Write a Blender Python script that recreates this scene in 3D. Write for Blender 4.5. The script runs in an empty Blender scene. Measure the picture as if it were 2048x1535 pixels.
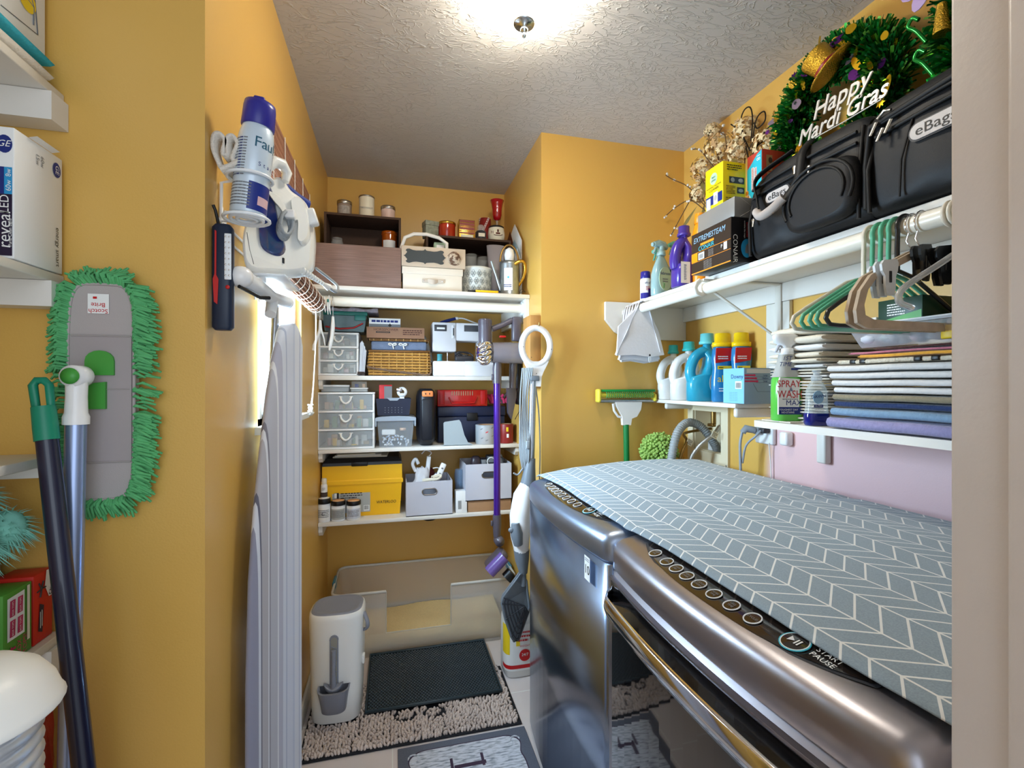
import bpy, bmesh, math, random
from mathutils import Vector, Matrix, noise
random.seed(7)
SC = bpy.context.scene
COL = SC.collection
PI = math.pi

# ------------------------------------------------------------ camera, world, lights, exposure
F = 945.0                       # focal length in pixels of the 2048 px wide photograph
CAMH = 1.35                     # camera height
YAW = math.radians(14.25)       # turned right of the room's long axis
cam_d = bpy.data.cameras.new('camera'); cam = bpy.data.objects.new('camera', cam_d); COL.objects.link(cam)
cam_d.sensor_width = 36.0; cam_d.lens = F / 2048 * 36.0; cam_d.clip_start = 0.02
cam.location = (0, 0, CAMH); cam.rotation_euler = (PI/2, 0, -YAW)
SC.camera = cam
vs = SC.view_settings
vs.view_transform = 'Standard'; vs.look = 'None'; vs.exposure = 0.3; vs.gamma = 1.0; vs.use_curve_mapping = False

w = bpy.data.worlds.new('daylight'); SC.world = w; w.use_nodes = True
w.node_tree.nodes['Background'].inputs[0].default_value = (0.80, 0.90, 1.0, 1)
w.node_tree.nodes['Background'].inputs[1].default_value = 0.6

def area(name, loc, target, sx, sy, power, col):
    d = bpy.data.lights.new(name, 'AREA'); d.shape = 'RECTANGLE'; d.size = sx; d.size_y = sy
    d.energy = power; d.color = col
    o = bpy.data.objects.new(name, d); COL.objects.link(o); o.location = loc
    o.rotation_euler = (Vector(target) - Vector(loc)).to_track_quat('-Z', 'Y').to_euler()
    return o
area('window_daylight', (-0.62, 1.72, 1.50), (1.4, 1.6, 0.9), 0.6, 0.75, 90, (0.55, 0.78, 1.0))
area('hall_fill', (0.25, -1.30, 1.55), (0.25, 2.0, 1.2), 1.5, 1.7, 15, (0.78, 0.88, 1.0))  # unseen flat fill lamp added behind the camera, standing in for the adjoining room
LAMP_EMIT = 40.0

# ------------------------------------------------------------ photo to room coordinates
def ray(u, v):
    xc = (u - 1024) / F; c, s = math.cos(YAW), math.sin(YAW)
    return Vector((xc*c + s, -xc*s + c, (767 - v) / F))
def P(u, v, X=None, Y=None, Z=None):
    r = ray(u, v)
    if X is not None: t = X / r.x
    elif Y is not None: t = Y / r.y
    else: t = (Z - CAMH) / r.z
    return Vector((r.x*t, r.y*t, CAMH + r.z*t))

# ------------------------------------------------------------ materials
def lin(c):
    o = []
    for x in c[:3]:
        x /= 255.0
        o.append(x/12.92 if x <= 0.04045 else ((x+0.055)/1.055)**2.4)
    return (o[0], o[1], o[2], 1.0)
MATS = {}
def mat(name, rgb, rough=0.5, metal=0.0, trans=0.0, alpha=1.0, bump=None, vary=0.0, vscale=30.0, coat=0.0, sheen=0.0, ior=1.45, sub=0.0, stretch=None, emit=0.0):
    if name in MATS: return name
    m = bpy.data.materials.new(name); m.use_nodes = True
    nt = m.node_tree; b = nt.nodes['Principled BSDF']; L = nt.links
    b.inputs['Base Color'].default_value = lin(rgb)
    b.inputs['Roughness'].default_value = rough; b.inputs['Metallic'].default_value = metal
    b.inputs['Transmission Weight'].default_value = trans; b.inputs['Alpha'].default_value = alpha
    b.inputs['Coat Weight'].default_value = coat; b.inputs['IOR'].default_value = ior
    b.inputs['Sheen Weight'].default_value = sheen
    if emit:
        b.inputs['Emission Color'].default_value = lin(rgb); b.inputs['Emission Strength'].default_value = emit
    tc = None
    def coords():
        nonlocal tc
        if tc is None:
            t = nt.nodes.new('ShaderNodeTexCoord'); tc = t.outputs['Object']
            if stretch:
                mp = nt.nodes.new('ShaderNodeMapping'); mp.inputs['Scale'].default_value = stretch
                L.new(tc, mp.inputs[0]); tc = mp.outputs[0]
        return tc
    if vary:
        n = nt.nodes.new('ShaderNodeTexNoise'); n.inputs['Scale'].default_value = vscale; n.inputs['Detail'].default_value = 4
        L.new(coords(), n.inputs['Vector'])
        mx = nt.nodes.new('ShaderNodeMix'); mx.data_type = 'RGBA'
        c = lin(rgb); mx.inputs[6].default_value = (c[0]*(1-vary), c[1]*(1-vary), c[2]*(1-vary), 1)
        mx.inputs[7].default_value = (min(1, c[0]*(1+vary)), min(1, c[1]*(1+vary)), min(1, c[2]*(1+vary)), 1)
        L.new(n.outputs['Fac'], mx.inputs[0]); L.new(mx.outputs[2], b.inputs['Base Color'])
    if bump:
        n = nt.nodes.new('ShaderNodeTexNoise'); n.inputs['Scale'].default_value = bump[0]; n.inputs['Detail'].default_value = 5
        L.new(coords(), n.inputs['Vector'])
        bp = nt.nodes.new('ShaderNodeBump'); bp.inputs['Strength'].default_value = bump[1]; bp.inputs['Distance'].default_value = bump[2] if len(bump) > 2 else 0.004
        L.new(n.outputs['Fac'], bp.inputs['Height']); L.new(bp.outputs[0], b.inputs['Normal'])
    MATS[name] = m
    return name
def nodes_of(name):
    m = MATS[name]; return m.node_tree, m.node_tree.nodes['Principled BSDF'], m.node_tree.links

# ------------------------------------------------------------ mesh builder
def sgn(x): return -1 if x < 0 else 1
_txt = {}
def text_mesh(s):
    if s not in _txt:
        c = bpy.data.curves.new('lettering', 'FONT'); c.body = s; c.align_x = 'CENTER'; c.align_y = 'CENTER'; c.resolution_u = 3
        o = bpy.data.objects.new('lettering', c)
        me = bpy.data.meshes.new_from_object(o)
        _txt[s] = ([v.co.copy() for v in me.vertices], [tuple(p.vertices) for p in me.polygons])
        bpy.data.objects.remove(o); bpy.data.curves.remove(c); bpy.data.meshes.remove(me)
    return _txt[s]

class G:
    def __init__(s, m='white'):
        s.v = []; s.f = []; s.fm = []; s.sm = []; s.names = []; s.m = m; s.M = Matrix.Identity(4)
    def mi(s, m):
        m = m or s.m
        if m not in s.names: s.names.append(m)
        return s.names.index(m)
    def add(s, vs, fs, m=None, smooth=False):
        k = len(s.v); i = s.mi(m)
        s.v += [s.M @ Vector(p) for p in vs]
        for f in fs: s.f.append([k+a for a in f]); s.fm.append(i); s.sm.append(smooth)
        return s
    def box(s, x0, x1, y0, y1, z0, z1, m=None):
        v = [(x, y, z) for x in (x0, x1) for y in (y0, y1) for z in (z0, z1)]
        return s.add(v, [(0,1,3,2),(4,6,7,5),(0,4,5,1),(2,3,7,6),(0,2,6,4),(1,5,7,3)], m)
    def rbox(s, x0, x1, y0, y1, z0, z1, r=0.005, seg=2, m=None, smooth=True):
        r = min(r, abs(x1-x0)*.49, abs(y1-y0)*.49, abs(z1-z0)*.49)
        bm = bmesh.new(); bmesh.ops.create_cube(bm, size=1)
        for v in bm.verts:
            v.co = Vector(((x0+x1)/2 + v.co.x*(x1-x0), (y0+y1)/2 + v.co.y*(y1-y0), (z0+z1)/2 + v.co.z*(z1-z0)))
        bmesh.ops.bevel(bm, geom=list(bm.edges), offset=r, segments=seg, profile=0.5, affect='EDGES')
        bm.verts.index_update()
        s.add([v.co.copy() for v in bm.verts], [[a.index for a in f.verts] for f in bm.faces], m, smooth); bm.free()
        return s
    def rings(s, rs, m=None, smooth=True, cap=(True, True), close=False):
        n = len(rs[0]); v = [p for r in rs for p in r]; f = []
        K = len(rs)
        for k in range(K if close else K-1):
            a = k*n; b = ((k+1) % K)*n
            for i in range(n):
                j = (i+1) % n; f.append((a+i, a+j, b+j, b+i))
        s.add(v, f, m, smooth)
        if not close:
            if cap[0]: s.add(rs[0], [tuple(range(n))[::-1]], m, False)
            if cap[1]: s.add(rs[-1], [tuple(range(n))], m, False)
        return s
    def lathe(s, prof, n=24, c=(0,0,0), m=None, cap=(True, True), e=2.0, ax=1.0, ay=1.0):
        """profile of (radius, z); e > 2 squares the section, ax/ay squash it"""
        rs = []
        for r, z in prof:
            ring = []
            for i in range(n):
                a = 2*PI*i/n; ca, sa = math.cos(a), math.sin(a)
                x = sgn(ca)*abs(ca)**(2/e); y = sgn(sa)*abs(sa)**(2/e)
                ring.append((c[0]+r*ax*x, c[1]+r*ay*y, c[2]+z))
            rs.append(ring)
        return s.rings(rs, m, True, cap)
    def cyl(s, p0, p1, r0, r1=None, n=16, m=None, cap=(True, True)):
        return s.tube([p0, p1], [r0, r0 if r1 is None else r1], n, m, cap=cap)
    def tube(s, pts, r, n=8, m=None, closed=False, cap=(True, True), flat=1.0):
        pts = [Vector(p) for p in pts]; K = len(pts)
        if not isinstance(r, (list, tuple)): r = [r]*K
        rs = []; up = None
        for i in range(K):
            if closed: t = pts[(i+1) % K] - pts[i-1]
            else: t = pts[min(i+1, K-1)] - pts[max(i-1, 0)]
            if t.length < 1e-9: t = Vector((0,0,1))
            t.normalize()
            if up is None:
                up = Vector((0,0,1)) if abs(t.z) < .9 else Vector((1,0,0))
            up = (up - t*up.dot(t))
            if up.length < 1e-6: up = t.orthogonal()
            up.normalize()
            sd = t.cross(up)
            rs.append([pts[i] + up*math.cos(2*PI*k/n)*r[i]*flat + sd*math.sin(2*PI*k/n)*r[i] for k in range(n)])
        return s.rings(rs, m, True, cap, close=closed)
    def ell(s, c, rx, ry, rz, m=None, n=12, k=8):
        v = [(c[0], c[1], c[2]-rz)]; f = []
        for j in range(1, k):
            a = -PI/2 + PI*j/k
            for i in range(n):
                b = 2*PI*i/n; v.append((c[0]+rx*math.cos(a)*math.cos(b), c[1]+ry*math.cos(a)*math.sin(b), c[2]+rz*math.sin(a)))
        v.append((c[0], c[1], c[2]+rz)); T = len(v)-1
        for i in range(n): f.append((0, 1+(i+1) % n, 1+i)); f.append((T, T-n+i, T-n+(i+1) % n))
        for j in range(k-2):
            for i in range(n):
                a = 1+j*n; f.append((a+i, a+(i+1) % n, a+n+(i+1) % n, a+n+i))
        return s.add(v, f, m, True)
    def prism(s, pts, d0, d1, plane='xz', m=None, smooth=False):
        """outline in a plane, extruded from d0 to d1 along the third axis"""
        def q(a, b, d): return {'xz': (a, d, b), 'xy': (a, b, d), 'yz': (d, a, b)}[plane]
        n = len(pts)
        A = sum(pts[i][0]*pts[(i+1) % n][1]-pts[(i+1) % n][0]*pts[i][1] for i in range(n))
        if A < 0: pts = pts[::-1]
        v = [q(a, b, d0) for a, b in pts] + [q(a, b, d1) for a, b in pts]
        s.add(v, [tuple(range(n)), tuple(range(2*n-1, n-1, -1))], m, False)
        s.add(v, [(i, i+n, (i+1) % n+n, (i+1) % n) for i in range(n)], m, smooth)
        return s
    def text(s, t, size, c, m=None, face='-y', rot=0.0, sx=1.0, shear=0.0):
        """flat printed lettering centred at c, facing -y / +x / -x / +z / +y"""
        v, f = text_mesh(t)
        R = {'-y': Matrix.Rotation(PI/2, 4, 'X'), '+y': Matrix.Rotation(PI, 4, 'Z') @ Matrix.Rotation(PI/2, 4, 'X'),
             '-x': Matrix.Rotation(-PI/2, 4, 'Z') @ Matrix.Rotation(PI/2, 4, 'X'),
             '+x': Matrix.Rotation(PI/2, 4, 'Z') @ Matrix.Rotation(PI/2, 4, 'X'), '+z': Matrix.Identity(4)}[face]
        X = Matrix.Translation(Vector(c)) @ R @ Matrix.Rotation(rot, 4, 'Z')
        return s.add([X @ Vector(((p.x+p.y*shear)*size*sx, p.y*size, 0)) for p in v], f, m)
    def lines(s, x0, x1, z0, z1, n, y, m, face='-y', fill=.45, jag=.3, seed=1):
        """rows of tiny printed text, as thin bars"""
        rnd = random.Random(seed); h = (z1-z0)/n
        for i in range(n):
            z = z1 - (i+.5)*h; a = x0; b = x1 - rnd.random()*jag*(x1-x0)
            while a < b:
                w_ = (x1-x0)*(.05+rnd.random()*.12); c = min(b, a+w_)
                q = h*fill/2
                if face == '-y': v = [(a, y, z-q), (c, y, z-q), (c, y, z+q), (a, y, z+q)]
                elif face == '-x': v = [(y, -a, z-q), (y, -c, z-q), (y, -c, z+q), (y, -a, z+q)]
                else: v = [(a, z-q, y), (c, z-q, y), (c, z+q, y), (a, z+q, y)]
                s.add(v, [(0,1,2,3)], m)
                a = c + (x1-x0)*.025
        return s
    def quad(s, x0, x1, z0, z1, y, m, face='-y'):
        if face == '-y': v = [(x0,y,z0),(x1,y,z0),(x1,y,z1),(x0,y,z1)]
        elif face == '-x': v = [(y,-x0,z0),(y,-x1,z0),(y,-x1,z1),(y,-x0,z1)]
        elif face == '+x': v = [(y,x0,z0),(y,x1,z0),(y,x1,z1),(y,x0,z1)]
        else: v = [(x0,z0,y),(x1,z0,y),(x1,z1,y),(x0,z1,y)]
        return s.add(v, [(0,1,2,3)], m)
    def barcode(s, x0, x1, z0, z1, y, face='-y', seed=3):
        s.quad(x0, x1, z0, z1, y, 'print_white', face); rnd = random.Random(seed); a = x0+(x1-x0)*.1
        e = .0004
        while a < x1-(x1-x0)*.12:
            w_ = (x1-x0)*(.02+.05*rnd.random()); s.quad(a, a+w_, z0+(z1-z0)*.2, z1-(z1-z0)*.08, y-e, 'print_black', face); a += w_+(x1-x0)*.04
        return s
    def obj(s, name, parent=None, label=None):
        me = bpy.data.meshes.new(name); me.from_pydata([tuple(p) for p in s.v], [], s.f)
        for nm in s.names: me.materials.append(MATS[nm])
        me.polygons.foreach_set('material_index', s.fm); me.polygons.foreach_set('use_smooth', s.sm)
        me.update()
        o = bpy.data.objects.new(name, me); COL.objects.link(o)
        if parent: o.parent = parent
        if label: o['label'] = label
        return o

def tag(o, label, cat, group=None):
    o['label'] = label; o['category'] = cat
    if group: o['group'] = group
    return o
def thing(name, label, cat, loc, rz=0.0, group=None, rot=None):
    o = bpy.data.objects.new(name, None); COL.objects.link(o); o.empty_display_size = .05
    o.location = loc; o.rotation_euler = rot if rot else (0, 0, rz)
    return tag(o, label, cat, group)
def single(g, name, label, cat, loc=(0,0,0), rz=0.0, group=None, rot=None):
    o = g.obj(name); o.location = loc; o.rotation_euler = rot if rot else (0, 0, rz)
    return tag(o, label, cat, group)
def struct(g, name):
    o = g.obj(name); o['kind'] = 'structure'; return o
def dup(root, loc, rz=None, label=None, group=None, rot=None):
    r = root.copy(); COL.objects.link(r); r.location = loc
    if rz is not None: r.rotation_euler = (0, 0, rz)
    if rot is not None: r.rotation_euler = rot
    if label: r['label'] = label
    if group: r['group'] = group
    for ch in list(root.children):
        c = ch.copy(); COL.objects.link(c); c.parent = r
        for g in list(ch.children):
            d = g.copy(); COL.objects.link(d); d.parent = c
    return r
def subsurf(o, n=1):
    md = o.modifiers.new('smooth', 'SUBSURF'); md.levels = n; md.render_levels = n; return o
def slot(u1, u2, vt, Y, z0):
    """centre x, width and height of a thing whose front stands at depth Y on a shelf at z0"""
    a = P(u1, vt, Y=Y); b = P(u2, vt, Y=Y); c = P((u1+u2)/2, vt, Y=Y)
    return (a.x+b.x)/2, b.x-a.x, c.z-z0
def bez(p0, p1, p2, p3, n=10):
    p0, p1, p2, p3 = map(Vector, (p0, p1, p2, p3)); o = []
    for i in range(n+1):
        t = i/n; o.append(p0*(1-t)**3 + p1*3*t*(1-t)**2 + p2*3*t*t*(1-t) + p3*t**3)
    return o
def spline(pts, n=6):
    """Catmull-Rom through the points"""
    q = [Vector(p) for p in pts]; q = [q[0]*2-q[1]] + q + [q[-1]*2-q[-2]]; o = []
    for i in range(1, len(q)-2):
        a, b, c, d = q[i-1:i+3]
        for k in range(n):
            t = k/n; o.append(.5*((2*b) + (c-a)*t + (2*a-5*b+4*c-d)*t*t + (3*b-a-3*c+d)*t**3))
    o.append(q[-2]); return o

# common materials
mat('white', (238,236,230), .35); mat('trim_white', (226,222,212), .45, vary=.04, vscale=12)
mat('plastic_white', (236,238,240), .3, coat=.2); mat('print_white', (240,240,238), .5); mat('print_black', (22,22,24), .5)
mat('black', (14,14,17), .4); mat('black_gloss', (10,10,12), .15, coat=.5); mat('chrome', (225,225,228), .08, metal=1)
mat('steel', (150,152,156), .28, metal=1); mat('grey_plastic', (128,132,140), .4); mat('dark_grey', (52,54,60), .45)
mat('cardboard', (168,128,92), .8, vary=.05); mat('cream', (232,226,206), .55); mat('paper', (232,230,224), .7)
mat('red', (190,22,20), .4); mat('navy', (20,26,54), .4); mat('yellow', (244,196,12), .4); mat('gold', (212,168,70), .25, metal=1)
mat('print_grey', (120,122,126), .6); mat('print_blue', (22,42,120), .5); mat('print_red', (200,24,28), .5)
mat('clear', (235,240,240), .12, alpha=.22, ior=1.3); mat('frost', (206,216,222), .35, alpha=.5); mat('glass', (240,246,246), .03, trans=.95, ior=1.45)
# ------------------------------------------------------------ room shell
ZC = 2.51; XL = -0.35; XN = 0.667; YB = 2.82; YP = 2.078; XR = 1.415; YE = 1.03
mat('wall_paint', (219,173,86), .34, bump=(260,.12,.002), vary=.03, vscale=3)
nt, b, L = nodes_of('wall_paint'); b.inputs['Specular IOR Level'].default_value = .7
mat('ceiling_paint', (200,196,192), .7)
nt, b, L = nodes_of('ceiling_paint')
tcn = nt.nodes.new('ShaderNodeTexCoord')
def _st(rot, sc):
    mp = nt.nodes.new('ShaderNodeMapping'); mp.inputs['Rotation'].default_value = (0,0,rot); mp.inputs['Scale'].default_value = sc
    L.new(tcn.outputs['Object'], mp.inputs[0])
    n = nt.nodes.new('ShaderNodeTexNoise'); n.inputs['Scale'].default_value = 7.5; n.inputs['Detail'].default_value = 2.5; n.inputs['Distortion'].default_value = 1.8
    L.new(mp.outputs[0], n.inputs['Vector'])
    r = nt.nodes.new('ShaderNodeValToRGB'); r.color_ramp.elements[0].position = .475; r.color_ramp.elements[1].position = .50
    e = r.color_ramp.elements.new(.525); e.color = (0,0,0,1)
    L.new(n.outputs['Fac'], r.inputs[0]); return r.outputs[0]
a1 = _st(.6, (1, 2.4, 1)); a2 = _st(2.2, (1, 2.2, 1)); mx = nt.nodes.new('ShaderNodeMath'); mx.operation = 'MAXIMUM'
L.new(a1, mx.inputs[0]); L.new(a2, mx.inputs[1])
bp = nt.nodes.new('ShaderNodeBump'); bp.inputs['Strength'].default_value = .55; bp.inputs['Distance'].default_value = .004
L.new(mx.outputs[0], bp.inputs['Height']); L.new(bp.outputs[0], b.inputs['Normal'])
mat('floor_tile', (214,204,200), .3, vary=.05, vscale=6)
T = .12
# left wall with the window opening
WY0, WY1, WZ0, WZ1 = 1.40, 2.03, 1.235, 2.04
g = G('wall_paint')
g.box(XL-T, XL, YE+T, WY0, 0, ZC); g.box(XL-T, XL, WY1, YB+T, 0, ZC)
g.box(XL-T, XL, WY0, WY1, 0, WZ0); g.box(XL-T, XL, WY0, WY1, WZ1, ZC)
struct(g, 'wall_left')
g = G('wall_paint'); g.box(-1.05, XL, YE, YE+T, 0, ZC); struct(g, 'wall_left_return')
g = G('wall_paint'); g.box(-1.05-T, -1.05, -1.0, YE+T, 0, ZC); struct(g, 'wall_far_left')
g = G('wall_paint'); g.box(XL, XN+T, YB, YB+T, 0, ZC); struct(g, 'wall_back')
g = G('wall_paint'); g.box(XN, XN+T, YP+T, YB, 0, ZC); struct(g, 'wall_niche_side')
g = G('wall_paint'); g.box(XN, XR+T, YP, YP+T, 0, ZC); struct(g, 'wall_projection')
# right wall, with the recess for the washer valves
VY0, VY1, VZ0, VZ1 = 1.79, 1.99, 1.04, 1.225
mat('wall_paint_patched', (219,173,86), .34, bump=(260,.12,.002)); nt, b, L = nodes_of('wall_paint_patched'); b.inputs['Specular IOR Level'].default_value = .7
tcn = nt.nodes.new('ShaderNodeTexCoord'); sp = nt.nodes.new('ShaderNodeSeparateXYZ'); L.new(tcn.outputs['Object'], sp.inputs[0])   # older pink paint left below the towel shelf
def _edge(sock, a, b_):
    m = nt.nodes.new('ShaderNodeMapRange'); m.inputs[1].default_value = a; m.inputs[2].default_value = b_; L.new(sock, m.inputs[0]); return m.outputs[0]
nz = nt.nodes.new('ShaderNodeTexNoise'); nz.inputs['Scale'].default_value = 9; L.new(tcn.outputs['Object'], nz.inputs['Vector'])
ad = nt.nodes.new('ShaderNodeMath'); ad.operation = 'MULTIPLY_ADD'; ad.inputs[1].default_value = .05; L.new(nz.outputs['Fac'], ad.inputs[0]); L.new(sp.outputs['Y'], ad.inputs[2])
e1 = _edge(ad.outputs[0], 1.58, 1.54); e2 = _edge(sp.outputs['Z'], 1.225, 1.20); ml = nt.nodes.new('ShaderNodeMath'); ml.operation = 'MULTIPLY'; L.new(e1, ml.inputs[0]); L.new(e2, ml.inputs[1])
mx = nt.nodes.new('ShaderNodeMix'); mx.data_type = 'RGBA'; L.new(ml.outputs[0], mx.inputs[0]); mx.inputs[6].default_value = lin((219,173,86)); mx.inputs[7].default_value = lin((226,190,192)); L.new(mx.outputs[2], b.inputs['Base Color'])
g = G('wall_paint_patched')
g.box(XR, XR+T, -.2, VY0, 0, ZC); g.box(XR, XR+T, VY1, YP, 0, ZC)
g.box(XR, XR+T, VY0, VY1, 0, VZ0); g.box(XR, XR+T, VY0, VY1, VZ1, ZC)
struct(g, 'wall_right')
g = G('ceiling_paint'); g.box(-1.2, 1.6, -1.0, YB+T, ZC, ZC+.1); struct(g, 'ceiling')
g = G('floor_tile'); g.box(-1.2, 2.2, -1.0, YB+T, -.08, 0)
for i in range(7):
    x = -.9+i*.45; g.box(x, x+.004, -1, YB, 0, .0006, 'paper')
for i in range(9):
    y = -.7+i*.45; g.box(-1.2, 2.2, y, y+.004, 0, .0006, 'paper')
struct(g, 'floor')
# right door jamb the camera looks past
mat('jamb_paint', (222,212,206), .4, bump=(90,.12,.003), vary=.03)
jx = P(1900, 767, Y=.335).x
g = G('jamb_paint'); g.rbox(jx, 1.40, .16, .335, 0, ZC-.001, .003); g.rbox(jx-.008, jx, .16, .288, 0, ZC-.001, .004)
struct(g, 'trim_1')
# window: reveal, frame, sash and pane
g = G('trim_white')
g.box(XL-T, XL+.025, WY0-.03, WY1+.03, WZ0-.02, WZ0, None)
g.box(XL-T, XL-.02, WY0, WY0+.03, WZ0, WZ1); g.box(XL-T, XL-.02, WY1-.03, WY1, WZ0, WZ1); g.box(XL-T, XL-.02, WY0, WY1, WZ1-.03, WZ1)
g.box(XL-T+.02, XL-T+.05, (WY0+WY1)/2-.015, (WY0+WY1)/2+.015, WZ0, WZ1)
wf = struct(g, 'window_1')
mat('pane_glass', (240,246,250), .05, alpha=.12); g = G('pane_glass'); g.box(XL-T+.030, XL-T+.034, WY0+.03, WY1-.03, WZ0, WZ1-.03); g.obj('pane', wf)
# baseboards
g = G('trim_white'); g.rbox(XL, XL+.012, YE, YB-.001, 0, .09, .004); struct(g, 'baseboard_left')
g = G('trim_white'); g.rbox(XL+.012, XN-.001, YB-.012, YB, 0, .09, .004); struct(g, 'baseboard_back')

# ceiling lamp: alabaster dome, canopy and finial
mat('dome_glass', (255,246,228), .3, emit=LAMP_EMIT)
mat('nickel', (190,198,204), .22, metal=1)
lx, ly = .375, 1.333
t = thing('ceiling_lamp', 'round white glass dome ceiling lamp with a metal finial', 'lamp', (lx, ly, ZC))
g = G('dome_glass'); g.lathe([(.128*math.sin(a), -.018-.090*math.cos(a)) for a in [i*PI/2/12+.02 for i in range(13)]], 40, cap=(True, False)); g.obj('dome', t)
g = G('nickel'); g.lathe([(.10,-.03),(.10,0)], 32); g.obj('canopy', t)
g = G('nickel'); g.lathe([(.001,-.148),(.006,-.144),(.007,-.138),(.004,-.133),(.010,-.128),(.012,-.121),(.008,-.115),(.03,-.110),(.034,-.104),(.03,-.098)], 20); g.obj('finial', t)
# ------------------------------------------------------------ washer and dryer
mat('stainless', (150,166,192), .20, metal=1, bump=(30,.02,.001), stretch=(1, 1, 14)); mat('stainless_satin', (164,178,200), .36, metal=1)
mat('brown_steel', (168,164,170), .36, metal=1)
mat('side_metal', (70,74,84), .35, metal=.6)
mat('panel_black', (34,26,22), .12, coat=.6)
mat('door_glass', (16,14,16), .05, coat=1.0)
mat('button_ring', (225,225,225), .3); mat('cyan', (70,190,210), .3)
X0 = .527; BOW = .026
def front(y, y0, y1):
    q = (2*y-y0-y1)/(y1-y0); return X0 - BOW*(1-q*q)
def ztop(d):
    pts = [(0,.958), (.012,.967), (.05,.977), (.20,1.0), (.43,1.018), (.62,1.020), (.80,1.012)]
    for (a, za), (b, zb) in zip(pts, pts[1:]):
        if d <= b: return za + (zb-za)*(d-a)/(b-a)
    return pts[-1][1]
def end_round(y, y0, y1, r=.03):
    e = min(y-y0, y1-y); return 0 if e > r else r - math.sqrt(max(0, r*r-(r-e)**2))
def yrow(y0, y1):
    a = [0, .003, .008, .015, .024, .034]; n = 12
    m = [y0+.034+(y1-y0-.068)*i/n for i in range(1, n)]
    return [y0+k for k in a] + m + [y1-k for k in reversed(a)]
def machine(name, label, y0, y1, steel):
    t = thing(name, label, name, (0, 0, 0))
    # body
    g = G(steel); rs = []
    for y in yrow(y0, y1):
        f = front(y, y0, y1) + end_round(y, y0, y1, .022); rs.append([(f, y, .03), (f, y, .892), (1.25, y, .892), (1.25, y, .03)])
    g.rings(rs, None, True); o = g.obj('body', t)
    for p in o.data.polygons:
        if abs(p.normal.y) > .9 or p.normal.x > .5: p.use_smooth = False
    # top cap with its sloping console
    g = G('stainless_satin' if steel == 'stainless' else steel); rs = []
    for y in yrow(y0, y1):
        e = end_round(y, y0, y1, .034); f = front(y, y0, y1) - .004
        ring = [(f+e+.006, y, .898), (f+e, y, .905), (f+e, y, .945-e*.3), (f+e+.003, y, .956-e*.5), (f+e+.011, y, .965-e*.6), (f+e+.024, y, .972-e*.6)]
        ring += [(f+e+d, y, ztop(d)-e*.5) for d in (.05, .10, .20, .30, .43, .62, .72)] + [(1.262, y, 1.0), (1.262, y, .898)]
        rs.append(ring)
    g.rings(rs, None, True); g.obj('top_cap', t)
    # console panel: dark lens let into the slope
    yc = (y0+y1)/2; n = 30; hw = .27; g = G('panel_black')
    for off, dz, mm in ((.0, .0012, 'dark_grey'), (.0035, .0022, 'panel_black')):
        rs = []
        for i in range(n+1):
            s_ = -1+2*i/n; y = yc + (hw-off*2)*s_; f = front(y, y0, y1)-.004
            k = (1-abs(s_)**3.2); a = .060-.036*k + off; b_ = .105
            rs.append([(f+a+(b_-a)*j/4, y, ztop(a+(b_-a)*j/4)+dz) for j in range(5)])
        v = [p for r in rs for p in r]; fs = [(i*5+j, (i+1)*5+j, (i+1)*5+j+1, i*5+j+1) for i in range(n) for j in range(4)]
        g.add(v, fs, mm, True)
    cp = g.obj('control_panel', t)
    ys = [(.205), (.155), (.118), (.081), (.042), (.0), (-.044), (-.09)]
    words = ['DRY\nTIME', 'SIGNAL', 'DAMP\nDRY', 'ENERGY\nSAVER', 'CUSTOM\nPROGRAM', 'MORE\nTIME', 'LESS\nTIME', 'CYCLES']
    Rt = Matrix.Rotation(-PI/2, 4, 'Z')
    for y_, w_ in zip(ys, words):
        y = yc+y_; f = front(y, y0, y1)-.004; d = .052; g = G('button_ring')
        g.M = Matrix.Translation((f+d, y, ztop(d)+.0035)) @ Matrix.Rotation(-.25, 4, 'Y') @ Rt
        g.lathe([(.0145,0),(.0145,.0012),(.0125,.0012),(.0125,0)], 24, cap=(False, False)); g.lathe([(.0125,.0004),(.0001,.0006)], 24, m='panel_black', cap=(False, False))
        g.text(w_, .0062, (0,0,.0014), 'print_grey', '+z'); g.obj('button', cp)
    y = yc-.163; f = front(y, y0, y1)-.004; d = .056; g = G('cyan')
    g.M = Matrix.Translation((f+d, y, ztop(d)+.0035)) @ Matrix.Rotation(-.25, 4, 'Y') @ Rt
    g.lathe([(.021,0),(.021,.0012),(.0195,.0012)], 28, cap=(False, False)); g.lathe([(.0195,.0012),(.018,.0013)], 28, m='button_ring', cap=(False, False)); g.lathe([(.018,.001),(.0001,.002)], 28, m='panel_black', cap=(False, False))
    g.add([(-.009,-.006,.0024),(-.009,.006,.0024),(.0,.0,.0024)], [(0,2,1)], 'button_ring'); g.quad(.002,.0045,-.006,.006,.0024,'button_ring','+z'); g.quad(.0065,.009,-.006,.006,.0024,'button_ring','+z')
    g.obj('start_button', cp)
    y = yc-.208; f = front(y, y0, y1)-.004; d=.058; g = G('print_white'); g.M = Matrix.Translation((f+d, y, ztop(d)+.0045)) @ Matrix.Rotation(-.2, 4, 'Y') @ Rt
    g.text('START\nPAUSE', .013, (0,0,0), None, '+z'); g.obj('lettering', cp)
    # feet
    for fx in (.60, 1.18):
        for fy in (y0+.06, y1-.06):
            g = G('black'); g.cyl((fx, fy, .001), (fx, fy, .03), .02, n=12); g.obj('foot', t)
    return t
WS0, WS1, DR0, DR1 = 1.086, 1.800, .360, 1.076
wt = machine('washing_machine', 'stainless washing machine in the far corner, mats mirrored in its front', WS0, WS1, 'stainless')
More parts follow.
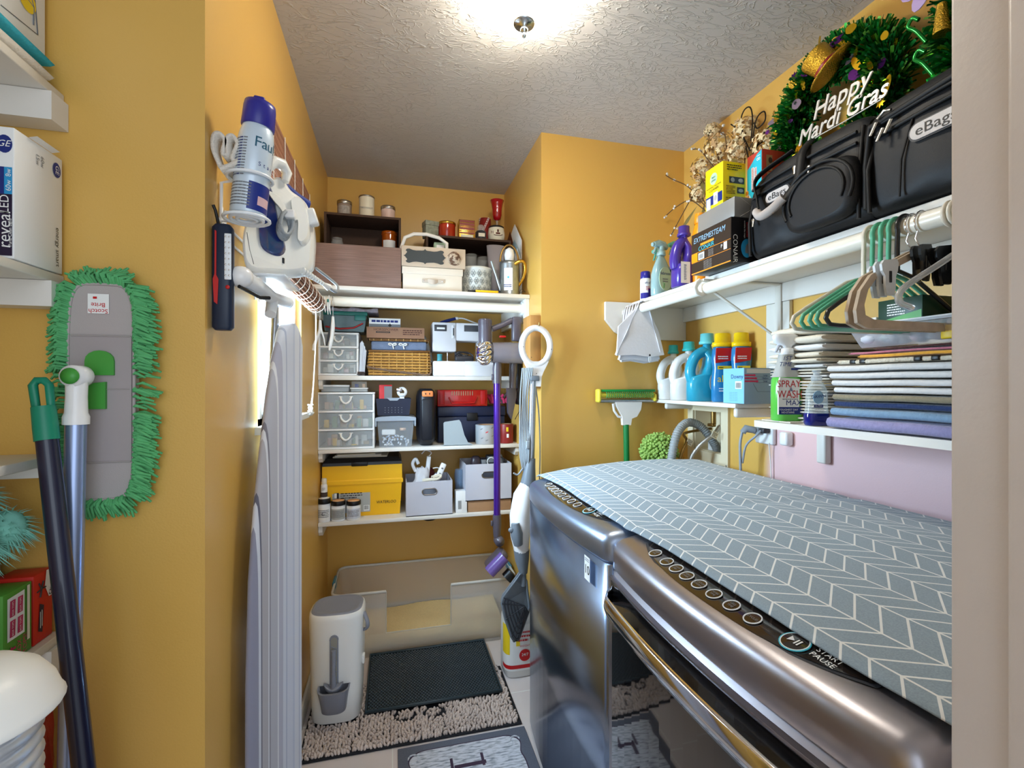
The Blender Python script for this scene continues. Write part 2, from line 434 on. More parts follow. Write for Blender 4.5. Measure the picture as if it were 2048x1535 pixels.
sy = P(1180, 1135, X=.515); g = G('print_white'); g.M = Matrix.Translation((.5065, sy.y, sy.z)) @ Matrix.Rotation(.0, 4, 'Z')
g.quad(-.018, .018, -.032, .032, 0, 'print_white', '-x'); g.text('10', .034, (-.0006, 0, -.004), 'print_black', '-x'); g.lines(-.014,.014,.018,.028,2,-.0006,'print_grey','-x'); g.obj('sticker', wt)
dt = machine('clothes_dryer', 'brownish stainless clothes dryer nearest the camera, wide chrome door handle', DR0, DR1, 'brown_steel')
# dryer door: steel frame, dark glass, chrome bar handle over a black recess
def bowed(g, ya, yb, za, zb, off, thick, m, r=.0):
    rs = []; n = 16
    for i in range(n+1):
        y = ya+(yb-ya)*i/n; f = front(y, DR0, DR1)-off
        rs.append([(f, y, za), (f, y, zb), (f+thick, y, zb), (f+thick, y, za)])
    g.rings(rs, m, False)
g = G('brown_steel'); bowed(g, DR0+.02, DR1-.02, .12, .885, .012, .015, None); dd = g.obj('door', dt)
g = G('door_glass'); bowed(g, DR0+.045, DR1-.045, .15, .815, .014, .004, None); g.obj('door_glass', dd)
g = G('black_gloss'); bowed(g, DR0+.035, DR1-.035, .832, .880, .0135, .004, None); g.obj('handle_recess', dd)
g = G('chrome'); rs = []
n = 26
for i in range(n+1):
    s_ = i/n; y = DR0+.045+(DR1-DR0-.09)*s_; e = min(s_, 1-s_)*2
    off = .016+.034*min(1, (e*7))**.6; f = front(y, DR0, DR1)-off
    k = .022
    rs.append([(f+.004, y, .850-k), (f, y, .850-k*.6), (f-.003, y, .850), (f, y, .850+k*.6), (f+.004, y, .850+k), (f+.009, y, .850+k*.6), (f+.009, y, .850-k*.6)])
g.rings(rs); g.obj('handle', dd, 'chrome bar handle')
# ------------------------------------------------------------ cloth cover over both machines
mat('cloth_grey', (138,150,158), .85, sheen=.2)
nt, b, L = nodes_of('cloth_grey')
def mth(op, a, b_=None, c=None):
    n = nt.nodes.new('ShaderNodeMath'); n.operation = op
    for i, x in enumerate((a, b_, c)):
        if x is None: continue
        if isinstance(x, (int, float)): n.inputs[i].default_value = x
        else: L.new(x, n.inputs[i])
    return n.outputs[0]
tcn = nt.nodes.new('ShaderNodeTexCoord'); sp = nt.nodes.new('ShaderNodeSeparateXYZ'); L.new(tcn.outputs['Object'], sp.inputs[0])
CW, SW = .060, .040
u_ = mth('DIVIDE', sp.outputs['X'], CW); fu = mth('PINGPONG', u_, 1.0)
d1 = mth('MULTIPLY', mth('PINGPONG', u_, .5), CW)      # distance to a column line
v_ = mth('DIVIDE', mth('ADD', sp.outputs['Y'], mth('MULTIPLY', fu, .050)), SW)
d2 = mth('MULTIPLY', mth('PINGPONG', v_, .5), SW*.72)
ln = mth('LESS_THAN', mth('MINIMUM', d1, d2), .0015)
nz = nt.nodes.new('ShaderNodeTexNoise'); nz.inputs['Scale'].default_value = 420; L.new(tcn.outputs['Object'], nz.inputs['Vector'])
m1 = nt.nodes.new('ShaderNodeMix'); m1.data_type = 'RGBA'; m1.inputs[6].default_value = lin((118,134,146)); m1.inputs[7].default_value = lin((160,176,186)); L.new(nz.outputs['Fac'], m1.inputs[0])
m2 = nt.nodes.new('ShaderNodeMix'); m2.data_type = 'RGBA'; L.new(ln, m2.inputs[0]); L.new(m1.outputs[2], m2.inputs[6]); m2.inputs[7].default_value = lin((232,232,228)); L.new(m2.outputs[2], b.inputs['Base Color'])
def ctop(x, y):
    d = x-(X0-BOW*.6); z = ztop(max(d+.014, .02))+.0105
    z += .0025*noise.noise((x*5, y*5, 1)) + .0012*noise.noise((x*14, y*11, 4))
    if abs(y-(WS0+DR1)/2) < .03: z -= .004*(1-abs(y-(WS0+DR1)/2)/.03)
    return z
g = G('cloth_grey'); nx, ny = 44, 80; v = []
for j in range(ny+1):
    s_ = j/ny; y = .352+(1.822-.352)*s_
    for i in range(nx+1):
        q = i/nx; xa = .574 + .004*math.sin(y*9) - .008*max(0, (s_-.9)*10)
        x = xa+(1.318-xa)*q
        z = ctop(x, y) - .016*max(0, (x-1.285)/.03)**2 - .010*max(0, (y-1.79)/.03)**2
        v.append((x, y, z))
nn = len(v); v += [(a, b_, c-.003) for a, b_, c in v]
fs = []
for j in range(ny):
    for i in range(nx):
        a = j*(nx+1)+i; q = (a, a+1, a+nx+2, a+nx+1); fs.append(q); fs.append(tuple(k+nn for k in reversed(q)))
bd = [i for i in range(nx+1)] + [j*(nx+1)+nx for j in range(1, ny+1)] + [ny*(nx+1)+i for i in range(nx-1, -1, -1)] + [j*(nx+1) for j in range(ny-1, 0, -1)]
for k in range(len(bd)):
    a, c = bd[k], bd[(k+1) % len(bd)]; fs.append((a, a+nn, c+nn, c))
g.add(v, fs, None, True)
single(g, 'machine_cover', 'grey cloth cover with white chevron lines spread over both machines', 'cloth cover')
# ------------------------------------------------------------ things on the floor
# shaggy chenille rug
mat('rug_base', (26,28,34), .9); mat('chenille', (206,190,180), .9, vary=.10, vscale=9)
t = thing('bath_rug', 'beige shaggy chenille rug with black backing and paw marks', 'rug', (0, 0, 0))
RX0, RX1, RY0, RY1 = -.325, .500, 1.805, 2.20
g = G('rug_base'); g.rbox(RX0, RX1, RY0, RY1, .001, .008, .003); g.obj('backing', t)
g = G('chenille'); rnd = random.Random(4)
blob = []
for j in range(4):
    a = -PI/2+PI*(j+.5)/4
def nub(g, x, y, z, r, dx, dy, h):
    n = 6; rs = []
    for k, (rr, hh) in enumerate(((.75, 0), (1.0, .35), (.9, .75), (.45, 1.0))):
        rs.append([(x+dx*hh+r*rr*math.cos(2*PI*i/n), y+dy*hh+r*rr*math.sin(2*PI*i/n), z+h*hh) for i in range(n)])
    g.rings(rs, None, True, (False, True))
paws = [(.050,1.955,.046,.036), (.165,1.950,.046,.034)]
st = .0115; yy = RY0+.012
while yy < RY1-.01:
    xx = RX0+.012
    while xx < RX1-.008:
        hidden = (-.10 < xx < .45 and yy > 1.99) or (xx > -.30 and xx < -.13 and yy > 1.97) or yy > 2.2 and xx < .45
        gap = any(.66 < math.hypot((xx-px_)/a_, (yy-py_)/b_) < 1.06 for px_, py_, a_, b_ in paws)
        if not hidden and not gap:
            an = noise.noise((xx*9, yy*9, 2))*7+rnd.uniform(-1.6,1.6)
            nub(g, xx+rnd.uniform(-.003,.003), yy+rnd.uniform(-.003,.003), .007, .0052+rnd.random()*.0015, .006*math.cos(an), .006*math.sin(an), .013+.004*rnd.random())
        xx += st
    yy += st*.9
o = g.obj('pile', t); o['kind'] = 'stuff'
# black rubber mat
mat('rubber', (44,60,68), .35, bump=(420,.3,.002)); mat('rubber_dk', (20,32,38), .4)
t = thing('litter_mat', 'black studded rubber mat in front of the plastic tote', 'mat', (.178, 2.192, .024), .0)
g = G('rubber_dk'); g.rbox(-.285, .285, -.212, .212, 0, .007, .003)
g.tube([(-.28,-.207,.008),(.28,-.207,.008),(.28,.207,.008),(-.28,.207,.008)], .006, 8, 'rubber', closed=True); g.obj('base', t)
g = G('rubber'); k = 0
y = -.196
while y < .196:
    x = -.27 + (.007 if k % 2 else 0)
    while x < .27:
        g.add([(x-.004,y-.004,.007),(x+.004,y-.004,.007),(x+.004,y+.004,.007),(x-.004,y+.004,.007),(x,y,.0115)], [(0,1,4),(1,2,4),(2,3,4),(3,0,4)]); x += .014
    y += .0105; k += 1
o = g.obj('stud', t); o['kind'] = 'stuff'
# printed runner
mat('runner_grey', (196,202,212), .8); nt, b, L = nodes_of('runner_grey')
tcn = nt.nodes.new('ShaderNodeTexCoord'); mp = nt.nodes.new('ShaderNodeMapping'); mp.inputs['Scale'].default_value = (30, 140, 1); L.new(tcn.outputs['Object'], mp.inputs[0])
nz = nt.nodes.new('ShaderNodeTexNoise'); nz.inputs['Scale'].default_value = 1; nz.inputs['Detail'].default_value = 5; L.new(mp.outputs[0], nz.inputs['Vector'])
rp = nt.nodes.new('ShaderNodeValToRGB'); rp.color_ramp.elements[0].position = .33; rp.color_ramp.elements[0].color = lin((122,130,140)); rp.color_ramp.elements[1].position = .55; rp.color_ramp.elements[1].color = lin((204,208,216)); L.new(nz.outputs['Fac'], rp.inputs[0]); L.new(rp.outputs[0], b.inputs['Base Color'])
mat('runner_dark', (96,102,116), .8, vary=.2, vscale=200); mat('plum', (62,46,66), .8)
t = thing('laundry_runner', 'grey printed runner mat lettered LAUNDRY in front of the machines', 'mat', (.262, 1.19, .001))
g = G('runner_dark'); g.rbox(-.242, .242, -.60, .60, 0, .006, .002); g.obj('border', t)
ol = []
for i in range(120):
    a = 2*PI*i/120; ca, sa = math.cos(a), math.sin(a)
    x = sgn(ca)*abs(ca)**.16*.200; y = sgn(sa)*abs(sa)**.12*.565
    k = 1+.05*math.exp(-((abs(x)-.185)/.02)**2)*math.cos(y*60)*(abs(y) > .44); x *= k
    ol.append((x, y))
g = G('plum'); g.prism([(x*1.02, y*1.008) for x, y in ol], .0060, .0066, 'xy'); g.prism(ol, .0062, .0072, 'xy', 'runner_grey')
for sx_ in (-1, 1):
    for sy_ in (-1, 1):
        g.tube([(sx_*(.188+.018*math.cos(a)), sy_*(.535+.02*math.sin(a)), .0075) for a in [i*.5 for i in range(11)]], .003, 5, 'runner_grey')
g.obj('printed_field', t)
g = G('plum'); off = .50
for ch, wd in (('L',.115), ('A',.135), ('U',.14), ('N',.14), ('D',.135), ('R',.13), ('Y',.13)):
    y = off-wd/2; off -= wd+.012
    g.text(ch, .165, (.0, y, .0080), None, '+z', rot=-PI/2)
    if ch == 'L':
        g.quad(-.062,-.052,y+.005,y+.062,.0082,None,'+z'); g.quad(.048,.058,y+.005,y+.062,.0082,None,'+z')
g.obj('lettering', t)
# translucent storage tote with a cut-out front, used as litter box
mat('tote_plastic', (232,228,222), .3, alpha=.42); mat('tote_edge', (226,224,216), .3, alpha=.8); mat('litter', (240,216,160), .95, bump=(300,.8,.004), vary=.12, vscale=120); mat('latch_teal', (60,122,144), .35)
TX0, TX1, TY0, TY1, TZ = -.285, .640, 2.415, 2.790, .325
t = thing('storage_tote', 'large translucent plastic tote with cut-away front used as litter box', 'storage tote', (0, 0, .001))
g = G('tote_plastic')
def trect(z, ins, n=6, r=.05):
    x0, x1, y0, y1 = TX0+ins, TX1-ins, TY0+ins*.4, TY1-ins*.4; o = []
    for cx, cy, a0 in ((x1-r, y1-r, 0), (x0+r, y1-r, PI/2), (x0+r, y0+r, PI), (x1-r, y0+r, 1.5*PI)):
        for k in range(n+1): a = a0+PI/2*k/n; o.append((cx+r*math.cos(a), cy+r*math.sin(a), z))
    return o
NR = 28
def wall_rings(zs):
    rs = [trect(z, .045*(1-z/TZ)) for z in zs]; return rs
rs = wall_rings((0, .05, .115, .2, TZ))
# side and back walls complete, front wall split round the opening
v = []; fs = []
cut0, cut1 = -.028, .292
for k, r in enumerate(rs):
    v += r
for k in range(len(rs)-1):
    for i in range(NR):
        j = (i+1) % NR
        if i == 20 and k >= 2: continue          # the straight front run is rebuilt below
        fs.append((k*NR+i, k*NR+j, (k+1)*NR+j, (k+1)*NR+i))
fs.append(tuple(range(NR))[::-1])
g.add(v, fs, None, True)
a0, a1 = rs[2][20], rs[4][20]; b0, b1 = rs[2][21], rs[4][21]
def fy(z): q = (z-a0[2])/(a1[2]-a0[2]); return a0[1]+(a1[1]-a0[1])*q
g.add([a0, (cut0, fy(a0[2]), a0[2]), (cut0, fy(TZ), TZ), a1], [(0,1,2,3)]); g.add([(cut1, fy(a0[2]), a0[2]), b0, b1, (cut1, fy(TZ), TZ)], [(0,1,2,3)])
g.obj('tub', t)
g = G('tote_edge'); rim = [Vector(p) for p in trect(TZ, 0)]
order = [rim[(21+i) % NR] for i in range(NR)]
pts = [Vector((cut1, TY0, TZ))] + order + [Vector((cut0, TY0, TZ))]
g.tube(pts, .0055, 6, flat=1.4)
for cx in (cut0, cut1): g.tube([(cx, fy(.115), .115), (cx, TY0, TZ)], .0025, 5)
g.tube([(cut0, fy(.115), .115), (cut1, fy(.115), .115)], .0022, 5)
g.obj('rim', t)
for sx_, x in ((-1, TX0), (1, TX1)):
    g = G('latch_teal'); g.rbox(x-.012 if sx_ < 0 else x-.004, x+.004 if sx_ < 0 else x+.012, 2.56, 2.66, TZ-.055, TZ+.012, .008); g.obj('latch', t, 'teal latch')
g = G('litter'); nx, ny = 40, 16; v = []
for j in range(ny+1):
    for i in range(nx+1):
        x = TX0+.062+(TX1-TX0-.124)*i/nx; y = TY0+.036+(TY1-TY0-.072)*j/ny
        v.append((x, y, .098+.012*noise.noise((x*6, y*6, 0))+.004*noise.noise((x*40, y*40, 3))))
n0 = len(v); v += [(TX0+.075, TY0+.045, .006), (TX1-.075, TY0+.045, .006), (TX1-.075, TY1-.045, .006), (TX0+.075, TY1-.045, .006)]
fs = [(j*(nx+1)+i, j*(nx+1)+i+1, (j+1)*(nx+1)+i+1, (j+1)*(nx+1)+i) for j in range(ny) for i in range(nx)]
fs.append(tuple([n0, n0+1]+[i for i in range(nx, -1, -1)])); fs.append((n0+3, n0+2, n0+1, n0))
g.add(v, fs, None, True); o = single(g, 'cat_litter', 'tan cat litter granules spread inside the translucent tote', 'cat litter'); o['kind'] = 'stuff'
# white litter disposal bin
mat('bin_white', (238,238,234), .3, coat=.2); mat('bin_grey', (134,138,150), .35); mat('bin_in', (150,148,138), .5)
t = thing('litter_disposal_bin', 'tall white litter disposal bin with grey lid and scoop pocket', 'litter bin', (-.213, 2.045, .024), -.05)
def ring(z, a, b_, e, n=32, cy=0, cx=0):
    o = []
    for i in range(n):
        q = 2*PI*i/n; c_, s_ = math.cos(q), math.sin(q)
        o.append((cx+a*sgn(c_)*abs(c_)**(2/e), cy+b_*sgn(s_)*abs(s_)**(2/e), z))
    return o
g = G('bin_white'); g.rings([ring(0,.088,.085,3.6), ring(.006,.094,.09,3.6), ring(.12,.098,.094,3.6), ring(.30,.103,.096,3.4), ring(.40,.106,.097,3.2), ring(.418,.104,.095,3.2), ring(.424,.098,.09,3.2)]); g.obj('body', t)
g = G('bin_grey'); g.rings([ring(.4235,.098,.090,3.2), ring(.428,.094,.086,3.2), ring(.430,.088,.08,3.2), ring(.4285,.083,.076,3.2), ring(.428,.07,.062,2.6)]); g.text('LG', .0, (0,0,.43)) if False else None
g.obj('lid', t)
g = G('bin_grey'); ol = [(-.016,.165), (-.016,.33)] + [(.0+.017*math.cos(a), .335+.017*math.sin(a)) for a in [PI-PI*i/8 for i in range(9)]] + [(.016,.33),(.016,.165)]
g.prism(ol, -.1005, -.0965, 'xz'); g.prism([(x*.72, .165+(z-.165)*.96) for x, z in ol], -.1012, -.0995, 'xz', 'bin_in')
for k in range(6): g.tube([(-.010, -.102, .18+k*.022), (.010, -.102, .19+k*.022), (-.010, -.102, .20+k*.022)], .0017, 5, 'bin_grey')
g.obj('scoop_slot', t)
g = G('bin_grey'); rs = []
for z, a, b_ in ((.06,.038,.018), (.066,.045,.022), (.12,.052,.032), (.158,.060,.038)):
    rs.append([(x, -.094+min(0, y), z) for x, y, _ in ring(0, a, b_*1.7, 3.0, 24)])
g.rings(rs, cap=(True, False)); g.rings([rs[-1], [(x*.92, -.094+(y+.094)*.85, z) for x, y, z in rs[-1]], [(x*.8, -.094+(y+.094)*.7, z-.06) for x, y, z in rs[-1]]], cap=(False, True)); g.obj('scoop_pocket', t)
g = G('bin_grey'); g.rings([[(.0+p[0]*.9, -.112+p[1]*.9, z+.02*(p[0]/.04)**2) for p in ring(0, .040*s_, .022*s_, 2, 20)] for z, s_ in ((.135,.3), (.142,.8), (.152,1.0), (.156,1.0))]); g.tube([(0,-.112,.155), (0,-.115,.22), (0,-.112,.30)], [.011,.008,.009], 8); g.obj('scoop', t, 'grey litter scoop')
g = G('bin_grey'); g.tube(bez((.102,-.03,.33), (.128,-.05,.34), (.126,-.06,.37), (.104,-.03,.40)), .009, 8, flat=.7); g.obj('handle', t)
g = G('bin_white'); g.rbox(.098,.108,-.05,-.02,.20,.235,.004); g.obj('latch', t)
# litter jug
mat('jug_white', (232,232,230), .35, alpha=.92); mat('label_yellow', (246,212,40), .4)
t = thing('litter_jug', 'white litter jug with yellow and red label beneath the steam mop', 'jug', (.580, 2.165, .001))
g = G('jug_white'); R_ = [ring(0,.070,.066,4), ring(.01,.077,.072,4), ring(.10,.078,.073,4), ring(.25,.075,.070,4), ring(.30,.068,.064,3), ring(.345,.046,.046,2.4), ring(.365,.026,.026,2), ring(.385,.024,.024,2)]
g.rings(R_); g.obj('body', t)
g = G('jug_white'); g.tube(bez((.0,.02,.36),(.0,.075,.385),(.0,.085,.33),(.0,.06,.27)), .012, 8); g.obj('handle', t)
g = G('red'); g.lathe([(.027,.383),(.028,.386),(.028,.408),(.024,.412)], 20, m='plastic_white'); g.obj('cap', t)
def band(g, z0, z1, off, m, a0, a1, n=16, A=.078, B=.073, e=4):
    """label wrapped on the squarish body, angle range in degrees (-90 faces the camera)"""
    v = []; 
    for i in range(n+1):
        q = math.radians(a0+(a1-a0)*i/n); c_, s_ = math.cos(q), math.sin(q)
        x = (A+off)*sgn(c_)*abs(c_)**(2/e); y = (B+off)*sgn(s_)*abs(s_)**(2/e); v += [(x, y, z0), (x, y, z1)]
    g.add(v, [(2*i, 2*i+2, 2*i+3, 2*i+1) for i in range(n)], m, True)
g = G('print_white'); band(g, .035, .245, .0008, 'print_white', -175, -5, 30); band(g, .11, .245, .0014, 'label_yellow', -175, -122, 8); band(g, .11, .245, .0014, 'label_yellow', -60, -8, 8); band(g, .045, .062, .0016, 'print_red', -175, -5, 30)
g.M = Matrix.Translation((0, -.0755, 0)); g.lathe([(.001,0),(.027,0)], 24, c=(0,0,0), m='print_red', cap=(False,False)) if False else None
disc = [(.012+.027*math.cos(2*PI*i/24), .105+.027*math.sin(2*PI*i/24)) for i in range(24)]; g.prism(disc, -.0012, 0, 'xz', 'print_red')
g.text('24/7', .018, (.012, -.0022, .108), 'print_white'); g.text('WEIGHT', .013, (.012, -.0022, .148), 'print_red'); g.quad(-.03,-.012,.15,.235,-.0012,'label_yellow'); g.lines(-.046,-.018,.17,.235,6,-.0022,'print_black'); g.lines(-.02,.045,.165,.22,3,-.0014,'print_red')
g.obj('label', t)
# ------------------------------------------------------------ shelves at the back of the room
S1, S2, S3, S4 = 1.795, 1.391, 1.027, .672
mat('shelf_white', (230,226,218), .4, vary=.03, vscale=10); mat('rod_white', (240,234,220), .3)
def niche_shelf(z, yf, th, label, drop=.05):
    t = thing('wall_shelf', label, 'shelf', (0, 0, 0), group='shelves across the back of the room')
    g = G('shelf_white'); g.rbox(XL+.001, XN-.001, yf, YB-.001, z-th, z, .002); g.obj('board', t)
    for x0, x1 in ((XL+.001, XL+.02), (XN-.02, XN-.001)):
        g = G('shelf_white'); g.prism([(yf+.012, z-th-.0005), (YB-.002, z-th-.0005), (YB-.002, z-th-drop), (yf+.03, z-th-drop), (yf+.012, z-th-drop+.02)], x0, x1, 'yz'); g.obj('cleat', t)
    return t
niche_shelf(S1, 2.26, .019, 'top white shelf of the back recess, above the hanging rod', .11)
niche_shelf(S2, 2.46, .022, 'white shelf of the back recess holding baskets and sewing machine', .045)
niche_shelf(S3, 2.46, .018, 'white shelf of the back recess holding drawers and red case', .045)
niche_shelf(S4, 2.46, .019, 'lowest white shelf of the back recess, under the yellow toolbox', .05)
t = thing('closet_rod', 'white hanging rod under the top shelf at the back', 'rod', (0, 2.32, 1.733))
g = G('rod_white'); g.cyl((XL+.002, 0, 0), (XN-.021, 0, 0), .0235, n=24); g.obj('bar', t)
for x in (XN-.03,): g = G('plastic_white'); g.cyl((x, 0, 0), (x+.009, 0, 0), .034, n=24); g.obj('socket', t)

def put(name, label, cat, u1, u2, vt, Y, z0, rz=0.0, group=None):
    cx, w_, h = slot(u1, u2, vt, Y, z0)
    return thing(name, label, cat, (cx, Y, z0+.0008), rz, group), w_, h
# ---- top shelf
mat('barn_wood', (138,112,102), .75, vary=.55, vscale=9, stretch=(.8, 1, 30), bump=(60,.35,.003)); mat('barn_dark', (74,52,38), .75, vary=.35, vscale=25, stretch=(2, 2, 14))
t, w_, h = put('wooden_crate', 'long weathered grey brown wooden box at the front of the top shelf', 'crate', 612, 803, 489, 2.285, S1)
xr_ = P(802, 489, Y=2.285).x; w_ = xr_-(XL+.003); t.location.x = xr_-w_/2; D = .44
g = G('barn_wood'); g.rbox(-w_/2, w_/2, 0, .014, 0, h, .002); g.obj('front_board', t)
g = G('barn_dark'); g.box(-w_/2, w_/2, D-.014, D, 0, h); g.box(-w_/2, -w_/2+.012, .0145, D-.0145, 0, h); g.box(w_/2-.012, w_/2, .0145, D-.0145, 0, h)
g.box(-w_/2+.0125, w_/2-.0125, .0145, D-.0145, h-.012, h); g.obj('box', t)
zc = S1+h+.001
def open_crate(label, u1, u2, vt, Y, z0, D):
    t, w_, h = put('wooden_crate', label, 'crate', u1, u2, vt, Y, z0)
    g = G('barn_dark'); e = .011
    g.box(-w_/2, w_/2, 0, D, h-e, h); g.box(-w_/2, w_/2, 0, D, 0, e); g.box(-w_/2, -w_/2+e, 0, D, e, h-e); g.box(w_/2-e, w_/2, 0, D, e, h-e); g.obj('frame', t)
    g = G('barn_dark'); g.box(-w_/2+e, w_/2-e, D-e, D, e, h-e); g.obj('back_board', t)
    return t, w_, h
tl, wl, hl = open_crate('dark brown crate on its side, three pale candles on top', 648, 802, 429, 2.50, zc, .21)
tr, wr, hr = open_crate('dark crate on its side at right, row of red ornaments on top', 852, 1022, 474, 2.50, S1, .30)
zl = zc+hl+.002; zr = S1+hr+.002
mat('amber_glass', (196,92,16), .08, trans=.3, coat=.5); mat('wax_white', (236,226,200), .5); mat('wax_pink', (222,190,176), .5); mat('wax_taupe', (150,128,110), .5); mat('silver_lid', (176,168,158), .3, metal=1); mat('bronze_lid', (150,120,70), .35, metal=1)
def candle(name, label, u1, u2, vt, Y, z0, wax, lid, lab=None, group=None, words=None, lidh=.018):
    t, w_, h = put(name, label, 'candle', u1, u2, vt, Y, z0, group=group); r = w_/2; t.location.y = Y+r
    g = G(wax); g.lathe([(r*.90,0),(r*.94,.004),(r*.95,h-lidh)], 28); g.obj('jar', t)
    g = G(lid); g.lathe([(r*.96,h-lidh),(r,h-lidh+.001),(r,h-.002),(r*.96,h)], 28); g.obj('lid', t)
    if lab:
        g = G(lab); v = []; n = 12
        for i in range(n+1):
            a = math.radians(-140+100*i/n); v += [(r*.962*math.cos(a), r*.962*math.sin(a), h*.12), (r*.962*math.cos(a), r*.962*math.sin(a), h*.68)]
        g.add(v, [(2*i, 2*i+2, 2*i+3, 2*i+1) for i in range(n)], lab, True)
        if words: g.text(words, h*.10, (0, -r*.97, h*.45), 'print_grey')
        g.obj('label', t)
    return t
mat('label_photo', (170,160,150), .5, vary=.6, vscale=90)
candle('jar_candle', 'taupe jar candle with silver lid, left one on the left crate', 672, 703, 398, 2.56, zl, 'wax_taupe', 'silver_lid', 'label_photo')
candle('jar_candle', 'tall cream jar candle in the middle on the left crate', 716, 749, 388, 2.56, zl, 'wax_white', 'silver_lid', 'wax_white', None, 'MAGNOLIA', .008)
candle('jar_candle', 'short pale pink jar candle, right one on the left crate', 761, 791, 409, 2.56, zl, 'wax_pink', 'silver_lid')
candle('jar_candle', 'amber glass jar candle inside the left crate', 762, 795, 460, 2.57, zc+.012, 'amber_glass', 'amber_glass', 'print_white')
t, w_, h = put('glass_jar', 'small clear glass jar inside the left crate', 'jar', 660, 686, 473, 2.56, zc+.012); r = w_/2; t.location.y += r
g = G('clear'); g.lathe([(r*.8,0),(r,.01),(r,h*.75),(r*.8,h*.9),(r*.85,h)], 24, cap=(True, False)); g.obj('body', t)
# right crate: contents and ornaments on top
t, w_, h = put('glass_jar', 'clear ribbed glass vase inside the right crate', 'jar', 932, 956, 506, 2.54, S1+.012); r = w_/2; t.location.y += r
g = G('clear'); g.lathe([(r*.8,0),(r*.9,.01),(r,h)], 12, cap=(True, False)); g.obj('body', t)
t, w_, h = put('potpourri_jar', 'round glass jar of orange dried flowers in the right crate', 'jar', 954, 992, 511, 2.53, S1+.012); r = w_/2; t.location.y += r
g = G('clear'); g.lathe([(r*.7,0),(r,h*.3),(r,h*.7),(r*.8,h)], 24, cap=(True, False)); g.obj('body', t)
mat('dried_orange', (196,120,40), .8, vary=.4, vscale=60); g = G('dried_orange'); rnd = random.Random(2)
for i in range(26):
    a = rnd.random()*6.3; q = rnd.random()*r*.6; g.ell((q*math.cos(a), q*math.sin(a), .02+rnd.random()*(h*.75-.02)), .012, .012, .008, n=7, k=4)
g.obj('potpourri', t)['kind'] = 'stuff'
Yt = 2.53
t, w_, h = put('trinket_box', 'grey floral patterned box at the left end of the right crate', 'box', 851, 878, 441, Yt+.02, zr, .25)
mat('floral', (146,150,132), .6, vary=.7, vscale=60); g = G('floral'); g.rbox(-w_/2, w_/2, 0, .06, 0, h*.72, .002); g.obj('body', t); g = G('floral'); g.rbox(-w_/2-.002, w_/2+.002, -.002, .062, h*.72, h, .002); g.obj('lid', t)
mat('red_glass', (176,44,24), .12, coat=.6, vary=.3, vscale=30)
candle('jar_candle', 'wide orange red mottled candle jar with gold lid', 877, 914, 440, Yt, zr, 'red_glass', 'gold', lidh=.014)
t, w_, h = put('striped_tin', 'square tin with red and gold horizontal stripes', 'tin', 918, 950, 439, Yt, zr)
g = G('gold'); g.rbox(-w_/2, w_/2, 0, w_, 0, h, .002); mat('dk_red', (136,34,30), .4)
for a, b_ in ((.25,.34),(.38,.42),(.46,.60),(.63,.67),(.70,.82),(.86,.97)): g.quad(-w_/2+.003, w_/2-.003, h*a, h*b_, -.0008, 'dk_red')
g.obj('body', t); g = G('cream'); g.quad(-w_*.38, w_*.38, h*.05, h*.2, -.0016, 'cream'); g.obj('label', t)
t, w_, h = put('jar_candle', 'small dark jar candle with clear domed lid and cream label', 'candle', 953, 974, 447, Yt, zr); r = w_/2; t.location.y += r
g = G('dark_grey'); g.lathe([(r*.9,0),(r,.004),(r,h*.55),(r*.8,h*.62)], 22); g.obj('jar', t); g = G('clear'); g.lathe([(r*.8,h*.62),(r*.85,h*.66),(r*.6,h*.72),(r*.72,h*.85),(r*.5,h)], 22); g.obj('lid', t)
g = G('cream'); g.prism([(-r*.6,h*.2),(r*.6,h*.2),(r*.6,h*.42),(-r*.6,h*.42)], -r*1.02, -r*.8, 'xz'); g.obj('label', t)
t, w_, h = put('pillar_candle', 'red and white diagonal striped pillar candle behind the small jar', 'candle', 960, 984, 434, Yt+.06, zr); r = w_/2; t.location.y += r
g = G('dk_red'); g.lathe([(r,0),(r,h-.003),(r*.93,h)], 28)
for k in range(4):
    a0 = k*PI/2; v = []
    for i in range(13):
        a = a0+i*.16; z = h*i/12; v += [(r*1.01*math.cos(a), r*1.01*math.sin(a), z), (r*1.01*math.cos(a+.3), r*1.01*math.sin(a+.3), z)]
    g.add(v, [(2*i, 2*i+1, 2*i+3, 2*i+2) for i in range(12)], 'print_white', True)
g.obj('wax', t)
t, w_, h = put('ceramic_pot', 'cream ceramic pot with dark rim and brown sled drawing', 'pot', 979, 1013, 447, Yt, zr); r = w_/2; t.location.y += r
mat('brown_print', (96,44,30), .6); g = G('cream'); g.lathe([(r*.7,0),(r*.95,h*.25),(r,h*.5),(r*.9,h*.85),(r*.86,h*.93)], 28, cap=(True, False)); g.lathe([(r*.80,h*.93),(r*.8,h*.4),(.001,h*.38)], 28, cap=(False,False)); g.obj('body', t)
g = G('print_black'); g.lathe([(r*.905,h*.84),(r*.90,h*.93),(r*.87,h*.95),(r*.80,h*.93)], 28, cap=(False,False)); g.obj('rim', t)
g = G('brown_print'); g.tube([(-r*.5,-r*.97,h*.36),(-r*.2,-r*1.01,h*.33),(r*.3,-r*1.0,h*.33),(r*.55,-r*.92,h*.4)], .0018, 5); g.rbox(-r*.25, r*.25, -r*1.04, -r*.95, h*.4, h*.5, .002); g.rbox(-r*.1, r*.1, -r*1.04, -r*.95, h*.52, h*.68, .002); g.text('H', r*.5, (-r*.66,-r*.86,h*.5)); g.obj('drawing', t)
t, w_, h = put('candle_goblet', 'red glass goblet on clear stem behind the cream pot', 'goblet', 983, 1011, 396, Yt+.075, zr); r = w_/2; t.location.y += r
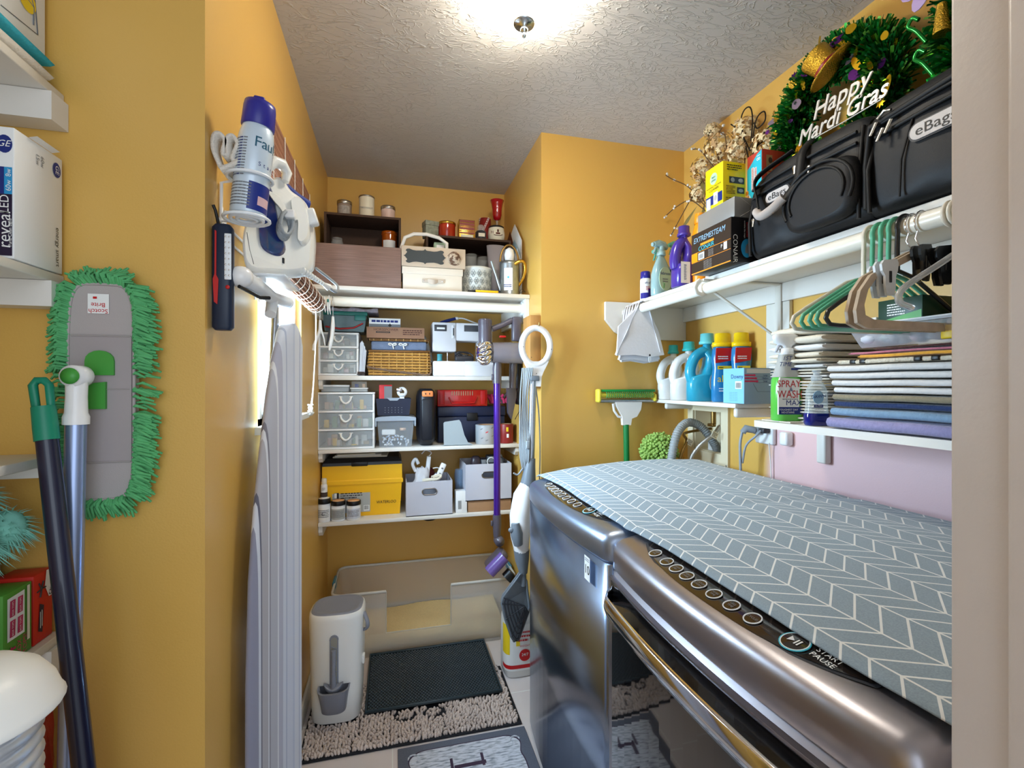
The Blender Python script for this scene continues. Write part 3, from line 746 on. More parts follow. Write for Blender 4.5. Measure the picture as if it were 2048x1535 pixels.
g = G('clear'); g.lathe([(r*.7,0),(r*.6,.004),(.006,.012),(.005,h*.3),(.009,h*.42),(.005,h*.50),(.008,h*.585)], 20); g.obj('stem', t)
mat('ruby', (172,14,26), .08, coat=.8); g = G('ruby'); g.lathe([(.006,h*.57),(r*.5,h*.60),(r*.66,h*.68),(r*.70,h*.82),(r*.80,h*.92),(r,h),(r*.93,h),(r*.74,h*.92),(r*.6,h*.75)], 24, cap=(True, True)); g.obj('cup', t)
# cream lidded box and chalkboard caddy on it
t, w_, h = put('storage_box', 'cream lidded box with leather pull on the top shelf', 'box', 804, 926, 535, 2.285, S1)
mat('cream_linen', (226,216,200), .7, bump=(500,.1)); g = G('cream_linen'); g.rbox(-w_/2+.004, w_/2-.004, .003, .20, 0, h*.80, .002); g.obj('body', t); g = G('cream_linen'); g.rbox(-w_/2, w_/2, 0, .203, h*.70, h, .002); g.obj('lid', t)
mat('leather_taupe', (196,182,166), .6); g = G('leather_taupe'); g.rbox(-.052, -.022, -.0035, .002, h*.34, h*.50, .002); g.rbox(.022, .052, -.0035, .002, h*.34, h*.50, .002)
v = []; 
for i in range(9): q = -1+2*i/8; x = .024*q; y = -.003-.012*(1-q*q); dz = -.012*(1-q*q); v += [(x, y, h*.36+dz), (x, y, h*.49+dz*.3)]
g.add(v, [(2*i, 2*i+2, 2*i+3, 2*i+1) for i in range(8)], None, True); g.obj('handle', t); zb = S1+h+.001
for x in (-.045, .045): g = G('chrome'); g.ell((x, -.004, h*.42), .003, .002, .003, n=8, k=5); g.obj('rivet', t)
t, w_, h = put('caddy', 'taupe wooden caddy with blank chalkboard plaque, rosette and arched handle', 'caddy', 803, 931, 494, 2.28, zb)
mat('taupe_wood', (198,180,158), .65, vary=.06, vscale=15); mat('chalkboard', (62,66,66), .7); mat('rosette_dark', (112,84,66), .7)
g = G('taupe_wood'); D = .17
g.rbox(-w_/2, w_/2, 0, .010, 0, h, .002); g.box(-w_/2, w_/2, D-.01, D, 0, h*.9); g.box(-w_/2, -w_/2+.009, .0105, D-.0105, 0, h); g.box(w_/2-.009, w_/2, .0105, D-.0105, 0, h); g.box(-w_/2+.01, w_/2-.01, .0105, D-.0105, 0, .01); g.obj('box', t)
pw, ph = w_*.305, h*.36; ol = []
hq = [(0,1.05),(.05,.86),(.12,.80),(.45,.74),(.62,.80),(.80,.96),(.92,.90),(.97,.72),(.91,.58),(.90,.46),(.97,.22),(1.0,.10),(1.07,0)]; q1 = hq + [(a, -c) for a, c in hq[::-1][1:]]; q2 = [(-a, c) for a, c in q1[::-1][1:-1]]; ol = [(-w_*.14+a*pw, h*.50+c*ph) for a, c in q1+q2]
g = G('chalkboard'); g.prism(ol, -.004, 0, 'xz'); g.obj('plaque', t)
g = G('leather_taupe'); g.M = Matrix.Translation((w_*.325, -.006, h*.50)) @ Matrix.Rotation(PI/2, 4, 'X')
for k, (r_, q) in enumerate(((.030,5),(.024,5),(.018,4),(.012,4),(.006,3))):
    for i in range(q):
        a0 = k*.7+2*PI*i/q; pts = [(r_*math.cos(a0+j*.2)*(1+.1*math.sin(j)), r_*math.sin(a0+j*.2), -.004+k*.004) for j in range(int(2*PI/q/.2)+3)]
        g.tube(pts, .0045, 6, 'rosette_dark' if (i+k) % 2 else 'taupe_wood', flat=.5)
g.M = Matrix.Identity(4); g.obj('rosette', t)
g = G('white'); hh = .075; g.tube([(-w_/2+.004, .08, .02), (-w_/2-.001+.002, .08, h+.01), (-w_*.44, .08, h+hh*.8), (-w_*.30, .08, h+hh*1.08), (-w_*.10, .08, h+hh*1.12), (w_*.1, .08, h+hh*.95), (w_*.23, .08, h+hh*.62), (w_*.22, .08, h*.6)], .007, 8, flat=1.3); g.obj('handle', t)
mat('pale_green', (178,206,178), .5); t, w_, h2 = put('soap_box', 'pale green box poking out of the chalkboard caddy', 'box', 868, 893, 484, 2.39, zb+.012)
g = G('pale_green'); g.rbox(-w_/2, w_/2, 0, .05, 0, h2, .004); g.obj('body', t); g = G('print_white'); g.quad(-w_*.3, w_*.3, h2*.7, h2*.9, -.001, 'print_white'); g.obj('label', t)
# embossed white bucket
t, w_, h = put('metal_planter', 'white embossed metal planter with quatrefoil pattern', 'planter', 924, 990, 531, 2.30, S1); r = w_/2; t.location.y += r
mat('white_metal', (214,216,210), .45); g = G('white_metal'); g.lathe([(r*.86,0),(r*.88,.004),(r*.98,h*.92),(r*1.0,h*.93),(r*1.0,h),(r*.95,h),(r*.84,.01)], 32, cap=(True, True))
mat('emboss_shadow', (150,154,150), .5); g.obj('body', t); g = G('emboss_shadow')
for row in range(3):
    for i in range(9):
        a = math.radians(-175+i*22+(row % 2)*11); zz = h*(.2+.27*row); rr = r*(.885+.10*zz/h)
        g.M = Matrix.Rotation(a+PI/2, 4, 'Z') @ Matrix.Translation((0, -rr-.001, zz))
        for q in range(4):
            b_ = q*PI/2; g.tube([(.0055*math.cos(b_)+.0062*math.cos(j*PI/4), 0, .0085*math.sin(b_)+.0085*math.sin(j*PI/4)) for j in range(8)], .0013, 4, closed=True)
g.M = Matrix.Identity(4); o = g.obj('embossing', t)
t, w_, h = put('utility_knife', 'yellow and black utility knife lying on the top shelf edge', 'knife', 936, 997, 580, 2.268, S1); D = .018
g = G('yellow'); g.rbox(-w_*.25, w_/2, 0, D, 0, .012, .003); g.obj('handle', t); g = G('black'); g.rbox(-w_/2, -w_*.25, .002, D-.002, .001, .010, .002); g.obj('tip', t)
# galvanised watering can
mat('galvanised', (168,176,180), .32, metal=.9, vary=.25, vscale=60, bump=(50,.1))
t, w_, h = put('watering_can', 'galvanised watering can with gold handles at the right of the top shelf', 'watering can', 1004, 1043, 520, 2.275, S1); r = w_/2; t.location.y += r
g = G('galvanised'); g.lathe([(r,0),(r*1.02,.003),(r,.006),(r*.98,h*.9),(r,h*.92),(r,h),(r*.94,h),(r*.94,h*.3)], 28, cap=(True, True)); g.obj('body', t)
g = G('galvanised'); g.tube([(-r*.9,-.0,h*.15), (-r*1.35,-.004,h*.55), (-r*1.9,-.008,h*1.0)], [.009,.007,.006], 10); g.obj('spout', t)
g = G('gold'); g.tube(bez((r*.3,-r*.9,h*.9),(r*1.5,-r*1.3,h*1.2),(r*1.9,-r*.8,h*.7),(r*.9,-r*.2,h*.3)), .004, 8, flat=2.2); g.obj('handle', t)
g = G('bronze_lid'); g.tube([(-r*math.cos(a)*.95, -.0, h+.090*math.sin(a)) for a in [i*PI/14 for i in range(15)]], .003, 8, flat=1.8); g.obj('bail', t)
g = G('print_white'); g.M = Matrix.Rotation(-.35, 4, 'Z'); v = []
for i in range(9): a = math.radians(-115+50*i/8); v += [(r*1.01*math.cos(a), r*1.01*math.sin(a), h*.12), (r*1.01*math.cos(a), r*1.01*math.sin(a), h*.78)]
g.add(v, [(2*i, 2*i+2, 2*i+3, 2*i+1) for i in range(8)], 'print_white', True); disc = [(.005*math.cos(k*.5), h*.5+.005*math.sin(k*.5)) for k in range(13)]; g.prism(disc, -r*1.03, -r*1.02, 'xz', 'cyan'); g.lines(-r*.45,r*.35,h*.2,h*.3,2,-r*1.03,'print_blue'); g.M = Matrix.Identity(4); g.obj('label', t)
tc_ = t; g = G('plastic_white'); g.lathe([(.010,0),(.011,.05),(.022,.085),(.026,.115),(.020,.14),(.006,.150)], 22)
single(g, 'light_bulb', 'white light bulb standing in the galvanised watering can', 'light bulb', tuple(tc_.location + Vector((0, .0, h-.075))))
t, w_, h = put('plastic_funnel', 'translucent grey plastic cone leaning behind the watering can', 'funnel', 974, 1010, 492, 2.468, S1+.002)
mat('smoke_plastic', (176,172,180), .25, alpha=.75); g = G('smoke_plastic'); g.lathe([(.024,0),(.040,h*.5),(.052,h),(.050,h),(.038,h*.5)], 28, ax=1.0, ay=.5, cap=(True, False)); g.obj('cone', t); 
# papers and cards leaning at the right wall
mat('blue_print', (150,176,186), .6, vary=.2, vscale=12)
t = thing('paper_stack', 'stack of prints and cards leaning against the side wall of the top shelf', 'papers', (.655, 2.37, S1+.002))
for k, (y0, y1, hh, m_, dx, nm) in enumerate(((0, .26, .43, 'paper', 0, 'card'), (.02, .22, .34, 'blue_print', -.006, 'print'), (-.02, .10, .27, 'paper', -.012, 'card'), (.14, .32, .42, 'brown_print', -.003, 'card'))):
    g = G(m_); g.prism([(y0, .0), (y1, .0), (y1, hh*.9), (y0+(y1-y0)*.55, hh), (y0, hh*.7)], dx-.002, dx, 'yz'); o = g.obj(nm, t); o.rotation_euler = (0, .0, 0)
g = G('black'); g.tube(spline([(-.006,-.012,.03),(-.022,-.035,.004),(-.008,-.05,-.012+.02),(.01,-.03,.01),(-.004,-.014,.03)]), .0012, 5); single(g, 'wire_loop', 'thin dark wire loop at the right end of the top shelf', 'wire', (.640, 2.315, S1+.006))
# ---- second shelf
mat('drawer_frame', (240,242,244), .35); mat('drawer_clear', (214,224,230), .3, alpha=.28); mat('handle_white', (244,244,242), .3)
def drawer_unit(label, u1, u2, vt, Y, z0, n, D, stuff_cols, hscale=1.0):
    t, w_, h = put('drawer_unit', label, 'drawers', u1, u2, vt, Y, z0, group=None)
    e = .010; g = G('drawer_frame'); hd = (h-e)/n
    g.rbox(-w_/2, -w_/2+e, .002, D, 0, h, .002); g.rbox(w_/2-e, w_/2, .002, D, 0, h, .002); g.box(-w_/2+e, w_/2-e, D-.003, D, 0, h)
    for k in range(n+1):
        z = k*hd; g.rbox(-w_/2-.002*(k == n), w_/2+.002*(k == n), -.001, D, z, z+e, .002)
    g.obj('frame', t); rnd = random.Random(len(label))
    for k in range(n):
        z = k*hd+e+.001; zt = z+hd-e-.003; g = G('drawer_clear')
        g.box(-w_/2+e+.001, w_/2-e-.001, 0, .003, z, zt); g.box(-w_/2+e+.001, w_/2-e-.001, .003, D-.006, z, z+.003)
        g.box(-.022*hscale, .022*hscale, -.002, 0, z, zt-.006)
        d = g.obj('drawer', t)
        g = G('handle_white'); q = hscale; zm = zt-.010
        g.tube([(-.020*q,-.004,zm),(-.017*q,-.006,zm-.014*q),(-.008*q,-.008,zm-.024*q),(.0,-.008,zm-.027*q),(.008*q,-.008,zm-.024*q),(.017*q,-.006,zm-.014*q),(.020*q,-.004,zm)], .0042*q, 8)
        g.rbox(-.027*q,-.013*q,-.007,-.001,zm-.002,zm+.003,.001); g.rbox(.013*q,.027*q,-.007,-.001,zm-.002,zm+.003,.001); g.obj('handle', d)
        g = G('paper')
        for j in range(14):
            x = rnd.uniform(-w_/2+.026, w_/2-.026); q_ = rnd.uniform(.008,.016); g.rbox(x-q_, x+q_, .010+.004*j, .022+.004*j, z+.004, z+.010+rnd.random()*(zt-z)*.7, .004, m=rnd.choice(stuff_cols))
        g.obj('contents', d)['kind'] = 'stuff'
    return t, w_, h
mat('pinkish', (216,176,178), .7); mat('teal_pl', (34,120,112), .35); mat('peach', (226,176,130), .7); mat('greenish', (110,150,120), .7); mat('tan', (176,146,110), .7)
t, w_, h = drawer_unit('small pale drawer unit on the second shelf, teal bin on top', 636, 717, 664, 2.475, S2, 3, .26, ['paper','pinkish','print_grey','cream'])
z2 = S2+h+.009
t, w_, h = put('storage_bin', 'translucent bin with teal lid on the small drawer unit', 'bin', 641, 735, 622, 2.50, z2)
mat('teal_clear', (90,120,124), .25, alpha=.75); g = G('teal_clear')
g.rings([[(sx_*a, b_, z) for sx_, b_ in ((-1,.004+i_),(1,.004+i_),(1,.2-i_),(-1,.2-i_))] for z, a, i_ in ((0, w_*.42, .012), (h*.8, w_*.48, .002))], None, False); g.obj('body', t)
g = G('teal_pl'); g.rbox(-w_/2, w_/2, -.004, .206, h*.8, h, .004); g.rbox(w_*.22, w_*.46, -.006, -.001, h*.55, h*.85, .002); g.obj('lid', t)
g = G('red'); g.tube([(-w_*.40,.0035,h*.22),(-w_*.1,.003,h*.12),(w_*.2,.003,h*.18),(w_*.40,.002,h*.42)], .004, 6); g.obj('red_band', t)
z3 = z2+h+.002
mat('quilt', (176,168,182), .9, vary=.6, vscale=70, bump=(40,.3)); g = G('quilt'); nx = 18; v = []; W_, Dp = .26, .19
for j in range(8):
    for i in range(nx+1): v.append((W_*i/nx, Dp*j/7, .016+.010*noise.noise((i*.7, j*.8, 5))+.012*math.sin(i*.8)*.3))
n0 = len(v); v += [(x, y, 0) for x, y, z in v]
fs = []
for j in range(7):
    for i in range(nx): a = j*(nx+1)+i; fs.append((a, a+1, a+nx+2, a+nx+1)); fs.append((a+n0+nx+1, a+n0+nx+2, a+n0+1, a+n0))
bd = [i for i in range(nx+1)] + [j*(nx+1)+nx for j in range(1, 8)] + [7*(nx+1)+i for i in range(nx-1, -1, -1)] + [j*(nx+1) for j in range(6, 0, -1)]
for k in range(len(bd)): a, c = bd[k], bd[(k+1) % len(bd)]; fs.append((a, a+n0, c+n0, c))
g.add(v, fs, None, True); single(g, 'folded_fabric', 'lavender patterned fabric folded on the teal lidded bin', 'fabric', (-.33, 2.50, z3))
# rolled paper / bag
t, w_, h = put('folded_bag', 'white folded plastic bag upright beside the wicker basket', 'bag', 718, 742, 679, 2.48, S2)
mat('bag_white', (206,212,224), .45); g = G('bag_white')
for k in range(3):
    ol = [(-w_/2+k*.007, 0), (-w_*.3+k*.007, 0), (-w_*.1+k*.006, h*(.9-.1*k)), (-w_*.25+k*.006, h*(.98-.1*k)), (-w_*.42+k*.006, h*(.9-.1*k))]; g.prism(ol, .002+.004*k, .13, 'xz', smooth=False)
g.obj('body', t)
mat('brown_dark', (70,58,54), .7); g = G('brown_dark'); rnd = random.Random(5)
for i in range(9): g.tube(spline([(rnd.uniform(-.018,.018), rnd.uniform(-.006,.012), rnd.uniform(.003,.016)) for _ in range(4)], 3), .003, 5)
single(g, 'twine_bundle', 'small tangle of dark twine at the edge of the second shelf', 'twine', (P(722,750,Y=2.47).x, 2.474, S2+.002))
# wicker baskets
mat('wicker', (186,136,62), .55, vary=.35, vscale=60); mat('wicker_pale', (226,190,120), .5); mat('wicker_dark', (140,98,52), .6, vary=.3, vscale=60)
def weave(g, w_, D, h, z0=0.0, nv=16, nh=8, m='wicker', bulge=.006):
    """woven side walls: horizontal strands weaving round uprights"""
    def per(s_):
        L_ = [(-w_/2, 0), (w_/2, 0), (w_/2, D), (-w_/2, D)]
        P_ = 2*(w_+D); d = s_*P_
        for k in range(4):
            a, b_ = Vector(L_[k]), Vector(L_[(k+1) % 4]); l_ = (b_-a).length
            if d <= l_: p = a+(b_-a)*(d/l_); n_ = Vector(((b_-a).y, -(b_-a).x)).normalized(); return p, n_
            d -= l_
        return Vector(L_[0]), Vector((0,-1))
    N = int(nv*2*(w_+D)/w_/2)*2
    for r_ in range(nh):
        z = z0+h*(r_+.5)/nh; pts = []; bl = bulge*math.sin(PI*(r_+.5)/nh)
        for i in range(N):
            p, n_ = per(i/N); o_ = (.0018 if (i+r_) % 2 else -.0012)+bl; pts.append((p.x+n_.x*o_, p.y+n_.y*o_, z))
        g.tube(pts, h/nh*.42, 5, m, closed=True)
    for i in range(0, N, 1):
        p, n_ = per(i/N); g.tube([(p.x+n_.x*.002, p.y+n_.y*.002, z0), (p.x+n_.x*(bulge+.0025), p.y+n_.y*(bulge+.0025), z0+h/2), (p.x+n_.x*.002, p.y+n_.y*.002, z0+h)], .0019, 5, 'wicker_pale' if i % 2 else 'wicker_dark')
t, w_, h = put('wicker_basket', 'golden wicker basket on the second shelf, rope handle folded down in front', 'basket', 739, 858, 702, 2.485, S2)
g = G('wicker'); g.box(-w_/2+.004, w_/2-.004, .004, .216, .002, h-.006, 'wicker_dark'); weave(g, w_, .22, h-.008, .002); g.obj('body', t)
g = G('wicker_dark'); g.tube([(-w_/2-.002,-.002,h),(w_/2+.002,-.002,h),(w_/2+.002,.222,h),(-w_/2-.002,.222,h)], .005, 8, closed=True); g.obj('rim', t)
mat('rope', (122,96,76), .8, vary=.3, vscale=200); g = G('rope'); pts = spline([(-w_/2-.006,.03,h*.45),(-w_/2-.004,-.010,h*.34),(-w_*.2,-.016,h*.22),(w_*.2,-.014,h*.10),(w_/2+.0,-.010,h*.06),(w_/2+.012,.02,h*.45)], 14)
for ph_ in (0, PI):
    g.tube([p+Vector((0, .0035*math.cos(i*.9+ph_), .0035*math.sin(i*.9+ph_))) for i, p in enumerate(pts)], .0035, 6)
g.obj('handle', t)
zb = S2+h+.0055
t, w_, h = put('sewing_basket', 'wicker sewing basket lined with grey blue fabric and white ties', 'basket', 740, 856, 677, 2.49, zb)
mat('lining', (110,124,150), .8, bump=(90,.5,.006), vary=.25, vscale=30); g = G('lining'); g.rbox(-w_/2+.006, w_/2-.006, .004, .20, 0, h*.78, .008); g.obj('lining', t)
g = G('wicker_dark'); weave(g, w_, .205, h*.2, h*.78, nh=2, m='wicker_dark', bulge=.001); g.box(-w_/2+.003, w_/2-.003, .003, .20, h*.8, h*.96); g.obj('lid', t)
g = G('print_white')
for x in (-w_*.12, w_*.06):
    for s_ in (-1, 1): g.tube(bez((x,.0,h*.5),(x+s_*.02,-.01,h*.75),(x+s_*.028,-.008,h*.4),(x+s_*.006,-.002,h*.42)), .003, 6)
    g.tube([(x,-.002,h*.5),(x+.006,-.006,h*.1)], .003, 6)
g.obj('ribbon', t); zb += h+.001
t, w_, h = put('cardboard_box', 'brown cardboard box printed HORSEPOWER on the sewing basket', 'box', 733, 849, 654, 2.475, zb)
mat('kraft', (158,118,92), .75, vary=.05); g = G('kraft'); g.rbox(-w_/2, w_/2, 0, .21, 0, h, .0015); g.obj('carton', t)
g = G('print_black'); mat('kraft_print', (84,48,40), .7); g.text('HORSEPOWER', h*.30, (-w_*.17, -.0008, h*.76), 'kraft_print', sx=1.1); g.quad(-w_*.34,-w_*.10,h*.46,h*.60,-.0008,'print_black'); g.lines(-w_*.32,-w_*.12,h*.49,h*.57,1,-.0014,'kraft',jag=.05); g.lines(w_*.12, w_*.46, h*.28, h*.82, 3, -.0008, 'kraft_print', jag=.15, fill=.5); g.obj('print', t)
zb += h+.001
t, w_, h = put('game_box', 'small white and dark printed box upon the cardboard box', 'box', 738, 801, 636, 2.50, zb)
g = G('print_white'); g.rbox(-w_/2, w_/2, 0, .10, 0, h, .001); g.quad(-w_/2+.001, w_/2-.001, .001, h*.36, -.0006, 'print_grey'); g.obj('carton', t); g = G('print_blue'); g.lines(-w_*.42, w_*.42, h*.5, h*.85, 1, -.0012, 'print_blue', fill=.7, jag=.02); g.prism([(w_*.1,h*.2),(w_*.16,h*.45),(w_*.22,h*.2),(w_*.16,h*.05)], -.0014,-.0008,'xz','print_black'); g.obj('print', t)
# white curved hose-like appliance behind the boxes
g = G('plastic_white'); g.tube(spline([(-.075,0,.225),(-.03,0,.250),(.01,0,.235),(.045,-.0,.17),(.062,0,.09),(.065,.0,.02)]), [.022]*25+[.026]*6, 12, flat=.75)
t = thing('hand_blender', 'white curved handheld appliance standing behind the cardboard box', 'appliance', (P(838,740,Y=2.73).x, 2.74, S2+.003)); g.obj('body', t)
g = G('print_grey'); g.rbox(-.028,.006,-.024,-.014,.236,.252,.003); g.obj('keypad', t)
# sewing machine
mat('sm_white', (222,220,222), .35); mat('sm_grey', (66,66,70), .4)
t, w_, h = put('sewing_machine', 'white sewing machine with grey control strip at the right of the second shelf', 'sewing machine', 865, 985, 645, 2.52, S2)
g = G('sm_white'); g.rbox(-w_/2, w_/2, -.045, .17, 0, .078, .006); g.obj('base', t)
g = G('sm_white'); g.rbox(w_*.0, w_*.5, -.052, -.046, .002, .060, .002); g.prism([(w_*.02,.0),(-w_*.04+.01,.03),(-w_*.02+.01,.078),(w_*.5,.078),(w_*.5,.0)], -.0515, -.0465, 'xz'); g.obj('front_flap', t)
g = G('sm_white'); g.rbox(-w_/2, -w_*.11, 0, .14, .13, h, .006); g.rbox(-w_*.13, w_/2, .004, .14, .19, h, .006); g.rbox(w_*.28, w_/2, .006, .14, .078, .2, .004); g.obj('arm', t)
g = G('sm_grey'); g.rbox(-w_*.47, -w_*.27, -.003, .001, h-.048, h-.014, .002); g.obj('badge_panel', t); g = G('sm_grey'); g.rbox(w_*.02, w_*.48, .0, .004, h-.046, h-.012, .002); g.obj('control_strip', t)
g = G('sm_white'); g.quad(-w_*.43,-w_*.30,h-.038,h-.028,-.0035,'print_white'); g.obj('badge_plate', t); g = G('sm_white'); g.rbox(-w_*.185,-w_*.135,-.004,.002,h-.085,h-.016,.003); g.rbox(-w_*.168,-w_*.152,-.007,-.003,h-.07,h-.03,.001,m='black'); g.obj('stitch_lever', t)
g = G('chrome'); g.cyl((-w_*.24,.05,.078), (-w_*.24,.05,.13), .003, n=8); g.rbox(-w_*.27,-w_*.21,.04,.07,.078,.084,.002); g.obj('needle_bar', t)
g = G('cyan'); mat('thread_teal', (60,140,150), .6); g = G('thread_teal'); g.lathe([(.012,0),(.015,.003),(.013,.008),(.013,.03),(.015,.034),(.012,.037)], 16); single(g, 'thread_spool', 'teal thread spool on the sewing machine base', 'thread', tuple(t.location+Vector((-w_*.39, -.02, .0785))))
mat('pedal_black', (44,42,46), .45); g = G('pedal_black'); rnd = random.Random(8)
for i in range(7): g.tube(spline([(.0+.05*math.cos(a+i), .03+.012*math.sin(a*2+i), .03+.022*math.sin(a+i*.6)) for a in (0, 1.2, 2.4, 3.6, 4.8)], 4), .0035, 6)
g.rbox(-.05, .05, .012, .05, 0, .03, .008); single(g, 'foot_pedal', 'dark sewing pedal and coiled cord in a clear bag on the machine base', 'foot pedal', tuple(t.location+Vector((w_*.02, -.03, .0785))))
g = G('clear'); g = None
# brush lying on top of the sewing machine
t = thing('scrub_brush', 'navy handled brush with white curved neck lying on the sewing machine', 'brush', tuple(Vector((P(905,640,Y=2.60).x, 2.62, S2+h+.012))), rot=(0, 0, 0))
g = G('print_blue'); g.tube([(-.065,0,.0),(-.02,0,.012),(.02,0,.024)], [.006,.009,.008], 10); g.obj('handle', t); g = G('plastic_white'); g.ell((.026,0,.025), .014,.009,.009); g.tube(spline([(.02,0,.024),(.06,0,.026),(.11,0,.010),(.15,0,-.004)]), .004, 8); g.obj('neck', t)
# ---- third shelf
t, w_, h = drawer_unit('wide white three drawer unit on the third shelf', 633, 749, 784, 2.47, S3, 3, .30, ['peach','greenish','paper','yellow','pinkish','tan'], 1.25)
z4 = S3+h+.0015
for (u1, u2, vt, lab, m1, m2, Yy) in ((641,699,769,'flat clear container of odds and ends on the wide drawer unit','paper','frost',2.50), (700,736,775,'pale flat container beneath the tiny jar tray','paper','frost',2.49)):
    t, w_, h = put('small_container', lab, 'container', u1, u2, vt, Yy, z4)
    g = G(m2); g.rbox(-w_/2+.002, w_/2-.002, 0, .08, 0, h*.72, .004); g.obj('body', t); g = G('plastic_white'); g.rbox(-w_/2, w_/2, -.002, .082, h*.72, h, .002); g.obj('lid', t)
    zt_ = z4+h+.001
t, w_, h = put('small_container', 'tiny clear case with coloured bits stacked highest on the drawer unit', 'container', 703, 733, 762, 2.495, zt_)
g = G('clear'); g.rbox(-w_/2, w_/2, 0, .06, 0, h, .002); g.obj('body', t); g = G('print_blue'); g.rbox(-w_*.3, -w_*.05, .01, .04, .001, h*.6, .002); g.rbox(w_*.2, w_*.4, .01, .04, .001, h*.6, .002, m='peach'); g.obj('contents', t)
# clear bin with grey lid, navy basket on it
t, w_, h = put('storage_bin', 'clear bin with grey blue rim full of white pieces on the third shelf', 'bin', 750, 832, 831, 2.475, S3)
mat('bin_rim', (150,160,172), .35); mat('bin_clear', (196,208,220), .2, alpha=.28)
g = G('bin_clear'); g.rings([[(sx_*a, b_, z) for sx_, b_ in ((-1,i_),(1,i_),(1,.24-i_),(-1,.24-i_))] for z, a, i_ in ((0, w_*.39, .012), (h*.84, w_*.45, .002))], None, False); g.obj('body', t)
g = G('bin_rim'); g.prism([(-w_/2, h*.84), (w_/2, h*.84), (w_/2, h*.93)] + [(w_/2*math.cos(a), h*.93+.010*math.sin(a)) for a in [PI*i/10 for i in range(1, 10)]] + [(-w_/2, h*.93)], -.006, .246, 'xz'); g.rbox(-w_/2, -w_/2+.008, -.003, .24, h*.66, h*.86, .002); g.rbox(w_/2-.008, w_/2, -.003, .24, h*.66, h*.86, .002); g.obj('lid', t)
g = G('paper'); rnd = random.Random(3)
for i in range(40):
    x = rnd.uniform(-w_*.32, w_*.32); z = rnd.uniform(.006, h*.35); g.M = Matrix.Translation((x, rnd.uniform(.02,.05), z)) @ Matrix.Rotation(rnd.random()*3, 4, 'Y'); g.rbox(-.006,.006,-.005,.005,-.004,.004,.0015,1, m=rnd.choice(['paper','plastic_white','bag_white']))
g.M = Matrix.Identity(4); g.rbox(-w_*.34, 0, .02, .05, h*.38, h*.56, .006, m='print_white'); g.lathe([(.001,0),(.016,0),(.016,.012),(.001,.013)], 16, c=(w_*.18,.03,h*.52), m='peach'); g.obj('contents', t)['kind'] = 'stuff'
zn = S3+h+.001
t, w_, h = put('plastic_basket', 'navy perforated plastic basket stacked on the clear bin', 'basket', 751, 823, 795, 2.485, zn)
mat('navy_pl', (34,38,58), .4); g = G('navy_pl')
g.rings([[(sx_*a, b_, z) for sx_, b_ in ((-1,i_),(1,i_),(1,.2-i_),(-1,.2-i_))] for z, a, i_ in ((0, w_*.44, .01), (h-.004, w_*.49, .001))], None, False, cap=(True, False)); g.obj('body', t)
g = G('bin_rim'); g.prism([(-.034, h), (.034, h), (.018, h-.014), (-.018, h-.014)], -.0025, -.0005, 'xz'); g.obj('notch', t)
g = G('print_grey')
for i in range(6):
    for j in range(3): g.prism([(-.042+i*.0165+.0022*math.cos(k), h*.18+j*.012+.0022*math.sin(k)) for k in range(0, 6)], .0005+.004*(1-j*.4), .006+.004*(1-j*.4)-.006, 'xz')
g.obj('hole', t)['kind'] = 'stuff'
zi = zn+.012
t, w_, h = put('red_card_box', 'red and grey packet leaning in the navy basket', 'packet', 758, 784, 769, 2.50, zi); g = G('print_red'); g.rbox(-w_/2, w_/2, 0, .06, 0, h, .002); g.quad(-w_*.1, w_*.5, h*.4, h*.95, -.0012, 'print_grey'); g.obj('carton', t)
t, w_, h = put('tape_dispenser', 'chrome and white tape dispenser sitting in the navy basket', 'tape dispenser', 786, 822, 774, 2.50, zi); g = G('plastic_white'); g.M = Matrix.Translation((0,.02,h-.024)) @ Matrix.Rotation(PI/2, 4, 'X'); g.lathe([(.012,-.018),(.026,-.018),(.026,.018),(.012,.018)], 22, cap=(False,False)); g.M = Matrix.Identity(4); g.rbox(-.012,.012,.004,.04,0,h-.03,.003); g.obj('body', t); g = G('chrome'); g.rbox(-.028,.0,-.004,.038,h-.022,h-.004,.003); g.obj('roll', t)
# black case with orange tag
t, w_, h = put('power_tool_case', 'tall rounded black case with orange grip on the third shelf', 'case', 834, 874, 777, 2.475, S3)
mat('case_black', (24,26,34), .35); mat('orange_pl', (226,136,78), .45); g = G('case_black'); r = w_/2
g.rings([[(x*q, .10+y*q*1.15, z) for x, y, _ in ring(0, r, .09, 3.2, 28)] for z, q in ((0,.62),(.01,.68),(.022,.9),(.05,.98),(h*.5,1.0),(h*.86,.98),(h*.95,.86),(h,.6))]); g.obj('shell', t)
g = G('case_black'); g.rbox(-r*.55, r*.55, -.007, .004, .03, h*.82, .006); g.obj('spine', t)
g = G('orange_pl'); g.rbox(-r*.5, r*.62, -.006, .03, h*.86, h*.965, .007); g.rbox(-r*.2,-r*.1,-.0075,0,h*.9,h*.93,.0005,m='black'); g.rbox(r*.2,r*.3,-.0075,0,h*.9,h*.93,.0005,m='black'); g.obj('grip', t)
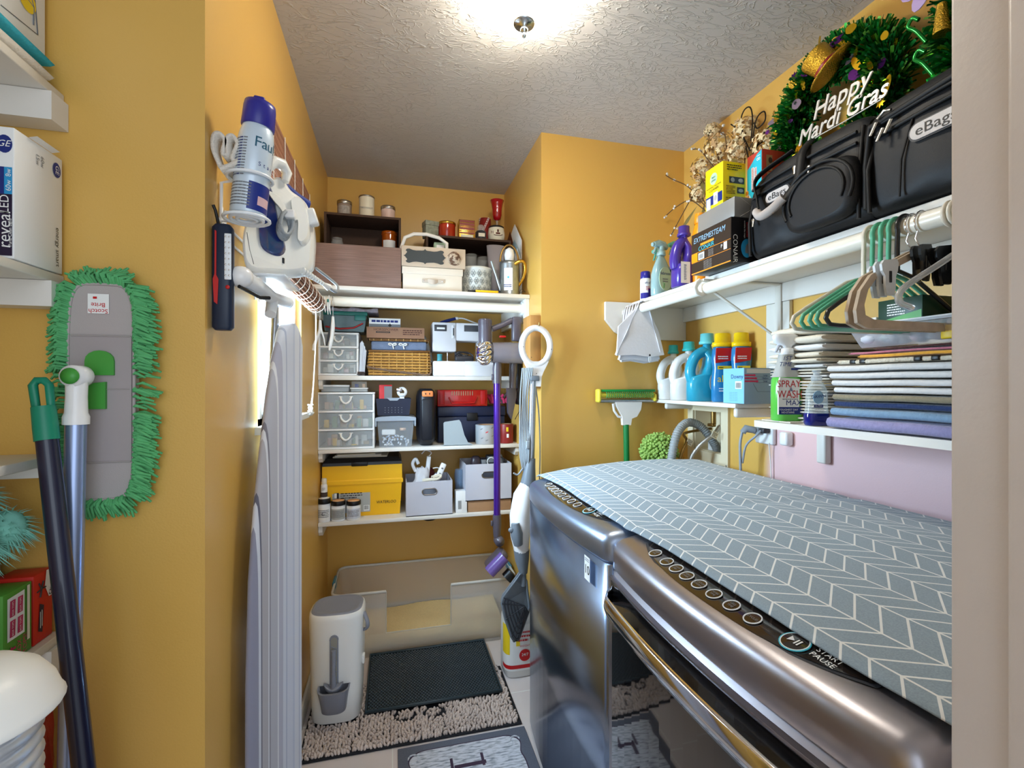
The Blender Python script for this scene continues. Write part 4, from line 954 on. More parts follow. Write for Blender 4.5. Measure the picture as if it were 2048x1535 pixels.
# navy toolbox, grey plate, red case on top
t, w_, h = put('toolbox', 'dark navy toolbox under the red case on the third shelf', 'toolbox', 876, 1010, 812, 2.595, S3)
mat('navy_dk', (22,32,60), .4); g = G('navy_dk'); g.rbox(-w_/2, w_/2, .002, .215, 0, h*.72, .006); g.obj('body', t); g = G('navy_dk'); g.rbox(-w_/2-.003, w_/2+.003, -.002, .218, h*.725, h, .006); g.obj('lid', t); g = G('black'); g.rbox(-.03,.03,-.006,.0,h*.6,h*.82,.003); g.obj('latch', t); g=G('print_grey'); g.text('STANLEY', .0, (0,0,0)) if False else None
zt_ = S3+h+.001
t, w_, h = put('organizer_case', 'translucent red organizer case with row of slots on the navy toolbox', 'case', 875, 975, 779, 2.60, zt_)
mat('red_clear', (206,30,24), .2, alpha=.8, coat=.4); g = G('red_clear'); g.rbox(-w_/2, w_/2, 0, .16, 0, h, .004); g.obj('body', t)
g = G('red'); g.tube([(-w_*.28,-.002,h*.55),(-w_*.22,-.012,h*.2),(w_*.22,-.012,h*.2),(w_*.28,-.002,h*.55)], .005, 8); g.obj('handle', t)
g = G('red'); g.rbox(-w_*.46,-w_*.36,-.005,.0,h*.1,h*.95,.002); g.obj('latch', t); g = G('red'); g.rbox(w_*.36,w_*.46,-.005,.0,h*.1,h*.95,.002); g.obj('latch', t)
g = G('tan'); 
for i in range(10): g.rbox(-w_*.22+i*w_*.045, -w_*.22+i*w_*.045+.0045, -.002, .0, h*.66, h*.92, .0005)
g.obj('comb', t)
t, w_, h = put('plastic_plate', 'grey translucent plate leaning against the navy toolbox', 'plate', 887, 945, 839, 2.468, S3)
mat('pale_grey_pl', (164,174,178), .35); g = G('pale_grey_pl'); g.prism([(-w_*.5+.002,0),(-w_*.5,h*.88),(-w_*.46,h*.93),(w_*.04,h),(w_*.10,h*.9),(w_*.22,h*.4),(w_*.34,h*.12),(w_*.5,h*.03),(w_*.5,0)], 0, .004, 'xz'); g.rbox(-w_*.5+.002, w_*.48, .0, .026, 0, .004, .001); g.obj('panel', t)
# tapes
def tape(label, u1, u2, vt, Y, m, m2, core='cardboard'):
    t, w_, h = put('tape_roll', label, 'tape roll', u1, u2, vt, Y, S3); r = w_/2; t.location.y += r
    g = G(m); g.lathe([(r*.72,0),(r*.98,0),(r,.002),(r,h-.002),(r*.98,h),(r*.72,h)], 32, cap=(False,False)); g.obj('tape', t)
    g = G(core); g.lathe([(r*.72,h),(r*.70,h),(r*.70,0),(r*.72,0)], 32, cap=(False,False)); g.obj('core', t)
    return t, r, h
t, r, h = tape('clear packing tape roll printed with slanted blocks on the third shelf', 955, 1000, 850, 2.468, 'frost', None)
g = G('print_grey')
for i, (a, z) in enumerate(((-125,.3),(-100,.62),(-100,.2),(-70,.42),(-50,.75),(-72,.85),(-128,.78))):
    g.M = Matrix.Rotation(math.radians(a+90), 4, 'Z'); g.add([(-.007,-r*1.01,h*z-.003),(.006,-r*1.01,h*z+.002),(.008,-r*1.01,h*z+.008),(-.005,-r*1.01,h*z+.003)], [(0,1,2,3)], 'print_red' if i % 3 == 1 else 'print_grey')
g.M = Matrix.Identity(4); g.obj('print', t)
t, r, h = tape('red duct tape roll with yellow print at the right of the third shelf', 1001, 1030, 848, 2.49, 'dk_red', None)
g = G('label_yellow'); g.rbox(-.008,.004,-r*1.03,-r*.95,h*.62,h*.85,.001); g.rbox(-.006,.006,-r*1.03,-r*.95,h*.3,h*.5,.001,m='print_white'); g.obj('print', t)
# gloves bundle
mat('pink_knit', (190,48,92), .8, vary=.5, vscale=50); t = thing('garden_gloves', 'bundle of pink and black patterned gloves on the navy toolbox', 'gloves', (P(1000,800,Y=2.63).x, 2.63, zt_)); rnd = random.Random(11)
for k in range(2):
    g = G('pink_knit')
    for i in range(11):
        p = Vector((rnd.uniform(-.05,.05), rnd.uniform(0,.05), .014)); g.tube(spline([p, p+Vector((rnd.uniform(-.02,.02), 0, .02)), p+Vector((rnd.uniform(-.03,.03), 0, rnd.uniform(.03,.06)))], 3), rnd.uniform(.007,.011), 7, rnd.choice(['pink_knit','pink_knit','black','brown_dark']))
    g.obj('glove', t)
# ---- lowest shelf
t, w_, h = put('toolbox', 'yellow toolbox with black lid on the lowest shelf', 'toolbox', 642, 806, 916, 2.535, S4)
hy = h*.62; D = .26; mat('tool_yellow', (250,190,10), .4)
g = G('tool_yellow'); g.rings([[(sx_*a, b_, z) for sx_, b_ in ((-1,i_),(1,i_),(1,D-i_),(-1,D-i_))] for z, a, i_ in ((0, w_*.46, .010), (hy*.9, w_*.485, .003), (hy*.9, w_*.5, -.002), (hy*1.0, w_*.5, -.002), (hy*1.03, w_*.488, .002), (hy*1.42, w_*.488, .002))], None, False); g.obj('body', t)
g = G('black'); g.rings([[(sx_*a, b_, z) for sx_, b_ in ((-1,i_),(1,i_),(1,D-i_),(-1,D-i_))] for z, a, i_ in ((hy*1.42, w_*.489, .001), (hy*1.5, w_*.48, .004), (h, w_*.45, .02))], None, False); g.rbox(-w_*.14, w_*.06, -.004, .006, hy*1.40, hy*1.52, .003); g.obj('lid', t)
g = G('print_grey'); mat('label_grey', (176,178,174), .5); g.M = Matrix.Rotation(-.02, 4, 'X'); y_ = .0055
g.quad(-w_*.37, w_*.09, hy*.12, hy*.72, y_-.003, 'label_grey'); g.quad(-w_*.35,-w_*.29,hy*.52,hy*.68,y_-.0034,'print_black'); g.quad(-w_*.345,-w_*.315,hy*.53,hy*.67,y_-.0038,'print_white'); g.lines(-w_*.27,w_*.0,hy*.5,hy*.68,3,y_-.0034,'print_black'); g.barcode(.0+w_*.01, w_*.08, hy*.15, hy*.3, y_-.0034); g.obj('label', t)
g = G('print_black'); g.M = Matrix.Rotation(-.02, 4, 'X'); g.text('WATERLOO', .021, (w_*.29, .0025, hy*.36), 'print_black', sx=.85, shear=.15); g.obj('lettering', t)
zt_ = S4+h+.001
t = thing('magazine_stack', 'thin pile of magazines lying on the yellow toolbox lid', 'magazines', (P(722,905,Y=2.56).x, 2.57, zt_)); 
for k in range(3): g = G('cream' if k != 1 else 'paper'); g.M = Matrix.Rotation(.06*(k-1), 4, 'Z'); g.rbox(-.14+.012*k, .13-.03*k, 0, .19, .0005+k*.006, k*.006+.006, .001); g.obj('magazine', t)
def paint_jar(label, u1, u2, vt, Y, lid, words, col):
    t, w_, h = put('paint_jar', label, 'paint jar', u1, u2, vt, Y, S4, group='paint jars on the lowest shelf'); r = w_/2; t.location.y += r
    g = G('plastic_white'); g.lathe([(r*.93,0),(r*.97,.003),(r*.97,h*.72),(r*.85,h*.78)], 26); g.obj('jar', t)
    g = G('black'); g.lathe([(r*.98,h*.78),(r,h*.79),(r,h*.97),(r*.95,h)], 26); g.lathe([(r*.85,h*.99),(r*.84,h*1.005),(.001,h*1.005)], 26, m=lid, cap=(False,False)); g.obj('lid', t)
    g = G(col); v = []
    for i in range(15): a = math.radians(-160+140*i/14); v += [(r*.985*math.cos(a), r*.985*math.sin(a), h*.10), (r*.985*math.cos(a), r*.985*math.sin(a), h*.62)]
    g.add(v, [(2*i, 2*i+2, 2*i+3, 2*i+1) for i in range(14)], col, True)
    for q in range(4): g.M = Matrix.Rotation(math.radians(-36+q*24), 4, 'Z'); g.lines(-.009,.009,h*.2,h*.55,5,-r*1.0,'print_grey', seed=q)
    g.M = Matrix.Identity(4)
    if words: g.text(words, h*.22, (.0, -r*1.02, h*.38), 'print_black', shear=.3)
    g.obj('label', t); return t, w_, h
Yj = 2.4615
t1, w1, h1 = paint_jar('white paint jar at the left end with a small bottle on its lid', 633, 660, 998, Yj, 'paper', 'C', 'print_white')
t2, w2, h2 = paint_jar('grey labelled paint jar in the middle of the three', 660, 690, 1003, Yj, 'peach', None, 'label_grey')
paint_jar('paint jar with blue and grey label, nearest the toolbox lettering', 691, 721, 1003, Yj, 'peach', None, 'bag_white')
t = thing('paint_bottle', 'small paint bottle with dark label standing on the left paint jar', 'paint bottle', tuple(t1.location+Vector((0,0,h1+.001)))); r = .0155; h = P(645,957,Y=2.475).z-t.location.z
g = G('plastic_white'); g.lathe([(r,0),(r,h*.62),(r*.8,h*.70),(r*.6,h*.72)], 20); g.obj('body', t); g = G('cream'); g.lathe([(r*.8,h*.72),(r*.8,h*.96),(r*.7,h)], 20); g.obj('cap', t); g = G('brown_dark'); g.lathe([(r*1.02,h*.06),(r*1.02,h*.30)], 20, cap=(False,False)); g.lines(-r*.5,r*.5,h*.40,h*.55,3,-r*1.03,'print_grey'); g.obj('label', t)
# grey fabric bins
mat('bin_fabric', (196,196,206), .8, bump=(600,.15)); mat('grommet', (150,146,142), .3, metal=1)
def stadium(w_, h, cx, cz, n=10):
    r = h/2; o = []
    for i in range(n+1): a = -PI/2+PI*i/n; o.append((cx+w_/2-r+r*math.cos(a), cz+r*math.sin(a)))
    L_ = w_/2-r
    for i in range(1, 6): o.append((cx+L_-2*L_*i/6, cz+r))
    for i in range(n+1): a = PI/2+PI*i/n; o.append((cx-w_/2+r+r*math.cos(a), cz+r*math.sin(a)))
    for i in range(1, 6): o.append((cx-L_+2*L_*i/6, cz-r))
    return o
def fabric_bin(label, u1, u2, vt, Y, z0, D):
    t, w_, h = put('fabric_bin', label, 'bin', u1, u2, vt, Y, z0)
    g = G('bin_fabric'); e = .005; zc = h*.70; hw_, hh = .035, .0135
    hole = stadium(hw_*2, hh*2, 0, zc)   # front panel with an oval hole
    N = len(hole); out = []
    for x, z in hole:
        a = math.atan2((z-zc)/(h*.5), x/(w_/2)); c_, s_ = math.cos(a), math.sin(a)
        k = min(((w_/2)/abs(c_*w_/2)) if abs(c_) > 1e-6 else 9e9, ((h-zc if s_ > 0 else zc)/abs(s_*h*.5)) if abs(s_) > 1e-6 else 9e9)
        out.append((c_*w_/2*k, zc+s_*h*.5*k))
    for cxx, czz in ((-w_/2,0),(w_/2,0),(-w_/2,h),(w_/2,h)):
        k_ = min(range(N), key=lambda i: (out[i][0]-cxx)**2+(out[i][1]-czz)**2); out[k_] = (cxx, czz)
    for y in (0, e):
        v = [(x, y, z) for x, z in hole]+[(x, y, z) for x, z in out]
        g.add(v, [(i, (i+1) % N, (i+1) % N+N, i+N) for i in range(N)])
    g.add([(-w_/2,0,0),(w_/2,0,0),(w_/2,0,.02*h),(-w_/2,0,.02*h)], [(0,1,2,3)])
    g.box(-w_/2, -w_/2+e, e, D, 0, h); g.box(w_/2-e, w_/2, e, D, 0, h); g.box(-w_/2+e, w_/2-e, D-e, D, 0, h); g.box(-w_/2+e, w_/2-e, e, D-e, 0, e)
    g.box(-w_/2,-w_/2+.0005,0,e,0,h); g.box(w_/2-.0005,w_/2,0,e,0,h); g.obj('shell', t)
    g = G('grommet'); g.tube([(x, -.001, z) for x, z in stadium(hw_*2+.004, hh*2+.004, 0, zc)], .0032, 7, closed=True); g.obj('grommet', t)
    return t, w_, h
tb, w_, h = fabric_bin('pale grey fabric bin with oval metal grommet, cables spilling out', 812, 905, 962, 2.466, S4, .24)
zt_ = S4+h; xb = tb.location.x; wb = w_
mat('plastic_bag', (226,228,234), .3, alpha=.85); g = G('plastic_bag'); rnd = random.Random(21)
# crumpled bag, cables and white bars standing in the bin
v = []; nn_, mm_ = 26, 9
for j in range(mm_):
    q = j/(mm_-1); R_ = .045*(1-.35*q)
    for i in range(nn_):
        a = 2*PI*i/nn_; k = 1+.35*noise.noise((math.cos(a)*1.6, math.sin(a)*1.6, q*3+2)); v.append((R_*k*math.cos(a), .6*R_*k*math.sin(a), .10*q+.012*noise.noise((i*.6, q*4, 7))))
g.add(v, [(j*nn_+i, j*nn_+(i+1) % nn_, (j+1)*nn_+(i+1) % nn_, (j+1)*nn_+i) for j in range(mm_-1) for i in range(nn_)], None, True)
g.tube(spline([(-.03,0,.08),(-.045,0,.12),(-.03,.0,.145),(-.015,.0,.12)]), .009, 7)
single(g, 'plastic_bag', 'crumpled white plastic bag in the front left of the cable bin', 'plastic bag', (xb-.038, 2.520, zt_-.035))
t = thing('power_strip', 'white slanted power strip sticking out of the cable bin', 'power strip', (xb+.028, 2.505, zt_-.03), rot=(0, .42, 0)); g = G('plastic_white'); g.rbox(-.014,.014,-.012,.012,0,.125,.005); g.obj('body', t); g = G('print_grey')
for i in range(3): g.rbox(-.005,.005,-.0135,-.011,.035+i*.03,.043+i*.03,.001)
g.obj('socket', t)
for dx, rot_, L_, lab in ((-.003,.75,.07,'short white charger block lying across the cable bin'), (-.012,.1,.15,'upright white charging plug at the back of the cable bin')):
    t = thing('charger', lab, 'charger', (xb+dx, 2.53+abs(dx), zt_-.03), rot=(0, rot_, 0)); g = G('plastic_white'); g.rbox(-.011,.011,-.010,.010,0,L_,.004); g.obj('body', t); g = G('plastic_white'); g.tube(spline([(0,0,L_),(.01,0,L_+.02),(-.02,0,L_+.03),(-.04,0,L_+.01)], 4), .0028, 6); g.obj('cord', t)
g = G('cream')
for k in range(3): g.tube(spline([(-.035,-.0,.012+.004*k),(.0,-.004,.016+.004*k),(.04,-.005,.018+.003*k),(.062,-.0,.030+.002*k),(.052,.004,.034+.004*k),(.01,.0,.026+.004*k)], 6), .0036, 7)
g.tube([(.012+.006*math.cos(a), -.004, .022+.012*math.sin(a)) for a in [i*.7 for i in range(9)]], .0012, 5, 'black')
single(g, 'cable_bundle', 'cream coiled cable bundle tied at the bin rim', 'cable', (xb-.0, 2.484, zt_-.012))
mat('red_brown', (96,36,28), .8, vary=.5, vscale=60); g = G('red_brown'); g.ell((0,0,.04), .04, .03, .045, n=14, k=9); single(g, 'pine_bunch', 'dark reddish brown bundle at the back of the cable bin', 'bundle', (xb+.0, 2.60, zt_-.03))
# between the bins
t, w_, h = put('barcode_box', 'small white box with a barcode between the two fabric bins', 'box', 912, 934, 982, 2.47, S4); g = G('print_white'); g.rbox(-w_/2, w_/2, 0, .06, 0, h, .001); g.barcode(-w_*.35, w_*.05, h*.08, h*.62, -.0008); g.obj('carton', t)
g = G('clear'); rnd = random.Random(9); mat('bluish_clear', (120,150,180), .15, alpha=.45); g = G('bluish_clear'); v = []
for j in range(10):
    for i in range(12): a = 2*PI*i/12; q = j/9; R_ = .018+.008*q; k = 1+.3*noise.noise((i*.9, j*.5, 3)); v.append((R_*k*math.cos(a), .035+.9*R_*k*math.sin(a), .21*q))
g.add(v, [(j*12+i, j*12+(i+1) % 12, (j+1)*12+(i+1) % 12, (j+1)*12+i) for j in range(9) for i in range(12)], None, True)
single(g, 'plastic_bag', 'tall clear bluish plastic bag squeezed between the fabric bins', 'plastic bag', (P(921,1000,Y=2.55).x, 2.545, S4+.002))
t, w_, h = put('cardboard_box', 'plain cardboard box under the right fabric bin', 'box', 936, 1022, 999, 2.475, S4); g = G('cardboard'); g.rbox(-w_/2, w_/2, 0, .22, 0, h, .002); g.obj('carton', t); g = G('tan'); g.quad(-w_/2+.001,w_/2-.001,h*.86,h*.88,-.0005,'kraft_print'); g.obj('flap', t)
zk = S4+h+.0015
tb, w_, h = fabric_bin('pale grey fabric bin holding dark gear, on the cardboard box', 931, 1023, 927, 2.468, zk, .23)
mat('gear', (52,42,50), .35, vary=.3, vscale=30); xq = tb.location.x
for i, (dx, dy, dz, a, b_, c_, lab, m_) in enumerate(((-.058,.05,-.02,.030,.028,.05,'dark rounded camera gear at the left of the right bin','gear'), (-.018,.045,-.02,.018,.022,.045,'small black box upright in the right bin','case_black'), (.022,.05,-.02,.024,.022,.055,'clear and black gadget in the middle of the right bin','case_black'), (.066,.055,-.02,.028,.025,.055,'grey coiled strap at the right of the right bin','print_grey'))):
    g = G(m_)
    if i in (0, 3): g.rings([[(x, y, z) for x, y, _ in ring(0, a*q, b_*q, 2.6, 18)] for z, q in ((0,.6),(c_*.3,.95),(c_*1.1,1),(c_*1.6,.85),(c_*1.8,.5))])
    else: g.rbox(-a, a, -b_, b_, 0, c_*1.7, .006); g.rbox(-a*.7, a*.7, -b_-.002, -b_+.001, c_*1.0, c_*1.6, .002, m='print_grey')
    if i in (2, 3): g.tube([(a*.9*math.cos(q), -b_-.003, c_*1.1+a*.9*math.sin(q)) for q in [k*.5 for k in range(13)]], .003, 6, 'print_white' if i == 2 else 'dark_grey')
    o = single(g, 'gadget', lab, 'gadget', (xq+dx, 2.468+dy+.02, zk+h-.055))
g = G('black'); g.M = Matrix.Translation((0,0,0)); g.rings([[(x, y*.6, z) for x, y, _ in ring(0, .036*q, .03*q, 2, 20)] for z, q in ((0,1),(-.006,.95),(-.012,.6))]); single(g, 'under_shelf_hook', 'black oval hook under the lowest back shelf', 'puck', (P(859,1043,Y=2.50).x, 2.49, S4-.0195))  # black hook under the shelf, built as a plain oval puck; gives no light
# ------------------------------------------------------------ cordless vacuum hung on the side wall of the recess
mat('vac_grey', (84,78,88), .35, coat=.3); mat('vac_purple', (74,32,150), .25, metal=.5, coat=.4); mat('vac_clear', (150,146,156), .15, alpha=.65, coat=.5); mat('vac_purple_clear', (120,96,170), .2, alpha=.85)
R0 = Vector((P(993, 760, Y=2.33).x, 2.33, P(993, 760, Y=2.33).z))
t = thing('cordless_vacuum', 'cordless stick vacuum with purple wand hung before the back shelves', 'vacuum cleaner', tuple(R0))
def q(u, v, Y=2.33): return P(u, v, Y=Y)-R0
g = G('vac_grey'); a = q(970, 640); b_ = q(970, 690); g.cyl(b_, a, .033, .034, 24); g.cyl(a+Vector((0,0,-.002)), a+Vector((0,0,.006)), .031, .029, 24)
for i in range(24): an = 2*PI*i/24; g.box(a.x+.0335*math.cos(an)-.001, a.x+.0335*math.cos(an)+.001, .0335*math.sin(an)-.001, .0335*math.sin(an)+.001, a.z-.03, a.z+.001)
g.obj('motor', t)
c = q(970, 704); g = G('chrome')
for i in range(12):
    an = 2*PI*i/12; g.tube(spline([(c.x+.040, .020*math.cos(an), c.z+.020*math.sin(an)), (c.x+.012, .050*math.cos(an), c.z+.050*math.sin(an)), (c.x-.014, .052*math.cos(an+.25), c.z+.052*math.sin(an+.25)), (c.x-.034, .034*math.cos(an+.4), c.z+.034*math.sin(an+.4))], 4), [.010]*4+[.0125]*5+[.010]*4, 8)
g.obj('cyclone', t)
g = G('vac_purple'); g.cyl((c.x-.036, 0, c.z), (c.x-.008, 0, c.z), .026, .032, 20); g.obj('filter_end', t)
e = q(1042, 702); g = G('vac_clear'); g.cyl((c.x+.034, 0, c.z), (e.x, 0, c.z), .052, .055, 32); g.obj('dust_bin', t)
g = G('vac_grey'); g.cyl((e.x, 0, c.z), (e.x+.010, 0, c.z), .056, .054, 32); g.obj('bin_lid', t)
g = G('vac_grey'); g.tube([q(984,657), q(1003,650), q(1024,640)], [.015,.014,.016], 12); p = q(1033, 652); g.rbox(p.x-.024, p.x+.022, -.022, .022, q(1033,682).z, q(1033,633).z, .008); g.obj('handle', t)
g = G('red'); p = q(1005, 672); g.rbox(p.x-.016, p.x+.016, -.010, .010, p.z-.006, p.z+.004, .002); g.obj('trigger', t)
g = G('vac_grey'); g.tube([q(995,712), q(994,738), q(994,766)], [.018,.024,.0225], 16); p = q(984, 752); g.rbox(p.x-.004, p.x+.006, -.012, .004, p.z-.018, p.z+.012, .003); g.obj('wand_collar', t)
g = G('vac_purple'); g.cyl(q(994,766), q(994,1030), .0175, n=20); g.obj('wand', t)
g = G('vac_grey'); g.tube([q(994,1028), q(994,1046), q(994,1072)], [.021,.023,.018], 16); p = q(983,1044); g.rbox(p.x-.004, p.x+.006, -.010, .006, p.z-.016, p.z+.010, .003)
g.M = Matrix.Translation(q(998,1080)) @ Matrix.Rotation(PI/2, 4, 'X'); g.lathe([(.001,-.03),(.022,-.03),(.025,-.02),(.025,.02),(.001,.03)], 20); g.M = Matrix.Identity(4); g.obj('wand_joint', t)
g = G('vac_grey'); g.M = Matrix.Translation(q(992,1116)) @ Matrix.Rotation(-.75, 4, 'Y'); g.rbox(-.065,.060,-.055,.04,-.028,.026,.020); g.obj('floor_head', t)
g = G('vac_purple_clear'); g.M = Matrix.Translation(q(985,1114)) @ Matrix.Rotation(-.75, 4, 'Y'); g.tube([(-.055,-.05,-.02),(.05,-.05,-.02)], .031, 18); g.obj('brush_window', t)
g = G('black'); g.M = Matrix.Translation(q(1008,1142)) @ Matrix.Rotation(-.75, 4, 'Y'); g.tube([(-.01,-.05,-.01),(.03,-.05,-.01)], .030, 18); g.obj('brush_cap', t)
t = thing('vacuum_dock', 'grey plastic dock with spare nozzle on the side wall behind the vacuum', 'dock', (.6665, 2.44, 1.40))
g = G('dark_grey'); g.rbox(-.022,-.0005,-.03,.03,-.16,.16,.006); g.obj('bracket', t)
def q2(u, v): return P(u, v, Y=2.38)-Vector((.6665, 2.44, 1.40))
g = G('vac_grey'); g.tube([q2(1027,722), q2(1026,742), q2(1025,760), q2(1025,775)], [.021,.021,.018,.017], 14); g.prism([tuple((q2(u,v).x, q2(u,v).z)) for u, v in ((1017,775),(1034,775),(1036,790),(1026,838),(1019,826))], -.036, -.006, 'xz'); g.obj('crevice_nozzle', t)
g = G('black'); g.tube(spline([q2(1036,745), q2(1041,765), q2(1033,790), q2(1040,815), q2(1030,838)]), .0018, 5); g.obj('charger_cord', t)
# wood block with hook at the corner
mat('pine', (186,134,70), .6, vary=.25, vscale=14, stretch=(3, 3, .6))
t = thing('hook_block', 'bare wood block with brass hook on the corner, steam mop hanging from it', 'hook', (.6665, 2.082, 1.33))
g = G('pine'); g.rbox(-.052, 0, 0, .12, 0, .337, .002); g.obj('block', t)
g = G('bronze_lid'); p = P(1074,652,Y=2.07)-Vector((.6665,2.082,1.33)); g.tube(spline([(p.x-.006,.0,p.z+.004),(p.x-.006,-.02,p.z+.006),(p.x-.006,-.058,p.z-.004),(p.x-.006,-.066,p.z+.012)]), .003, 8); g.obj('hook', t)
# steam mop
mat('mop_white', (236,234,232), .28, coat=.3); mat('mop_grey', (112,120,128), .35); mat('mop_silver', (178,182,188), .25, metal=.8)
Rm = P(1072, 780, Y=2.03)
t = thing('steam_mop', 'white and grey steam mop hanging by its ring handle at the corner', 'steam mop', tuple(Rm))
def qm(u, v, Y=2.03): return P(u, v, Y=Y)-Rm
def ov(n, cu, cv, ru, rv, sq=0): return [(qm(cu+ru*math.cos(2*PI*i/n)*(1+.0*i), cv-rv*math.sin(2*PI*i/n))) for i in range(n)]
g = G('mop_white'); g.tube(ov(40, 1072, 692, 28, 37), .0145, 12, closed=True)
pl = [(1048,722),(1096,722),(1086,742),(1082,752),(1080,772),(1064,772),(1062,754),(1058,742)]
g.prism([(qm(u,v).x, qm(u,v).z) for u, v in pl], -.012, .012, 'xz'); g.obj('handle', t)
g = G('mop_grey'); g.tube([p+Vector((0,.0145,0)) for p in ov(40, 1072, 692, 31, 40)], .006, 6, closed=True); g.obj('handle_trim', t)
g = G('black')
for u, v in ((1045,693),(1101,698),(1061,711+3),(1083,716),(1071,746)): p = qm(u,v); g.ell((p.x, -.0145, p.z), .002, .002, .002, n=8, k=4)
g.obj('screw', t)
g = G('mop_grey'); p0 = qm(1064,752); g.rbox(p0.x-.012, p0.x+.030, -.02, .02, p0.z-.02, p0.z+.004, .004); g.obj('upper_clamp', t)
g = G('mop_silver'); g.tube([qm(1066,760), qm(1062,925)], .0155, 14); g.obj('pole', t)
g = G('mop_grey'); g.tube([qm(1062,915), qm(1060,930), qm(1057,960), qm(1052,985)], [.020,.024,.033,.036], 16); g.obj('neck', t)
g = G('mop_white'); g.tube([qm(1054,965), qm(1047,990), qm(1041,1030), qm(1040,1070), qm(1043,1100)], [.030,.050,.054,.048,.036], 20, flat=.9); g.obj('body', t)
g = G('mop_grey'); g.tube([qm(1026,1040)+Vector((0,-.04,0)), qm(1028,1060)+Vector((0,-.045,0)), qm(1032,1082)+Vector((0,-.04,0))], [.018,.028,.020], 14); p = qm(1018,1052); g.ell((p.x, -.05, p.z), .016, .010, .012); g.obj('steam_button', t)
g = G('mop_white'); g.tube(spline([qm(1062,985)+Vector((0,-.035,0)), qm(1072,1020)+Vector((0,-.04,0)), qm(1072,1060)+Vector((0,-.04,0)), qm(1060,1095)+Vector((0,-.03,0))]), .009, 8); g.obj('grip_rib', t)
g = G('mop_grey'); g.tube([qm(1043,1098), qm(1044,1118), qm(1047,1145)], [.036,.032,.018], 16); g.obj('lower_cone', t)
g = G('mop_grey'); g.tube([qm(1047,1140), qm(1047,1170)], .013, 12); g.obj('joint', t)
hd = [(1044,1140),(1030,1160),(1006,1192),(1003,1204),(1010,1235),(1022,1270),(1028,1280),(1036,1278),(1056,1222),(1058,1210),(1054,1180),(1052,1160)]
g = G('mop_grey'); pts = [(qm(u,v).x, qm(u,v).z) for u, v in hd]; N = len(pts)
g.add([(x, -.018+.03*(i/N), z) for i, (x, z) in enumerate(pts)], [tuple(range(N))]); g.prism(pts, .010, .022, 'xz')
g.tube([(x, -.005, z) for x, z in pts], .006, 6, closed=True)
c0 = qm(1048,1208)
for k in range(5):
    s_ = .35+.14*k; g.tube([(c0.x+(x-c0.x)*s_, -.012, c0.z+(z-c0.z)*s_) for x, z in pts[2:9]], .0028, 5, 'dark_grey')
for k in range(2, 9): x, z = pts[k]; g.tube([(c0.x, -.013, c0.z), (x, -.011, z)], .0026, 5, 'dark_grey')
g.obj('mop_head', t)
g = G('mop_silver'); mat('cord_grey', (150,156,160), .5); g = G('cord_grey')
for k in range(7):
    du = k*3.1; ph_ = k*1.1
    g.tube(spline([qm(1045+du*.9,735)+Vector((0,-.004*k,0)), qm(1041+du+2*math.sin(ph_),790), qm(1040+du,850), qm(1040+du*.8,905)+Vector((0,-.004*k,0)), qm(1046+du*.5,940-4*(k % 3))]), .0036, 6)
g.tube(spline([qm(1072,775), qm(1078,830), qm(1080,900), qm(1079,960)]), .0032, 6); g.tube(spline([qm(1046,935), qm(1036,948), qm(1027,945)]), .004, 6)
g.obj('power_cord', t)
g = G('cord_grey'); p = qm(1052,885); g.rbox(p.x-.008, p.x+.010, -.034, -.018, p.z-.022, p.z+.012, .003); g.tube([(p.x-.003,-.026,p.z+.012),(p.x-.003,-.026,p.z+.024)], .0015, 4, 'chrome'); g.tube([(p.x+.005,-.026,p.z+.012),(p.x+.005,-.026,p.z+.024)], .0015, 4, 'chrome'); g.obj('plug', t)
# hangers with clips on the rear rod, at its left end
def q3(u, v, Y=2.30): return P(u, v, Y=Y)
for nm, lab, pts, rr in (('white_clip_hanger','white plastic folding hanger with splayed arms at the left end of the rear rod', [(640,640),(640,658),(634,676),(628,690),(627,700)], [.008,.010,.009,.011,.009]),
                         ('white_clip_hanger','white hooded clip hanger hanging in front of the small drawers', [(666,632),(666,650),(664,672),(661,688),(659,700)], [.008,.013,.013,.012,.006])):
    o = q3(pts[0][0], 601); o.y = 2.32; t = thing('folding_hanger', lab, 'hanger', tuple(o))
    g = G('plastic_white'); g.tube([q3(*p_)-o for p_ in pts], rr, 10, flat=.7)
    g.obj('arm', t)
    if pts[0][0] == 640:
        g = G('plastic_white'); g.tube([q3(*p_)-o for p_ in ((641,640),(643,660),(648,676),(650,690))], [.007,.007,.006,.004], 8, flat=.6); g.obj('arm', t)
    else:
        g = G('dark_grey'); g.tube([q3(*p_)-o+Vector((0,.014,0)) for p_ in ((664,640),(658,665),(652,690))], [.004,.006,.004], 8); g.obj('clip', t)
    top = q3(pts[0][0], pts[0][1])-o
    g = G('chrome'); g.tube([top+Vector((0,0,-.004))]+[Vector((0, .03*math.sin(a), .0+.03*math.cos(a))) for a in [-2.4+.4*i for i in range(12)]], .0016, 6); g.obj('hook', t)
t = thing('clothespin_clip', 'clear white plastic double clip with green tag on the rear rod', 'clip', tuple(q3(655,590)+Vector((0,.0,0))))
o = q3(655,590); g = G('plastic_white')
for (a, b_) in (((649,592),(651,624)), ((658,590),(656,628)), ((660,600),(661,628))): g.tube([q3(*a, Y=2.27)-o, q3((a[0]+b_[0])/2-2, (a[1]+b_[1])/2, Y=2.265)-o, q3(*b_, Y=2.27)-o], [.004,.007,.003], 8, flat=.6)
g.obj('jaw', t); g = G('teal_pl'); p = q3(656,600,Y=2.26)-o; g.rbox(p.x-.004, p.x+.004, p.y-.003, p.y, p.z-.008, p.z+.006, .001); g.obj('tag', t)
